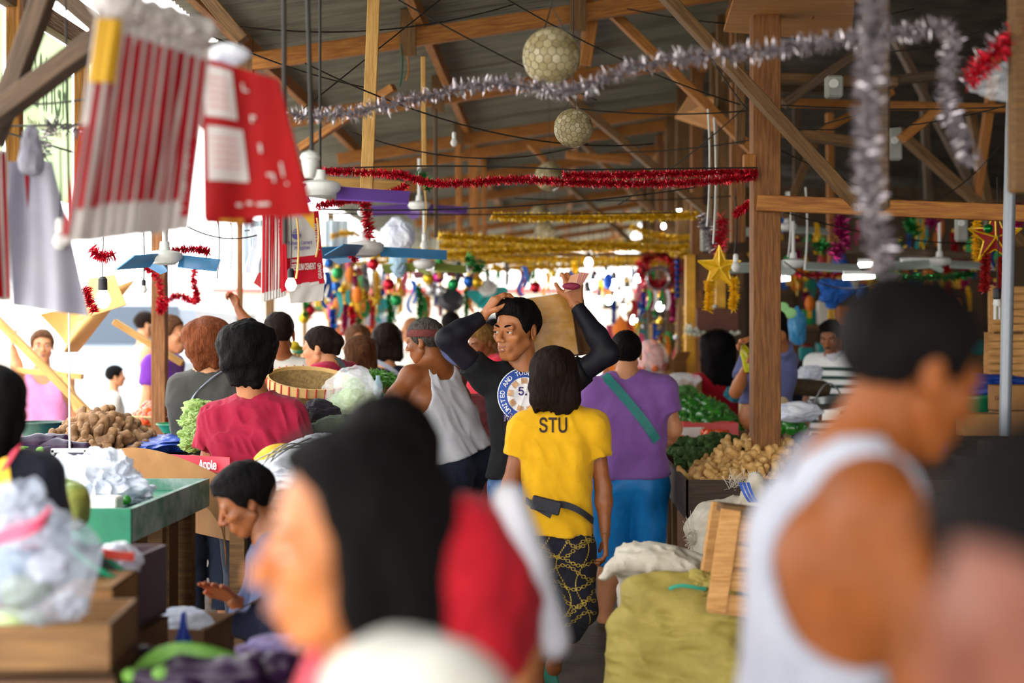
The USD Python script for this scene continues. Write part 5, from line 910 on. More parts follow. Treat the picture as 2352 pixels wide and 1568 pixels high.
# ---- left foreground: boxes, big bag, basket, eggplants
w_box = wood('box_board', '6a4a2a', '866238')
carton('wooden_box', A([*P(70, 0, 3.55)[:2], .83]), (.46, .34, .115), 4, 'pale wooden box at the bottom left under the big plastic bag', w_box, 'box', wall=.012); carton('wooden_box', A([*P(70, 0, 3.55)[:2], .0]), (.5, .38, .82), 3, 'tall dark carton under the pale wooden box at the bottom left', m_card_d, 'box', open_=False)
carton('carton', A([*P(225, 0, 3.95)[:2], .80]), (.15, .3, .16), 2, 'brown carton behind the pale wooden box, under the green-rimmed basket', m_card, open_=False); carton('carton', A([*P(215, 0, 3.95)[:2], .0]), (.2, .34, .79), 2, 'dark brown carton standing on the floor under the basket', m_card_d, open_=False)
carton('dark_tray', A([*P(270, 0, 4.4)[:2], .74]), (.15, .46, .22), -6, 'dark purple-brown tray with a pale rim beside the green table', M('tray_dark', hx('4c3a3e'), rough=.7), 'tray', wall=.014); carton('carton', A([*P(270, 0, 4.4)[:2], .0]), (.16, .46, .73), -6, 'dark carton standing under the purple-brown tray', m_card_d, open_=False)
one('plastic_bag', crumple(P(275, 1285, 4.25), (.06, .06, .05), 81, .5), m_plast, 'white plastic bag with a red band in the dark tray', 'bag'); one('red_band', ribbon(curve([P(235, 1268, 4.16), P(275, 1276, 4.15), P(308, 1278, 4.17)], 8), .026, (0, 0, 1), .006), M('coral_plastic', hx('d84a3c'), rough=.5), 'coral red band lying on the white bag in the dark tray', 'band')
bk = T('mesh_basket', 'dark mesh basket with a green rim behind the big plastic bag', 'basket', o=P(225, 1300, 4.0)); bm_ = mtx(P(195, 1330, 4.05), (0, 35, 10)); bk.part('mesh', placed(lathe([(.001, -.02), (.07, -.01), (.10, .06), (.095, .06), (.065, 0), (.001, -.01)], 26), bm_), M('dark_mesh', hx('2a3a30'), rough=.6)); bk.part('rim', placed(lathe([(.098, .055), (.106, .058), (.106, .07), (.098, .07), (.098, .055)], 26), bm_), M('rim_green', hx('0f8a64'), rough=.4))
one('gourd', nets(wrinkle(union([ell(P(110, 1135, 4.7), (.13, .09, .06)), ell(P(165, 1165, 4.6), (.06, .07, .08))], .04), .01, (20, 20, 20), 2), .011), M('gourd_skin', hx('5a7a3a'), hx('a8a24a'), sc=9, rough=.5), 'streaky green and yellow gourd behind the big plastic bag', 'gourd')
bb = T('big_plastic_bag', 'big knotted clear plastic bag with pink and blue goods at the bottom left', 'bag', o=P(95, 1400, 3.4)); m_film = M('bag_film', hx('98a0ae'), rough=.2, clear=.62, spec=.7, bump=.8, bsc=14); bb.part('film', crumple(P(85, 1300, 3.4), (.145, .13, .135), 84, .22, sub=5), m_film); bb.part('knot', crumple(P(45, 1180, 3.36), (.07, .06, .07), 85, .7), m_film); bb.part('tail', crumple(P(165, 1390, 3.38), (.035, .03, .03), 86, .8), m_film)
bb.part('pink_ribbon', ribbon(curve([P(-15, 1245, 3.24), P(40, 1222, 3.22), P(85, 1205, 3.22), P(110, 1180, 3.25)], 12), .035, (.3, 0, 1), .01), M('pink_ribbon', hx('d0506e'), rough=.5), label='pink ribbon')
for k, (x, y, r, cl, lb) in enumerate(((30, 1290, .06, '3a6a8a', 'blue packet'), (110, 1300, .05, 'b8bcc8', 'pale packet'), (60, 1350, .06, '6a7a4a', 'green packet'), (55, 1225, .05, 'd8809a', 'pink packet'))): bb.part('packet', crumple(P(x, y, 3.42), (r, r * .8, r * .8), 88 + k, .4), M('packet_' + cl, hx(cl), rough=.5), label=lb)
one('pale_squash', nets(ell(P(20, 1432, 3.5), (.10, .08, .035)), .01), M('squash_skin', hx('b8c88a'), rough=.5), 'pale green squash in the pale wooden box', 'squash')
cw = carton('work_carton', A([*P(420, 0, 4.85)[:2], .50]), (.26, .3, .17), -8, 'open dark carton the seated man works over', m_card_d, flaps=(('l', 40, .14), ('r', 30, .12)), cat_='carton'); one('clear_sheet', crumple(P(410, 1425, 4.82), (.10, .08, .04), 93, .5), m_film, 'sheet of clear plastic in the open dark carton', 'plastic'); carton('carton', A([*P(420, 0, 4.85)[:2], .0]), (.3, .32, .495), -4, 'low carton on the floor under the work carton', m_card_d, open_=False)
one('tag', box(P(362, 1395, 4.6), (.014, .006, .03)), M('orange_tag', hx('d8861e'), rough=.5), 'small orange tag stuck on the open carton', 'tag', smooth=False)
table('front_table', -1.05, -.50, 3.2, 4.1, .70, 'low table at the bottom of the view under the eggplants', w_table, w_mid)
for k in range(34): egg.put(mtx(P(rp.uniform(270, 640), rp.uniform(1528, 1600), 3.35 + .5 * rp.random()), (rp.uniform(0, 360), rp.uniform(-10, 10), rp.uniform(-35, 35)), 1.15), 'dark eggplant in the heap at the bottom of the view', 'eggplants in the foreground')
lb_ = [tube(curve([P(288 + k * 2, 1575, 3.5), P(330 + 3 * k, 1515 + k * 2, 3.5), P(400 + 3 * k, 1482 + k * 3.2, 3.48), P(520 + 2 * k, 1500 + k * 2.5, 3.5), P(600, 1530 + k * 3, 3.52)], 16), .0065, 6) for k in range(9)]
lbt = T('yardlong_beans', 'arched bunch of bright green yardlong beans over the eggplants', 'beans', o=P(440, 1560, 3.5))
m_bean2 = M('yardlong_green', hx('3e6a1c'), hx('5c8a2e'), sc=20, rough=.5)
for q in lb_: lbt.part('bean', q, m_bean2)
one('blue_spout', lathe([(.001, .10), (.008, .09), (.012, .05), (.03, .0), (.001, 0)], 14, P(421, 1478, 4.3)), M('blue_plastic', hx('1c3fa8'), rough=.35), 'blue pointed plastic spout behind the green beans', 'spout'); one('lavender_cloth', crumple(P(640, 1500, 3.9), (.11, .1, .045), 95, .5), cloth('lavender', '8a88b8', '5a3a5a'), 'lavender and purple cloth beside the bobbed woman', 'cloth')
# ================================================================ hanging things
def foil(n, c, c2=None, rough=.22): return M('foil_' + n, hx(c), hx(c2 or c), sc=60, rough=rough, metal=.7, spec=.6)
FO = dict(silver=foil('silver', 'aea6a8', '807880', .10), red=foil('red', 'd0142e', 'a80c24', .3), gold=M('foil_gold', hx('f2cc18'), hx('d8a810'), sc=60, rough=.3, metal=.35, spec=.8), green=foil('green', '1f8a3a', '0f6a2c'), magenta=foil('magenta', 'b4186a', '8a1050'), blue=foil('blue', '1f58b8', '184898'))
def tinsel(pts, r, per=900, w=.004, seed=0, spread=1.0):
    """strips of foil standing out round a wire"""
    g = np.random.default_rng(seed); c = curve(pts, 80); L = np.linalg.norm(np.diff(c, axis=0), axis=1).sum(); n = int(L * per); t = g.random(n) * 79; i = t.astype(int); fr = (t - i)[:, None]; q = c[i] * (1 - fr) + c[np.minimum(i + 1, 79)] * fr
    tg = c[np.minimum(i + 1, 79)] - c[i]; tg /= np.linalg.norm(tg, axis=1, keepdims=True); d = g.normal(size=(n, 3)); d -= (d * tg).sum(1, keepdims=True) * tg * (1 - .25 * spread); d /= np.linalg.norm(d, axis=1, keepdims=True); s = np.cross(d, g.normal(size=(n, 3))); s /= np.linalg.norm(s, axis=1, keepdims=True)
    ln = (r * (.55 + .55 * g.random(n)))[:, None]; bend = np.cross(d, s) * ln * .25 * g.normal(size=(n, 1)); a, b, m = q - s * w / 2, q + s * w / 2, q + d * ln * .6 + bend * .3
    v = np.stack([a, b, m + s * w * .5, m - s * w * .5, q + d * ln + bend], 1).reshape(-1, 3); k = np.arange(n)[:, None] * 5; f = np.vstack([k + [0, 1, 2], k + [0, 2, 3], k + [3, 2, 4]]); return (v, f)
def garland(label, pts, r, mat, per=900, w=.004, seed=0, group=None, spread=1.0): return one('tinsel_garland', tinsel(pts, r, per, w, seed, spread), mat if not isinstance(mat, str) else FO[mat], label, 'garland', group, smooth=False, kind=None)
S3 = lambda *q: [P(*x) for x in q]
garland('long blurred silver tinsel garland sweeping across the roof from left to right', S3((672, 262, 5.7), (900, 240, 5.5), (1200, 195, 5.2), (1330, 205, 5.0), (1420, 165, 4.9), (1700, 125, 4.6), (1900, 95, 4.4), (2100, 72, 4.2), (2165, 55, 4.15)), .045, 'silver', 900, .006, 1)
garland('silver tinsel tail hanging down at the upper right, end of the long garland', S3((2160, 60, 4.1), (2185, 110, 4.05), (2172, 210, 4.05), (2195, 290, 4.0), (2235, 380, 4.0)), .044, 'silver', 1000, .006, 2)
garland('thick silver tinsel garland hanging straight down in front of the dark timber', S3((2005, -60, 3.3), (2000, 150, 3.3), (1992, 330, 3.3), (2000, 450, 3.3), (2018, 560, 3.3), (2035, 650, 3.3)), .048, 'silver', 1500, .007, 3)
garland('small grey tinsel garland in front of the green banners', S3((195, 290, 5.4), (150, 292, 5.4), (112, 285, 5.4), (105, 320, 5.4), (92, 365, 5.4)), .045, 'silver', 900, .005, 4)
for k, (pts, lab, r) in enumerate(((S3((722, 392, 7.2), (850, 397, 7.2), (935, 402, 7.2)), 'upper left red tinsel garland over the pale wooden tray', .030), (S3((925, 400, 7.2), (980, 418, 7.2), (1150, 414, 7.3), (1300, 418, 7.5), (1500, 422, 7.7), (1738, 405, 7.9)), 'long red tinsel garland stretched across the hall to the tall post', .032),
        (S3((1295, 402, 7.4), (1450, 402, 7.6), (1600, 398, 7.8), (1740, 396, 7.9)), 'second red tinsel strand lying on the long red garland', .030), (S3((725, 474, 7.6), (800, 462, 7.6), (880, 448, 7.5), (935, 425, 7.4)), 'lower red tinsel garland rising behind the purple fan', .028), (S3((842, 455, 8.3), (838, 475, 8.3), (850, 500, 8.3)), 'short red tinsel wound round the fan rod above the white ball', .05),
        (S3((836, 500, 8.35), (845, 520, 8.35), (850, 548, 8.35)), 'short red tinsel wound round the fan rod below the white ball', .052), (S3((805, 585, 8.45), (818, 600, 8.45)), 'red tinsel tuft hanging under the blue fan', .03),
        (S3((345, 590, 8.9), (330, 610, 8.9), (362, 640, 8.9), (368, 715, 8.9), (400, 680, 8.9), (440, 690, 8.9), (452, 680, 8.8), (445, 640, 8.8), (472, 600, 8.8)), 'red tinsel garland looped round the post by the woman in violet', .035), (S3((390, 582, 7.0), (430, 572, 7.0), (480, 580, 7.0)), 'red tinsel lying on the left blue fan', .03),
        (S3((210, 570, 7.2), (240, 590, 7.2), (262, 585, 7.2)), 'red tinsel bunch hanging below the striped sacks', .045), (S3((195, 660, 7.4), (205, 690, 7.4), (215, 715, 7.4)), 'red tinsel tuft hanging beside the lit bulb', .04), (S3((1738, 455, 8.1), (1720, 470, 8.2), (1690, 492, 8.4)), 'red tinsel on the wire left of the tall post', .035))):
    garland(lab, pts, r * 1.0, 'red', 2000, .006, 20 + k)
garland('red half of the red and silver tinsel above the star lantern', S3((1660, 500, 9.3), (1655, 540, 9.3), (1650, 578, 9.3)), .07, 'red', 1600, .005, 40); garland('silver half of the red and silver tinsel above the star lantern', S3((1612, 490, 9.35), (1625, 530, 9.35), (1648, 575, 9.35)), .07, 'silver', 1400, .005, 41)
garland('red tinsel at the top right corner', S3((2370, 50, 4.6), (2300, 110, 4.6), (2225, 190, 4.6)), .055, 'red', 1200, .006, 42); garland('silver tinsel along the red tinsel at the top right corner', S3((2370, 30, 4.65), (2280, 110, 4.65), (2215, 195, 4.65)), .05, 'silver', 600, .006, 43)
one('white_fluff', crumple(P(2310, 185, 4.8), (.10, .06, .06), 44, .6), m_clear, 'pale clear plastic bunched at the upper right below the red tinsel', 'plastic')
gold = [((1130, 497, 9.6), (1360, 500, 9.8), (1604, 494, 10)), ((1008, 542, 11), (1250, 556, 11.3), (1560, 572, 11.6)), ((732, 572, 11.5), (900, 585, 11.7), (1160, 578, 12), (1480, 570, 12.4)), ((1010, 565, 12.8), (1250, 570, 13), (1590, 566, 13.2)), ((960, 575, 13.5), (1200, 592, 13.8), (1545, 585, 14)), ((1020, 552, 15), (1300, 562, 15.2), (1500, 552, 15.4)), ((1130, 617, 14), (1300, 612, 14.2), (1560, 600, 14.4)), ((740, 612, 15), (900, 600, 15.2), (1100, 590, 15.4)), ((1060, 598, 16), (1260, 602, 16.2), (1480, 596, 16.4)), ((760, 545, 14), (800, 535, 14), (850, 560, 14)), ((1450, 520, 13), (1530, 545, 13.2), (1610, 540, 13.4)), ((1540, 580, 12.2), (1585, 590, 12.2), (1600, 600, 12.2))]
for k, g in enumerate(gold): garland('nearest gold tinsel garland, strung just under the red ones' if k == 0 else ['', 'second gold tinsel garland from the front, left of centre under the orange rafters', 'gold tinsel garland behind the blue fan and the white bag', 'gold tinsel garland in the middle rows, reaching right to the wreath', 'gold tinsel garland running just above the heart-shaped green bunch', 'far gold tinsel garland high under the roof end', 'low far gold tinsel garland above the carton', 'gold tinsel garland behind the olive green fan', 'farthest gold tinsel garland over the bright end of the hall', 'short arched gold tinsel over the cement sacks', 'short gold tinsel rising toward the slanting struts', 'short gold tinsel right above the red wreath'][k], S3(*g), .040 if k == 0 else .045, 'gold', 1500, .010, 60 + k, None)
for pts, c, r, lab in ((S3((958, 398, 8.6), (975, 412, 8.6), (985, 435, 8.6)), 'green', .045, 'green and gold tinsel bunch hanging at the red garland'), (S3((1072, 590, 11), (1085, 605, 11), (1098, 620, 11), (1105, 595, 11)), 'green', .06, 'heart-shaped green tinsel bunch hanging under the gold garlands'),
        (S3((1925, 500, 10), (1935, 550, 10), (1912, 590, 10)), 'magenta', .09, 'magenta tinsel bunch left of the thick silver garland'), (S3((2130, 500, 10.5), (2150, 515, 10.5)), 'magenta', .09, 'small magenta tinsel bunch right of the thick silver garland'), (S3((1880, 555, 10.5), (1900, 580, 10.5)), 'green', .08, 'green tinsel bunch beside the magenta one'), (S3((2015, 632, 11), (2110, 640, 11), (2235, 628, 11)), 'green', .05, 'green tinsel garland on the right under the tube lamps'),
        (S3((1790, 622, 12), (1880, 632, 12), (1965, 625, 12)), 'red', .035, 'dark red tinsel garland behind the white fans'), (S3((1720, 590, 12.5), (1760, 575, 12.5)), 'gold', .05, 'gold tinsel behind the tall post'), (S3((2085, 500, 11), (2105, 540, 11)), 'green', .07, 'green tinsel beside the small magenta bunch'), (S3((2335, 470, 9), (2340, 520, 9)), 'magenta', .06, 'magenta tinsel at the right edge'), (S3((1490, 620, 14), (1510, 655, 14)), 'green', .06, 'green tinsel below the red wreath')):
    garland(lab, pts, r, c, 1300, .007, hash_ if False else int(r * 1000) + len(lab))
wr = T('wreath', 'round red tinsel wreath with a silver ring hanging far right of the carton', 'wreath', o=P(1515, 640, 13)); th_ = np.linspace(0, 6.28, 30)
wr.part('red_tinsel', tinsel([P(1515, 620, 13) + A([.16 * math.cos(a), 0, .15 * math.sin(a)]) for a in th_] , .085, 1600, .008, 5), FO['red'], smooth=False); wr.part('silver_ring', tube([P(1512, 640, 12.85) + A([.10 * math.cos(a), 0, .10 * math.sin(a)]) for a in th_], .016, 6), FO['silver']); 
for k in range(5): wr.part('ribbon', ribbon(curve([P(1490 + k * 14, 665, 12.85), P(1492 + k * 15, 690, 12.85), P(1484 + k * 16, 712, 12.85)], 6), .03, (1, 0, .2), .004), m_white if k % 2 else FO['green'], smooth=False)
one('blue_dangle', cat([lathe([(.001, .03), (.028, 0), (.001, -.03)], 8, P(1556, 600 + q * 13, 12.4)) for q in range(7)]), FO['blue'], 'vertical string of blue foil diamonds beside the red wreath', 'ornament', smooth=False)
# ---- capiz shell lamps
def capiz(R_, c, label, group=None, cord_top=None):
    ico = trimesh.creation.icosphere(subdivisions=2, radius=1.0); V = ico.vertices; t = T('shell_lamp', label, 'lamp', o=c, group=group); t.part('inner_globe', ball((0, 0, 0), R_ * .955, 3), M('lamp_core', hx('7a6e54'), rough=.7), smooth=True, local=True)
    fn = ico.face_normals; ctr = ico.triangles_center / np.linalg.norm(ico.triangles_center, axis=1, keepdims=True)
    for i, v in enumerate(V):
        fs = [k for k in ico.vertex_faces[i] if k >= 0]; p = ctr[fs]; a = unit(p[0] - v * (p[0] @ v)); b = np.cross(v, a); o = np.argsort(np.arctan2(p @ b, p @ a)); p = p[o]; p = v * .10 + p * .90 ; q = np.vstack([p * R_ / np.linalg.norm(p, axis=1, keepdims=True) * .995, [v * R_ * 1.0]]); n = len(p)
        inn = q[:n] * .955; f = [(k, (k + 1) % n, n) for k in range(n)] + [(k, n + 1 + k, n + 1 + (k + 1) % n) for k in range(n)] + [(k, n + 1 + (k + 1) % n, (k + 1) % n) for k in range(n)]
        t.part('shell', (np.vstack([q, inn]), A(f)), CAP[(i * 7 + i // 5) % 3], smooth=False, local=True)
    for k in range(3): a = k * 2.09; t.part('hanger', tube([A([math.cos(a) * R_ * .5, math.sin(a) * R_ * .5, R_ * .86]), A([0, 0, R_ * 1.75])], .0022, 5), m_wire, local=True)
    t.part('cord', tube([A([0, 0, R_ * 1.7]), A([0, 0, cord_top or .5])], .003, 5), m_wire, local=True)
    return t
m_wire = M('dark_wire', hx('221d18'), rough=.6); CAP = [M('shell_a', hx('b8aa84'), hx('9a8c66'), sc=9, rough=.35, thru=.2), M('shell_b', hx('a6976e'), hx('847652'), sc=9, rough=.35, thru=.2), M('shell_c', hx('cabf9e'), hx('a89a74'), sc=9, rough=.3, thru=.2)]
l1 = capiz(.114, P(1266, 130, 5.6), 'larger round capiz-shell lamp hanging under the first rafter', cord_top=1.1)
l2 = copy(l1, mtx(P(1317, 294, 7.6), (0, 0, 40), .92), 'smaller round capiz-shell lamp below the silver garland')
for k, (x, y, d, s_) in enumerate(((1262, 405, 10.5, .95), (1252, 532, 14, .9), (1240, 490, 16, .9), (1280, 560, 18, .9))): copy(l1, mtx(P(x, y, d), (0, 0, 30 * k), s_), 'far round capiz-shell lamp behind the tinsel garlands', 'lamp', 'far shell lamps')
# ---- ceiling fans
m_fanw = M('fan_white', hx('cfd0cc'), rough=.4); m_grill = M('fan_grill', hx('a8aaa8'), rough=.5)
def fan(label, c, r, col, angs, rod=.4, tilt=(0, 0), rodm=None, hub=.075, w=.11, drop=-.02, n3=True):
    t = T('ceiling_fan', label, 'fan', o=c, rot=(tilt[0], tilt[1], 0)); k = hub / .075
    t.part('motor', placed(lathe([(.001, -.036), (.05, -.034), (.078, -.016), (.086, -.002), (.086, .016), (.07, .026), (.026, .034), (.022, .075), (.001, .075)], 28), np.diag([k, k, k, 1])), m_fanw, local=True)
    t.part('grill', placed(lathe([(.001, -.040), (.030, -.0385), (.056, -.0345), (.05, -.033), (.001, -.033)], 28), np.diag([k, k, k, 1])), m_grill, local=True)
    for a in angs:
        a = math.radians(a); d, s_ = A([math.cos(a), math.sin(a), 0]), A([-math.sin(a), math.cos(a), 0]); x = np.linspace(.07 * k, r, 9)
        bl = sheet(9, 4, lambda uu, vv: tuple(d[q] * (.07 * k + (r - .07 * k) * uu) + s_[q] * (vv - .5) * w * (.55 + .6 * np.sin(np.minimum(uu * 2.4, 2.2))) + (q == 2) * (drop + (vv - .5) * .06 - .02 * uu) for q in range(3)), .006); t.part('blade', bl, col, local=True, label=None)
    if rod: t.part('rod', tube([(0, 0, .06), (0, 0, rod)], .012 if rodm is None else .006, 10), rodm or m_fanw, local=True)
    return t
bl_blue = M('blade_blue', hx('3f86b8'), hx('346f9e'), sc=3, rough=.4); bl_pur = M('blade_purple', hx('5a3a86'), rough=.4); bl_grn = M('blade_green', hx('7a8a3a'), rough=.5); bl_pink = M('blade_pink', hx('a86a74'), rough=.5); bl_teal = M('blade_teal', hx('2a9a98'), rough=.4); bl_wht = M('blade_white', hx('a8b4ac'), rough=.5)
f1 = fan('ceiling fan with two long blue blades hanging in front of the cement sacks', P(838, 570, 8.5), .49, bl_blue, (2, 122, 178, 255), .55, hub=.100); f1.part('white_ball', ball((0, 0, .215), .045, 3, (1, 1, .75)), m_fanw, local=True)
fan('blurred ceiling fan with purple blades behind the red sack', P(735, 432, 5.9), .37, bl_pur, (0, 150, 215), .9, rodm=m_wire); fan('ceiling fan with white and purple blades under the pale tray', P(963, 472, 10.6), .36, bl_pur, (-5, 175, 110), .35); fan('ceiling fan with olive green blades below the blue fan', P(975, 606, 10.6), .31, bl_grn, (4, 176, 100), .45)
fan('far ceiling fan with pink blades', P(1008, 622, 13.2), .24, bl_pink, (10, 172), .3); fan('tilted fan with broad turquoise blades left of the carton', P(1120, 662, 13.2), .18, bl_teal, (-30, 210, 270), .2, tilt=(58, 0), w=.17); fan('ceiling fan with a blue blade at the red-wrapped post on the left', P(378, 590, 6.9), .26, bl_blue, (2, 120, 240), .3)
fan('white ceiling fan right of the tall post', P(1822, 604, 10.2), .48, bl_wht, (0, 178, 90), .3); fan('white ceiling fan on the far right under the timbers', P(2158, 600, 10.8), .40, bl_wht, (-3, 176, 80), .3); fan('small white ceiling fan high on the right', P(1808, 521, 12.2), .35, bl_wht, (0, 170, 60), .3)
wf = T('wall_fan', 'dark stand fan hanging left of the turquoise one', 'fan', o=P(1035, 685, 13)); wf.part('guard', placed(lathe([(.001, .05), (.08, .045), (.125, .0), (.08, -.04), (.001, -.045)], 24), mtx(P(1035, 688, 13), (60, 20, 0))), M('fan_dark', hx('26262a'), rough=.5)); wf.part('neck', tube([P(1038, 675, 13.05), P(1052, 640, 13.1), P(1052, 600, 13.1)], .025, 8), looks['fan_dark'])
# ---- lamps
m_bulb = M('bulb_glass', hx('dcdcd8'), rough=.25, thru=.3); m_lit = M('bulb_lit', (1, .97, .92), glow=22.0); m_sock = M('socket_black', hx('17161a'), rough=.5)
def bulb(label, c, r=.03, lit=False, top=.5, name='light_bulb', group=None, sock=m_sock):
    t = T(name, label, 'bulb', o=c, group=group); t.part('glass', lathe([(.001, -r), (r * .6, -r * .82), (r, 0), (r * .75, r * .75), (r * .45, r * 1.3), (.001, r * 1.35)], 18), m_lit if lit else m_bulb, local=True, smooth=True); t.part('socket', lathe([(r * .5, r * 1.2), (r * .58, r * 1.4), (r * .55, r * 2.6), (r * .3, r * 2.9), (.001, r * 2.9)], 14), sock, local=True); t.part('cord', tube([(0, 0, r * 2.8), (.004, 0, top * .5), (0, 0, top)], .003, 5), m_wire, local=True); return t
bulb('bright lit bulb in front of the tan canvas on the left', P(236, 690, 7.6), .044, True, .8); bulb('lit bulb hanging at the lower edge of the cement sacks', P(668, 655, 7.8), .032, True, .4); bulb('round white unlit bulb below the striped sacks', P(138, 556, 4.6), .027, False, .3, sock=m_fanw); bulb('unlit bulb under the roof beside the thin lath', P(1043, 328, 9), .024, False, .12, sock=m_fanw); bulb('round white bulb right of the star lantern', P(1690, 614, 9.0), .03, False, .5, sock=m_fanw); bulb('white bulb hanging by the gold tinsel, left of centre', P(975, 565, 9.6), .03, False, .5, sock=m_fanw); bulb('dark socket with a bulb hanging in the bright gap at left', P(330, 665, 7.4), .018, False, .3)
bl = T('led_lamp', 'white cone-shaped lamp hanging on a dark rod left of the red garland', 'lamp', o=P(712, 370, 5.2)); bl.part('diffuser', lathe([(.001, .012), (.028, .0), (.036, -.012), (.036, -.02), (.03, -.026), (.001, -.026)][::-1], 24, P(712, 352, 5.2)), m_fanw); bl.part('body', lathe([(.032, -.0), (.03, -.035), (.022, -.075), (.018, -.085), (.001, -.085)], 24, P(712, 355, 5.2)), m_fanw)
for x0, x1, y1, d, lab in ((652, 655, 560, 5.0, 'dark rod hanging from the roof behind the red sack'), (706, 716, 345, 5.2, 'dark rod carrying the white cone lamp')): one('hanging_rod', tube([P(x0, -40, d), P(x1, y1, d)], .0085, 8), m_wire, lab, 'rod')
def cfl(label, c, s_=1.0):
    t = T('spiral_lamp', label, 'lamp', o=c); t.part('socket', lathe([(.001, .09), (.022, .085), (.024, .03), (.018, .02), (.001, .02)][::-1], 14), m_sock, local=True); t.part('ballast', lathe([(.001, .02), (.02, .02), (.024, -.01), (.02, -.02), (.001, -.02)][::-1], 14), m_fanw, local=True)
    for x in (-.012, .012):
        for y in (-.008, .008): t.part('tube', tube([(x, y, -.02), (x, y, -.10)], .0075, 8), m_bulb, local=True)
    t.part('cord', tube([(0, 0, .08), (.01, 0, .4), (0, 0, .75)], .004, 5), m_wire, local=True)
cfl('folded-tube lamp in a black socket just left of the tall post', P(1735, 645, 8.3)); cfl('folded-tube lamp in a black socket by the steel pipe', P(2290, 695, 8.5))
for k, (x0, x1, y, d, lab) in enumerate(((1937, 2010, 634, 9.6, 'lit tube lamp beside the end of the thick silver garland'), (1972, 2003, 606, 11, 'small lit tube lamp above the larger one'), (2068, 2135, 604, 11, 'lit tube lamp right of the thick silver garland'), (1792, 1815, 638, 12, 'small lit tube lamp below the white fan'))):
    t = T('tube_lamp', lab, 'lamp', o=P((x0 + x1) / 2, y, d)); t.part('tube', tube([P(x0, y + 3, d), P(x1, y + 1, d)], .018, 10), M('tube_lit', (.92, .95, 1), glow=11.0)); t.part('fitting', box(P((x0 + x1) / 2, y - 8, d), ((x1 - x0) / F * d, .04, .025)), m_fanw, smooth=False)
for k, (x, y, r) in enumerate(((1350, 690, .085), (1330, 670, .05), (1375, 692, .05), (1362, 655, .055), (1410, 655, .06), (1420, 680, .055), (1398, 690, .05), (1440, 672, .05), (1455, 735, .05), (1338, 735, .05), (1432, 710, .045), (1310, 640, .04), (1465, 640, .045), (1392, 632, .04), (1352, 604, .05), (1345, 700, .06), (1516, 705, .05), (1560, 480, .03), (1524, 520, .03))):
    bulb('glowing bulb in the cluster far right of the carton', P(x, y, 13.2), r * .72, True, .5, group='far glowing bulbs')
# ---- star lanterns
def star(c, r, th=.04, ratio=.42, rot=90):
    p = []; 
    for k in range(10): a = math.radians(rot + 36 * k); q = r if k % 2 == 0 else r * ratio; p.append((math.cos(a) * q, 0, math.sin(a) * q))
    v = A(p + [(0, -th, 0), (0, th, 0)]) + A(c); f = []
    for k in range(10): f += [(k, (k + 1) % 10, 10), ((k + 1) % 10, k, 11)]
    return (v, A(f)), A(p) + A(c)
def lantern(label, c, r, col, edge, tass, tassel_pts, edger=.005):
    t = T('star_lantern', label, 'lantern', o=c); m, p = star(c, r, r * .12); t.part('star', m, col, smooth=False)
    for k in range(5): t.part('outline', tube([p[2 * k] + A([0, -.004, 0]), A(c) + A([0, -r * .13, 0])], edger, 5), edge); 
    t.part('border', cat([tube([p[k], p[(k + 1) % 10]], edger, 5) for k in range(10)]), edge)
    for x, y0, y1, d in tassel_pts: t.part('tassel', tinsel([P(x, y0, d), P(x + 2, (y0 + y1) / 2, d), P(x - 2, y1, d)], .042, 2600, .009, int(x)), tass, smooth=False)
    return t
m_pyel = M('paper_yellow', hx('f0c01c'), hx('e0ac14'), sc=6, rough=.5, thru=.25); lantern('yellow paper star lantern with two yellow tassels on the yellow post', P(1652, 615, 9.15), .145, m_pyel, FO['gold'], m_pyel, ((1628, 645, 712, 9.15), (1684, 640, 710, 9.15)))
m_pred = M('paper_red', hx('b01818'), hx('8e1212'), sc=5, rough=.5, thru=.2); rl = lantern('red star lantern with gold ribs and long red tassels at the right edge', P(2285, 545, 8.6), .17, m_pred, FO['gold'], m_pred, ((2262, 580, 668, 8.6), (2300, 590, 672, 8.6))); rl.part('gold_fringe', tinsel(S3((2245, 500, 8.65), (2242, 560, 8.65), (2246, 600, 8.65)), .04, 1500, .008, 7), m_pyel, smooth=False); rl.part('rosette', ball(P(2270, 525, 8.38), .028, 2), FO['green'])
one('lantern_board', bevel((.30, .03, .17), .01), m_maroon if False else M('board_brown', hx('5e3424'), hx('4c2a1c'), sc=4, rough=.7), 'dark brown shaped board with a white lace edge under the star lantern', 'board', m=mtx(P(1648, 735, 11.2), (0, 0, 0), 1.12), smooth=False); one('lace_edge', cat([ball(P(1600 + k * 8, 764 + (k % 2) * 3, 11.1), .018, 1) for k in range(13)]), M('lace', hx('c8ccb8'), rough=.8), 'row of white lace puffs along the brown board', 'lace', kind='stuff')
one('white_flower', tinsel(S3((1590, 755, 11), (1588, 765, 11)), .07, 6000, .010, 9), M('flower_white', hx('d0d2c0'), rough=.8), 'white pompon flower at the left of the brown board', 'flower', smooth=False)
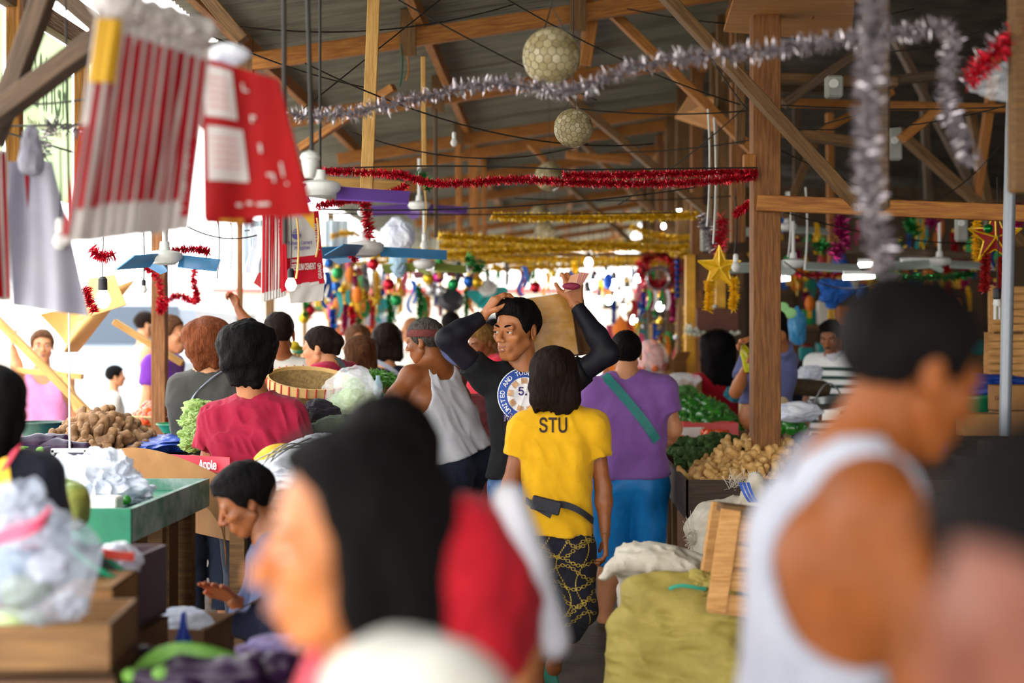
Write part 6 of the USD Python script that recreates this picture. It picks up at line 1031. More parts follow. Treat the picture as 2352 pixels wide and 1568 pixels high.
for x, y, d, s_, lab in ((1640, 550, 11.3, (.21, .08, .19), 'grey electricity meter box behind the star lantern'), (1915, 200, 8.4, (.10, .08, .13), 'grey-white box under the right roof timbers'), (2055, 330, 9.4, (.09, .06, .22), 'grey switch box right of the thick silver garland'), (2208, 520, 9.4, (.08, .06, .20), 'pale meter box left of the red star lantern'), (1640, 705, 11.4, (.05, .03, .045), 'small white switch on the yellow post')):
    t = T('electric_box', lab, 'box', o=P(x, y, d)); t.part('case', placed(bevel(s_, .012), mtx(P(x, y, d))), M('box_grey', hx('9a9c94'), hx('84867e'), sc=6, rough=.5), smooth=False); t.part('dial', placed(lathe([(.001, .01), (s_[0] * .26, .01), (s_[0] * .28, 0), (.001, 0)][::-1], 18), mtx(P(x, y - 8 if s_[2] > .1 else y, d - s_[1] / 2), (90, 0, 0))), m_fanw)
# pale wooden tray under the upper red garland
tr = T('wooden_tray', 'pale flat wooden tray hanging under the upper left red garland', 'tray', o=P(830, 425, 7.7)); tr.part('board', hexa([P(725, 408, 7.6), P(928, 418, 7.6), P(926, 440, 7.6), P(725, 420, 7.6), P(735, 404, 8.2), P(915, 414, 8.2), P(915, 432, 8.2), P(735, 416, 8.2)]), w_pale, smooth=False); tr.part('rail', hexa([P(720, 424, 7.5), P(928, 434, 7.5), P(928, 440, 7.5), P(720, 430, 7.5), P(725, 424, 7.6), P(925, 434, 7.6), P(925, 440, 7.6), P(725, 430, 7.6)]), w_pale, smooth=False)
one('white_bag', crumple(P(912, 545, 10.2), (.12, .09, .13), 101, .35, sub=5), m_plast, 'white plastic bag hanging bright in the middle of the gold tinsel', 'bag'); one('pale_packet', crumple(P(915, 600, 10.6), (.06, .05, .11), 102, .4), M('pale_blue_film', hx('a8c8dc'), rough=.4, thru=.3), 'pale blue plastic packet hanging under the white bag', 'packet')
# ---- sacks for sale, upper left
def sack_sheet(corner, wob=.012, seed=0, nu=14, nv=12, th=.006):
    """corners as pixels with depth: top left, top right, bottom right, bottom left"""
    c = [P(*q) for q in corner]
    def fn(u, v, off=0):
        p = [(c[0][k] * (1 - u) + c[1][k] * u) * (1 - v) + (c[3][k] * (1 - u) + c[2][k] * u) * v for k in range(3)]; w = wob * (np.sin(u * 7 + seed + 2 * v) + .6 * np.sin(u * 15 + v * 3 + seed * 2)) * (.4 + .6 * v); return (p[0], p[1] + w + off, p[2])
    return fn, (lambda a, b, e, g, off=-.006: sheet(8, 10, lambda u, v: fn(a + (b - a) * u, e + (g - e) * v, off), .002)), sheet(nu, nv, fn, th)
m_wov = M('woven_white', hx('c4bcb8'), hx('b4aca8'), sc=5, rough=.6, thru=.25, bump=.2, bsc=300); m_wred = M('woven_red', hx('a00c1c'), hx('8c081a'), sc=5, rough=.7, thru=.12, spec=.1); m_wyel = M('woven_yellow', hx('d8a828'), rough=.6, thru=.2)
for k in range(9):
    x0, xb = 226 + 24 * k, 140 + 26 * k; fn, strip, sh = sack_sheet(((x0, 14 + 9 * k, 3.30 + .022 * k), (x0 + 66 + 0 * k, 22 + 9 * k, 3.34 + .022 * k), (xb + 86, 552 - 3 * k, 3.34 + .022 * k), (xb, 560 - 4 * k, 3.30 + .022 * k)), .010, k)
    t = T('striped_sack', ['leftmost red and white striped sack of the hanging bundle, with a yellow print', 'striped sack second from the left in the hanging bundle', 'striped sack third from the left in the hanging bundle', 'striped sack fourth from the left in the hanging bundle', 'middle striped sack of the nine in the hanging bundle', 'striped sack fourth from the right in the hanging bundle', 'striped sack third from the right in the hanging bundle', 'striped sack second from the right in the hanging bundle', 'rightmost striped sack of the hanging bundle, with red lettering panel'][k], 'sack', o=P(x0 + 30, 30, 3.3 + .022 * k)); t.part('woven_body', sh, m_wov)
    t.part('red_stripe', strip(.72, .93, .10, .84), m_wred); t.part('red_stripe', strip(.30, .52, .12, .86), m_wred); t.part('gathered_top', crumple(P(x0 + 34, 12 + 8 * k, 3.33 + .022 * k), (.05, .03, .035), 110 + k, .5, sub=3), m_wov)
    if k == 0: t.part('yellow_print', strip(.05, .9, .05, .32, -.008), m_wyel); t.part('lettering_panel', strip(.02, .2, .5, .97, -.008), m_wred)
    if k == 8:
        t.part('lettering_panel', strip(.55, .98, .52, .93, -.009), m_wred); c_ = A(fn(.82, .9, -.013)); e_ = A(fn(.72, .52, -.013)); tx = letters('PREMIUM', .036, True, .001); v, f = tx; v[:, 0] *= np.linalg.norm(e_ - c_) / v[:, 0].max(); t.part('lettering', placed((v, f), plane_m(c_, e_ - c_, np.cross((0, -1, 0), e_ - c_))), m_wov, smooth=False)
fn, strip, sh = sack_sheet(((462, 130, 3.65), (640, 182, 3.6), (722, 496, 3.6), (470, 505, 3.65)), .012, 3, 20, 16); t = T('red_sack', 'bright red printed sack with two pale label boxes hanging beside the striped bundle', 'sack', o=P(590, 150, 3.6)); m_rsk = M('red_sack', hx('980303'), hx('840306'), sc=4, rough=.6, thru=.15, spec=.12, bump=.3, bsc=40); t.part('woven_body', sh, m_rsk)
for a, b, e, g in ((.04, .40, .04, .36), (.06, .44, .42, .76)): 
    t.part('label_box', strip(a, b, e, g), m_wov)
    for q in range(5): t.part('print_line', strip(a + .05, b - .06, e + .07 + q * .045, e + .078 + q * .045, -.009), M('print_dull', hx('a85a58'), rough=.6))
for k, (a, b, e, g) in enumerate(((.50, .52, .1, .15), (.50, .57, .14, .155), (.55, .61, .31, .33), (.55, .57, .31, .36), (.60, .625, .50, .56), (.64, .71, .70, .72), (.69, .71, .70, .76), (.79, .81, .62, .72), (.81, .83, .76, .78), (.3, .35, .90, .92), (.40, .45, .89, .91), (.5, .62, .9, .92))): t.part('print_mark', strip(a, b, e, g, -.008), m_wov)
t.part('folded_hem', sack_sheet(((470, 496, 3.7), (585, 498, 3.7), (584, 517, 3.7), (472, 512, 3.7)), .004, 1)[2], m_rsk); t.part('yellow_print', sack_sheet(((505, 497, 3.68), (560, 498, 3.68), (560, 511, 3.68), (506, 508, 3.68)), .003, 1)[2], m_wyel); t.part('white_top', crumple(P(525, 128, 3.68), (.05, .025, .03), 121, .4), m_plast)
fn, strip, sh = sack_sheet(((22, 372, 4.6), (120, 372, 4.62), (198, 725, 4.62), (26, 700, 4.6)), .02, 5, 18, 14); t = T('plain_sack', 'pale grey-white sack with a red corner print hanging at the left edge', 'sack', o=P(80, 330, 4.6)); m_psk = M('pale_sack', hx('b8b6c0'), hx('a4a4b4'), sc=3, rough=.6, thru=.3); t.part('woven_body', sh, m_psk); t.part('gathered_top', nets(folded(cone(P(72, 312, 4.6), P(74, 378, 4.6), .028, .034), .012, (30, 30, 8), 2), .007), m_psk); t.part('red_print', sheet(6, 6, lambda u, v: fn(.32 + .14 * u * (1 - v), .02 + .30 * v, -.008), .002), m_wred)
fn, strip, sh = sack_sheet(((-30, 345, 4.5), (14, 345, 4.5), (24, 690, 4.5), (-30, 690, 4.5)), .01, 6); t = T('striped_sack', 'red striped sack cut off by the left edge', 'sack', o=P(-5, 330, 4.5)); t.part('woven_body', sh, m_wov); t.part('red_stripe', strip(.3, .7, .02, .98), m_wred); t.part('red_stripe', strip(.82, .95, .02, .98), m_wred)
# cement sacks
dC = 8.1; fn, strip, sh = sack_sheet(((652, 488, dC), (732, 484, dC), (745, 650, dC), (662, 664, dC)), .006, 2); t = T('cement_sack', 'front red and white cement sack with a dark round logo, hanging behind the blue fan', 'sack', o=P(695, 490, dC)); m_cem = M('cement_white', hx('b8b2ae'), hx('a8a29e'), sc=4, rough=.6, thru=.2); t.part('woven_body', sh, m_cem); t.part('red_band', strip(.0, .88, .60, .96), m_wred); t.part('red_side', strip(.86, 1.0, .0, 1.0, -.007), m_wred); t.part('yellow_print', sheet(5, 5, lambda u, v: fn(.5 + .36 * u, .02 + .26 * v * u, -.007), .002), m_wyel); t.part('pale_hem', sack_sheet(((662, 655, dC), (746, 642, dC), (742, 690, dC + .02), (668, 697, dC + .02)), .006, 2)[2], m_cem)
def ctext(s, x, y, h, L, mat, dirp=None, bold=True):
    v, f = letters(s, h, bold, .001); v[:, 0] *= L / v[:, 0].max(); a = P(x, y, dC - .025); dv = A([1, 0, .06]) if dirp is None else P(*dirp, dC - .025) - a; t.part('lettering', placed((v, f), plane_m(a, dv, np.cross((0, -1, 0), dv))), mat, smooth=False)
pxs = dC / F; ctext('Taiheiyo Cement', 662, 563, 8 * pxs, 55 * pxs, m_violet); ctext('Philippines', 676, 574, 8 * pxs, 36 * pxs, m_violet); ctext('GRAND', 668, 603, 7 * pxs, 18 * pxs, m_cem); ctext('PREMIUM CEMENT', 668, 621, 14 * pxs, 58 * pxs, m_cem); ctext('PREMIUM', 735, 575, 8 * pxs, 62 * pxs, m_cem, (728, 508)); ctext('GRAND', 740, 640, 8 * pxs, 36 * pxs, m_cem, (737, 600))
lg = t.part('logo', sheet(9, 5, lambda u, v: ((P(682, 0, dC)[0] + (u - .5) * 21 * pxs * np.sqrt(np.maximum(1 - v * v, 0))), dC - .02 + 0 * u, P(0, 538, dC)[2] - v * 13 * pxs), .002), m_violet); 
for q in range(3): t.part('logo_bar', box(P(680, 534 - q * 3.6, dC - .02), ((16 - q * 4) * pxs, .003, 1.7 * pxs)), m_violet, smooth=False, at=lg)
for k in range(7):
    x = 602 + 7 * k; s_ = sack_sheet(((x, 488, 8.2 - .008 * k), (x + 14, 488, 8.18 - .008 * k), (x + 12, 690 - k * 2, 8.18 - .008 * k), (x - 2 + k, 694 - k * 2, 8.2 - .008 * k)), .004, k); t = T('cement_sack', 'red and white sack seen edge-on in the stack beside the cement sack', 'sack', o=P(x, 490, 8.2), group='stacked cement sacks'); t.part('woven_body', s_[2], m_cem); t.part('red_side', s_[1](.15 + .1 * (k % 3), .6, .02, .9), m_wred)
t = T('cement_sack', 'sack edge with tall white lettering on red beside the cement sack', 'sack', o=P(645, 490, 8.08)); s_ = sack_sheet(((640, 490, 8.08), (655, 490, 8.06), (662, 664, 8.06), (646, 672, 8.08)), .002, 1); t.part('woven_body', s_[2], m_wred); ctext('GRAND PREMIUM', 641, 500, 9 * pxs, 160 * pxs, m_cem, (652, 660))
one('loose_paper', sheet(8, 8, lambda u, v: ((P(572 + 42 * 0, 0, 8.3)[0] + u * .09 + .02 * np.sin(v * 5)), 8.3 + .02 * np.sin(u * 6), P(0, 520, 8.3)[2] - v * .27), .003), m_plast, 'white flowered plastic strip left of the stacked sacks', 'plastic')
one('red_green_pennant', quad([P(600, 612, 8.6), P(606, 618, 8.6), P(604, 664, 8.6), P(582, 650, 8.6)], .006), m_pred, 'small red pennant left of the cement sacks', 'pennant', smooth=False)
# ---- the carton on the carrier's head, wrapped in film, and the banknotes
bx0 = [P(1136, 697, 7.10), P(1307, 672, 7.16), P(1327, 812, 7.16), P(1156, 838, 7.10)]; off = A([.085, .34, .0]); t = T('carried_carton', 'yellow-brown carton wrapped in shiny film, carried on the head of the man in black', 'carton', o=(bx0[0] + bx0[2]) / 2)
t.part('front_panel', quad(bx0, .008), m_card_y, smooth=False); bk4 = [q + off for q in bx0]; t.part('side_panel', quad([bx0[1], bk4[1], bk4[2], bx0[2]], .008), m_card, smooth=False); t.part('side_panel', quad([bk4[0], bx0[0], bx0[3], bk4[3]], .008), m_card, smooth=False); t.part('back_panel', quad(bk4[::-1], .008), m_card, smooth=False); t.part('top', quad([bx0[0], bk4[0], bk4[1], bx0[1]], .008), M('pale_film_top', hx('b8b4b0'), rough=.3, spec=.6), smooth=False); t.part('bottom', quad([bx0[3], bx0[2], bk4[2], bk4[3]], .008), m_card, smooth=False)
m_wrap = M('wrap_film', hx('8a7a5a'), rough=.12, clear=.95, spec=1.0, bump=1.0, bsc=14); c4 = sum(bx0) / 4
g2 = [c4 + (q - c4) * 1.02 + A([0, -.010, 0]) for q in bx0]
def bil(c, u, v, k): return (c[0][k] * (1 - u) + c[1][k] * u) * (1 - v) + (c[3][k] * (1 - u) + c[2][k] * u) * v
t.part('wrap', sheet(16, 14, lambda u, v: (bil(g2, u, v, 0), bil(g2, u, v, 1) - .006 * meshkit.noise(np.stack([u * 9, v * 7, 0 * u], -1)), bil(g2, u, v, 2)), .001), m_wrap); g3 = [q + A([.012, -.004, 0]) for q in (bx0[1], bk4[1], bk4[2], bx0[2])]
t.part('wrap', sheet(12, 14, lambda u, v: (bil(g3, u, v, 0) + .008 * meshkit.noise(np.stack([u * 9, v * 7, 0 * u], -1)), bil(g3, u, v, 1), bil(g3, u, v, 2)), .001), m_wrap)
bn = T('banknotes', 'folded pink and orange banknotes held in the raised hand on the carton', 'money', o=P(1320, 645, 7.02)); m_note = M('note_pink', hx('c87a80'), hx('b89a8a'), sc=12, rough=.7); m_note2 = M('note_orange', hx('d0906a'), hx('c8a088'), sc=12, rough=.7)
for k in range(5): a = P(1296 + k * 4, 672 - k * 2, 7.02 + .004 * k); bn.part('note', quad([a, a + A([.055, 0, .02]), a + A([.075 + .004 * k, .01, .095 - .004 * k]), a + A([.03 + .004 * k, .008, .085])], .0015), m_note if k % 2 else m_note2, smooth=False)
bn.part('rolled_note', ball(P(1312, 657, 6.97), 1, 2, (.045, .016, .018)), M('note_maroon', hx('7a1c38'), rough=.6))
# ---- the yellow bottle
P0 = P(1722, 852, 9.5); yb = T('bottle', 'plastic bottle of yellow-green liquid held up by the girl behind the post', 'bottle', o=P0, rot=(0, -14, 0)); yb.part('liquid', lathe([(.001, -.01), (.034, 0), (.036, .03), (.034, .10), (.036, .13), (.026, .165), (.012, .185), (.001, .186)], 18), M('yellow_liquid', hx('c8c428'), hx('b0b020'), sc=4, rough=.15, thru=.4, spec=.6), local=True); yb.part('neck', lathe([(.013, .183), (.013, .21), (.001, .212)], 12), M('bottle_neck', hx('d8d8b8'), rough=.2, clear=.3), local=True)
one('green_fan_flower', cat([blob(P(1795, 722, 10.2) + A([.06 * math.cos(a), 0, .05 * math.sin(a)]), .05, (1, .15, .8), .05, 2, 2, 2) for a in (.2, 1.5, 2.9)]), M('lime_petal', hx('8ac07a'), rough=.5), 'pale green petal-shaped fan behind the girl by the post', 'fan', smooth=True)
# ---- wires under the roof
wl = [((0, 238, 5), (215, 225, 5), .01), ((0, 290, 5.2), (240, 285, 5.2), .0), ((0, 300, 5.5), (170, 350, 5.5), .0), ((150, -20, 5), (160, 560, 5), .0), ((480, 80, 7), (860, 205, 7.5), .03), ((540, 60, 7), (1180, 10, 8), .08), ((690, 255, 7), (1010, 0, 8), .0), ((915, 0, 7.5), (1370, 230, 8), .02), ((1150, -10, 7.5), (1700, 240, 8.5), .05), ((700, 145, 7), (1500, 330, 8.5), .14), ((715, 390, 7.3), (1310, 390, 7.5), -.02), ((1310, 390, 7.5), (1740, 385, 7.9), .0), ((730, 480, 8), (1600, 430, 8.4), .05), ((740, 490, 9), (1560, 488, 9.5), .01), ((800, 300, 8), (1350, 330, 8.6), .12), ((1330, 250, 8), (1760, 250, 8.2), .03), ((1420, 470, 9), (1760, 200, 8.4), .04), ((1400, 350, 9), (1980, 260, 8.6), .06), ((1765, 290, 8.3), (2352, 230, 8.6), .08), ((1765, 330, 8.3), (2200, 480, 9), .06), ((1800, 600, 9.6), (2050, 640, 9.6), .12), ((1770, 240, 8.3), (2340, 245, 8.6), .02), ((1560, 0, 8), (1790, 330, 8.2), .08), ((1440, 20, 8.4), (2100, 20, 8.8), .1), ((1780, 480, 8.6), (2240, 560, 9), .05), ((1180, 455, 9.5), (1745, 445, 9.8), .03), ((560, 530, 9), (760, 470, 9), .03), ((735, 445, 9.5), (830, 470, 9.3), .01), ((1860, 90, 8.4), (2350, 20, 8.6), .15), ((2060, 480, 8.5), (2300, 330, 8.6), .1), ((430, 520, 8), (590, 540, 8), .04)]
def wire_name(a, b, s_):
    mx, my, sl = (a[0] + b[0]) / 2, (a[1] + b[1]) / 2, (b[1] - a[1]) / max(1, abs(b[0] - a[0])); h = 'slack' if s_ > .045 else 'taut'; k = 'nearly level' if abs(sl) < .12 else 'steeply slanting' if abs(sl) > .45 else 'gently slanting'
    w_ = 'at the left edge by the green banners' if mx < 250 else 'left of the cement sacks' if mx < 640 else 'right of the tall post' if mx > 1760 else 'over the red tinsel garlands' if my < 330 else 'close to the red tinsel garlands' if my < 430 else 'over the gold tinsel garlands'
    return f'{h} dark wire, {k}, {w_}', 'wire', f'{h} {k} wires {w_}'
for a, b, s_ in wl: one('electric_wire', tube(sag(P(*a), P(*b), s_, 16), .0042, 5), m_wire, *wire_name(a, b, s_), smooth=True)
for k, (x, y0, y1, d, m) in enumerate(((1626, 250, 520, 8.8, 'w'), (1640, 270, 560, 8.9, 'w'), (1688, 450, 590, 9, 'd'), (1740, 420, 600, 8.3, 'd'), (1812, 440, 590, 9.6, 'w'), (1850, 430, 620, 9.8, 'w'), (682, 500, 640, 7.9, 'y'), (728, 500, 590, 7.9, 'y'), (975, 430, 560, 9.6, 'y'), (500, 500, 640, 9, 'd'), (530, 510, 620, 9.5, 'd'), (920, 100, 200, 8.8, 'g'), (935, 130, 185, 8.8, 'o'))):
    mt = {'w': m_fanw, 'd': m_wire, 'y': M('cord_tan', hx('c8a05a'), rough=.7), 'g': M('cord_green', hx('1f4a34'), rough=.7), 'o': w_beam}[m]; one('drop_line', tube(curve([P(x, y0, d), P(x + 4, (y0 + y1) / 2, d), P(x - 2, y1, d)], 10), .006, 6), mt, ['pale cord', 'dark cord', 'tan cord', 'green cord', 'orange strip']['wdygo'.index(m)] + ' hanging straight down from the roof timbers', 'cord', 'hanging cords', smooth=True)
# ---- small Christmas goods hanging far down the hall
STR = tube([(0, 0, .0), (0, 0, .7)], .003, 4)
bc_ = dict(red='b8182c', green='1f8a4a', gold='c8a020', blue='1f58a8', silver='b8b8bc', magenta='b01a78'); BL = {k: Kind('bauble', 'ornament', [('ball', ball((0, 0, 0), .055, 2), foil('ball_' + k, v, None, .12)), ('cap', lathe([(.001, .075), (.014, .072), (.016, .05), (.001, .05)][::-1], 10), FO['gold']), ('cord', STR, m_wire)]) for k, v in bc_.items()}
for x, y, k in ((857, 607, 'red'), (776, 627, 'green'), (810, 632, 'silver'), (773, 660, 'blue'), (710, 712, 'red'), (893, 653, 'red'), (1007, 637, 'magenta'), (1041, 653, 'green'), (1077, 646, 'blue'), (1096, 648, 'gold'), (985, 640, 'gold'), (698, 730, 'gold'), (990, 665, 'silver'), (1012, 668, 'silver'), (1230, 660, 'red'), (1262, 700, 'gold'), (780, 590, 'gold'), (910, 690, 'green'), (835, 680, 'gold'), (1490, 700, 'magenta')): BL[k].put(mtx(P(x, y, 13.0)), f'{k} glass bauble hanging far down the hall', f'{k} baubles')
rc = random.Random(21); cols = ['gold', 'gold', 'red', 'green', 'magenta', 'blue', 'silver', 'gold', 'orange', 'pink', 'white', 'red']; PAP = {k: M('paper_' + k, hx(v), rough=.6, thru=.3) for k, v in dict(orange='d87a1c', pink='d8607e', white='d8d4c8', red='c01c30', blue='2464b8', green='2a9448', yellow='e0b41c', teal='1c8c8c').items()}
def kind_tassel(c): return Kind('tinsel_tassel', 'tassel', [('strands', tinsel([(0, 0, 0), (.01, 0, -.2), (0, 0, -.42)], .06, 1300, .012, 3), FO[c]), ('knot', ball((0, 0, .02), .025, 1), FO['gold']), ('cord', STR, m_wire)])
TS = {k: kind_tassel(k) for k in ('gold', 'red', 'green', 'magenta', 'blue', 'silver')}
RB = {k: Kind('paper_streamer', 'streamer', [('strip', ribbon(curve([(0, 0, 0), (.03, .02, -.12), (-.03, 0, -.26), (.02, 0, -.42)], 12), .05, (1, 0, .2), .004), PAP[k]), ('strip', ribbon(curve([(.04, .01, 0), (.07, .02, -.14), (.03, 0, -.30)], 12), .045, (1, 0, -.2), .004), PAP[k]), ('cord', STR, m_wire)]) for k in ('orange', 'pink', 'white', 'red', 'blue', 'green', 'yellow', 'teal')}
LT = {k: Kind('paper_lantern', 'lantern', [('shade', lathe([(.02, .13), (.06, .10), (.085, 0), (.06, -.10), (.02, -.13)], 14), PAP[k]), ('fringe', cat([tube([(.03 * math.cos(a), .03 * math.sin(a), -.12), (.035 * math.cos(a), .035 * math.sin(a), -.24)], .005, 4) for a in np.arange(8) * .785]), PAP['yellow']), ('cord', STR, m_wire)]) for k in ('red', 'pink', 'green', 'orange', 'blue')}
ST = Kind('foil_star', 'star', [('star', star((0, 0, 0), .12, .03)[0], FO['gold']), ('tail', tube([(0, 0, -.05), (0, 0, -.25)], .008, 5), FO['gold']), ('cord', STR, m_wire)])
rail = {}
def far_item(x, y, d, side):
    q = rc.random(); m = mtx(P(x, y, d), (0, 0, rc.uniform(-40, 40)), rc.uniform(.45, .85)); w_ = 'far down the middle of the hall' if side == 'm' else 'in the dark stalls on the right'
    if q < .38: c = rc.choice(['gold', 'gold', 'red', 'green', 'magenta', 'blue', 'silver']); TS[c].put(m, f'{c} tinsel tassel hanging {w_}', f'{c} tassels {side}')
    elif q < .68: c = rc.choice(list(RB)); RB[c].put(m, f'{c} paper streamer hanging {w_}', f'{c} streamers {side}')
    elif q < .84: c = rc.choice(list(LT)); LT[c].put(m, f'{c} paper lantern hanging {w_}', f'{c} lanterns {side}')
    elif q < .90: ST.put(m, f'gold foil star hanging {w_}', f'foil stars {side}')
    else: c = rc.choice(list(BL)); BL[c].put(m, f'{c} glass bauble hanging {w_}', f'{c} baubles {side}')
for k in range(125):
    d = rc.uniform(12.5, 19); x = rc.uniform(690, 1120) if k % 3 else rc.uniform(1120, 1580); y = rc.uniform(600, 690) if x < 1120 or x > 1380 else rc.uniform(600, 630); far_item(x, y, d, 'm')
for k in range(40): far_item(rc.gauss(790, 35), rc.uniform(600, 720), rc.uniform(12.5, 14), 'm')
for k in range(40): far_item(rc.uniform(1440, 1610), rc.uniform(660, 800), rc.uniform(12.5, 17), 'm')
for k in range(70):
    x = rc.uniform(1785, 2330); far_item(x, rc.uniform(470, 700), rc.uniform(11.5, 16), 'r')
for k, (x, y, c) in enumerate(((2095, 490, 'teal'), (1150, 668, 'teal'), (1922, 665, 'blue'))): pass
one('blue_cloth', crumple(P(1922, 668, 11), (.12, .08, .09), 131, .7), PAP['blue'], 'blue cloth bunch hanging right of the tall post', 'cloth'); one('blue_bag', crumple(P(1832, 752, 10.8), (.07, .05, .13), 132, .4), M('blue_film', hx('3a86b4'), rough=.4, thru=.2), 'blue plastic bag hanging beside the striped polo', 'bag')
# rails the goods hang from, and the far stalls with their wares
for k, (x0, x1, y, d) in enumerate(((700, 1600, 585, 13), (700, 1580, 592, 16), (760, 1560, 602, 19), (1790, 2340, 462, 12.5), (1790, 2340, 480, 15))): one('hanging_rail', tube([P(x0, y, d), P(x1, y, d)], .014, 6), w_mid, 'thin wooden rail holding Christmas goods across the hall', 'rail', 'hanging rails', smooth=True)
for k, (x0, x1, z, d, m) in enumerate(((1390, 1600, 1.25, 15.5, 'a'), (700, 900, 1.2, 15, 'b'), (1800, 2250, 1.0, 12.6, 'c'), (1790, 2250, 1.45, 16, 'c'))):
    X0_, X1_ = P(x0, 0, d)[0], P(x1, 0, d)[0]; tt = T('far_stall', ['far stall with bright packets under the glowing bulbs', 'far stall with goods behind the smiling woman', 'dim stall with goods behind the striped polo', 'rear dim stall on the right behind the others'][k], 'stall', o=((X0_ + X1_) / 2, d, 0)); tt.part('counter', box(((X0_ + X1_) / 2, d, z), (X1_ - X0_, .9, .05)), w_mid, smooth=False); tt.part('front', box(((X0_ + X1_) / 2, d - .43, z / 2), (X1_ - X0_, .03, z)), PAP['blue'] if k == 0 else w_dark, smooth=False)
    for q in range(2): tt.part('shelf', box(((X0_ + X1_) / 2, d + .42, z + .35 + .4 * q), (X1_ - X0_, .25, .03)), w_mid, smooth=False)
    for q in range(int((X1_ - X0_) / .17)):
        for lv in range(3):
            c = rc.choice(list(PAP)); s_ = (rc.uniform(.09, .14), .1, rc.uniform(.10, .26)); one('packet', bevel(s_, .01), PAP[c], f'{c} packet of goods on the ' + ('far stall under the glowing bulbs', 'far stall behind the smiling woman', 'dim stall behind the striped polo', 'rear dim stall on the right')[k], 'packet', f'{c} packets on stall {k + 1}', m=mtx((X0_ + .1 + q * .17 + rc.uniform(-.02, .02), d - .2 if lv == 0 else d + .42, (z + .026 if lv == 0 else z + .37 + .4 * (lv - 1)) + s_[2] / 2), (0, 0, rc.uniform(-8, 8))), smooth=False)
# ---- outside on the bright left: canvas, poles, parked van, far wall
m_canv = M('tan_canvas', hx('c89a54'), hx('d8b070'), sc=3, rough=.8, thru=.3); tc = T('canvas_awning', 'tan canvas awning hanging in a point outside on the left', 'awning', o=P(190, 720, 8.9)); tc.part('sheet', sheet(12, 10, lambda u, v: ((P(92, 0, 8.9)[0] * (1 - u) + P(292, 0, 8.6)[0] * u) * (1 - v) + (P(150, 0, 8.9)[0] * (1 - u) + P(170, 0, 8.9)[0] * u) * v, 8.9 + .12 * np.sin(u * 5 + v * 2), (P(0, 722, 8.9)[2] * (1 - u) + P(0, 640, 8.6)[2] * u) * (1 - v) + P(0, 808, 8.9)[2] * v), .006), m_canv)
tc.part('upper_sheet', quad([P(180, 735, 8.85), P(290, 700, 8.6), P(262, 630, 8.6), P(205, 640, 8.85)], .006), m_canv, smooth=False)
for a, b, d, lab in (((-20, 720), (205, 950), 8.4, 'long pale pole leaning across the bright yard at the left edge'), ((262, 738), (420, 835), 9.2, 'pale stick leaning behind the wooden post outside'), ((150, 860), (180, 945), 9.6, 'short pale timber standing in the yard by the woman in pink'), ((40, 850), (190, 865), 10.2, 'pale rail in the yard behind the woman in pink')): beam('pole', P(*a, d), P(*b, d), .04, .06, w_pale, lab, 'pole', up=(0, -1, 0))
van = T('parked_van', 'white and blue van parked in the bright yard on the left', 'van', o=P(250, 1000, 15)); vx = P(250, 0, 15)[0]; m_van = M('van_white', hx('aab4c0'), rough=.3, spec=.5); van.part('body', placed(bevel((1.7, 3.6, 1.15), .12), mtx((vx, 16.6, .95))), m_van, smooth=False); van.part('cabin', placed(bevel((1.5, 2.6, .75), .15), mtx((vx, 16.9, 1.75))), m_van, smooth=False); van.part('rear_window', box((vx, 15.58, 1.80), (1.2, .03, .42)), M('van_glass', hx('3a4654'), rough=.1), smooth=False); van.part('bumper', placed(bevel((1.65, .12, .2), .03), mtx((vx, 14.78, .5))), M('bumper', hx('3a3e44'), rough=.5), smooth=False)
for sx in (-1, 1): van.part('tail_lamp', box((vx + sx * .72, 14.79, 1.05), (.12, .03, .26)), m_redbox, smooth=False); van.part('wheel', placed(lathe([(.001, -.1), (.28, -.1), (.32, -.06), (.32, .06), (.28, .1), (.001, .1)], 24), mtx((vx + sx * .74, 15.5, .32), (0, 90, 0))), m_wire)
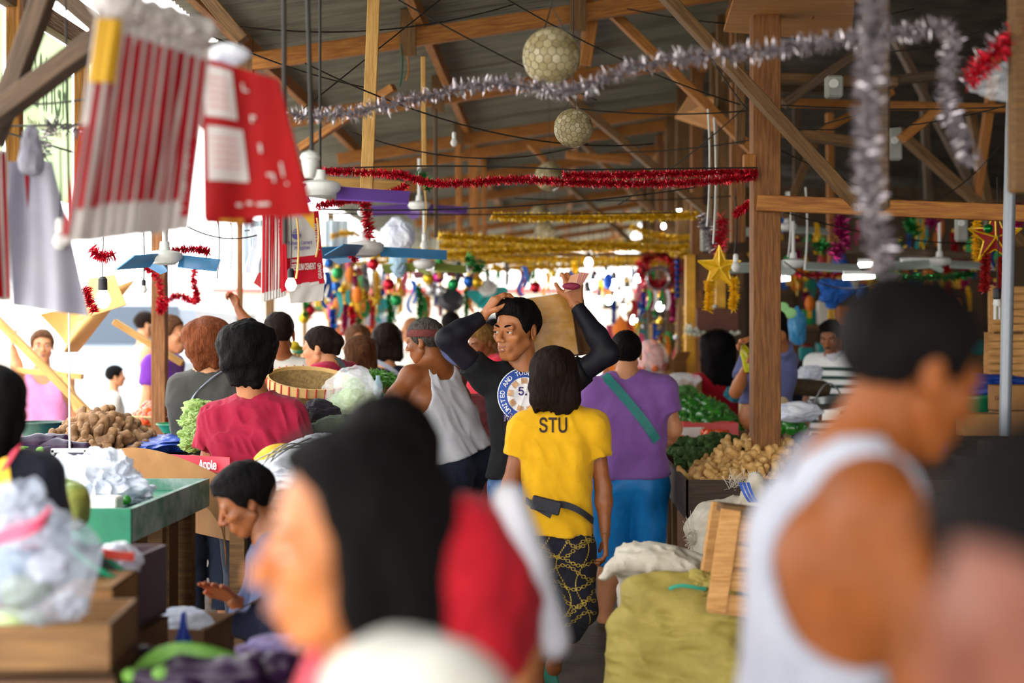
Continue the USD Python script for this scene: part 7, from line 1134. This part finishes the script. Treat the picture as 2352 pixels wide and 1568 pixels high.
m_wallp = M('pale_wall', hx('d8d2c8'), hx('c8c2b8'), sc=2, rough=.9); fw = T('far_building', 'long pale building across the end of the yard with a red-edged awning', 'building', o=(0, 44, 0)); fw.part('wall', box((0, 44, 1.7), (44, .3, 3.4)), m_wallp, smooth=False); fw.part('awning', quad([(-9, 42.6, 3.2), (9, 42.6, 3.2), (9, 43.9, 3.7), (-9, 43.9, 3.7)], .05), m_wallp, smooth=False); fw.part('awning_edge', box((0, 42.55, 3.15), (18, .04, .14)), m_redbox, smooth=False)
for k in range(9): w_ = fw.part('window', box((-17 + k * 4.2, 43.84, 1.9), (1.5, .06, 1.2)), M('window_frame', hx('8a8c88'), rough=.5), smooth=False); fw.part('pane', box((-17 + k * 4.2, 43.80, 1.9), (1.3, .02, 1.0)), looks['van_glass'], smooth=False, at=w_)
# translucent sheets along the open left side
m_trs = M('translucent_sheet', hx('dce4e8'), hx('c8d4dc'), sc=3, rough=.6, thru=.6)
for k, (x0, x1, y0, y1, d, lab) in enumerate(((560, 612, 505, 610, 10.4, 'pale hanging plastic sheet left of the cement sacks'), (745, 800, 505, 600, 15, 'pale plastic sheet behind the cement sacks'))): one('plastic_sheet', sheet(10, 8, lambda u, v: (P(x0, 0, d)[0] + u * (x1 - x0) / F * d, d + .03 * np.sin(u * 14), P(0, y0, d)[2] - v * (y1 - y0) / F * d), .004), m_trs, lab, 'plastic')
# hanging white-framed panel and its cord
one('drop_line', tube([P(158, 560, 6.0), P(160, 1035, 6.0)], .004, 6), m_fanw, 'long pale cord holding the white-framed panel on the left', 'cord'); hp_ = T('framed_panel', 'white-framed dark panel hanging on a cord over the green table', 'panel', o=P(160, 1058, 6.0)); hp_.part('panel', box(P(160, 1060, 6.0), (.125, .01, .085)), M('panel_dark', hx('3a2c48'), rough=.4), smooth=False)
for q, s_ in (((160, 1034), (.15, .02, .015)), ((160, 1085), (.15, .02, .015)), ((122, 1060), (.013, .02, .10)), ((198, 1060), (.013, .02, .10))): hp_.part('frame', box(P(*q, 5.99), s_), m_fanw, smooth=False)
one('brown_board', box(P(1650, 625, 11.6), (.40, .03, .30)), M('board_mid', hx('6a4a2e'), hx('573a22'), sc=4, st=(1, 1, 5), rough=.7), 'brown board behind the star lantern', 'board', smooth=False)
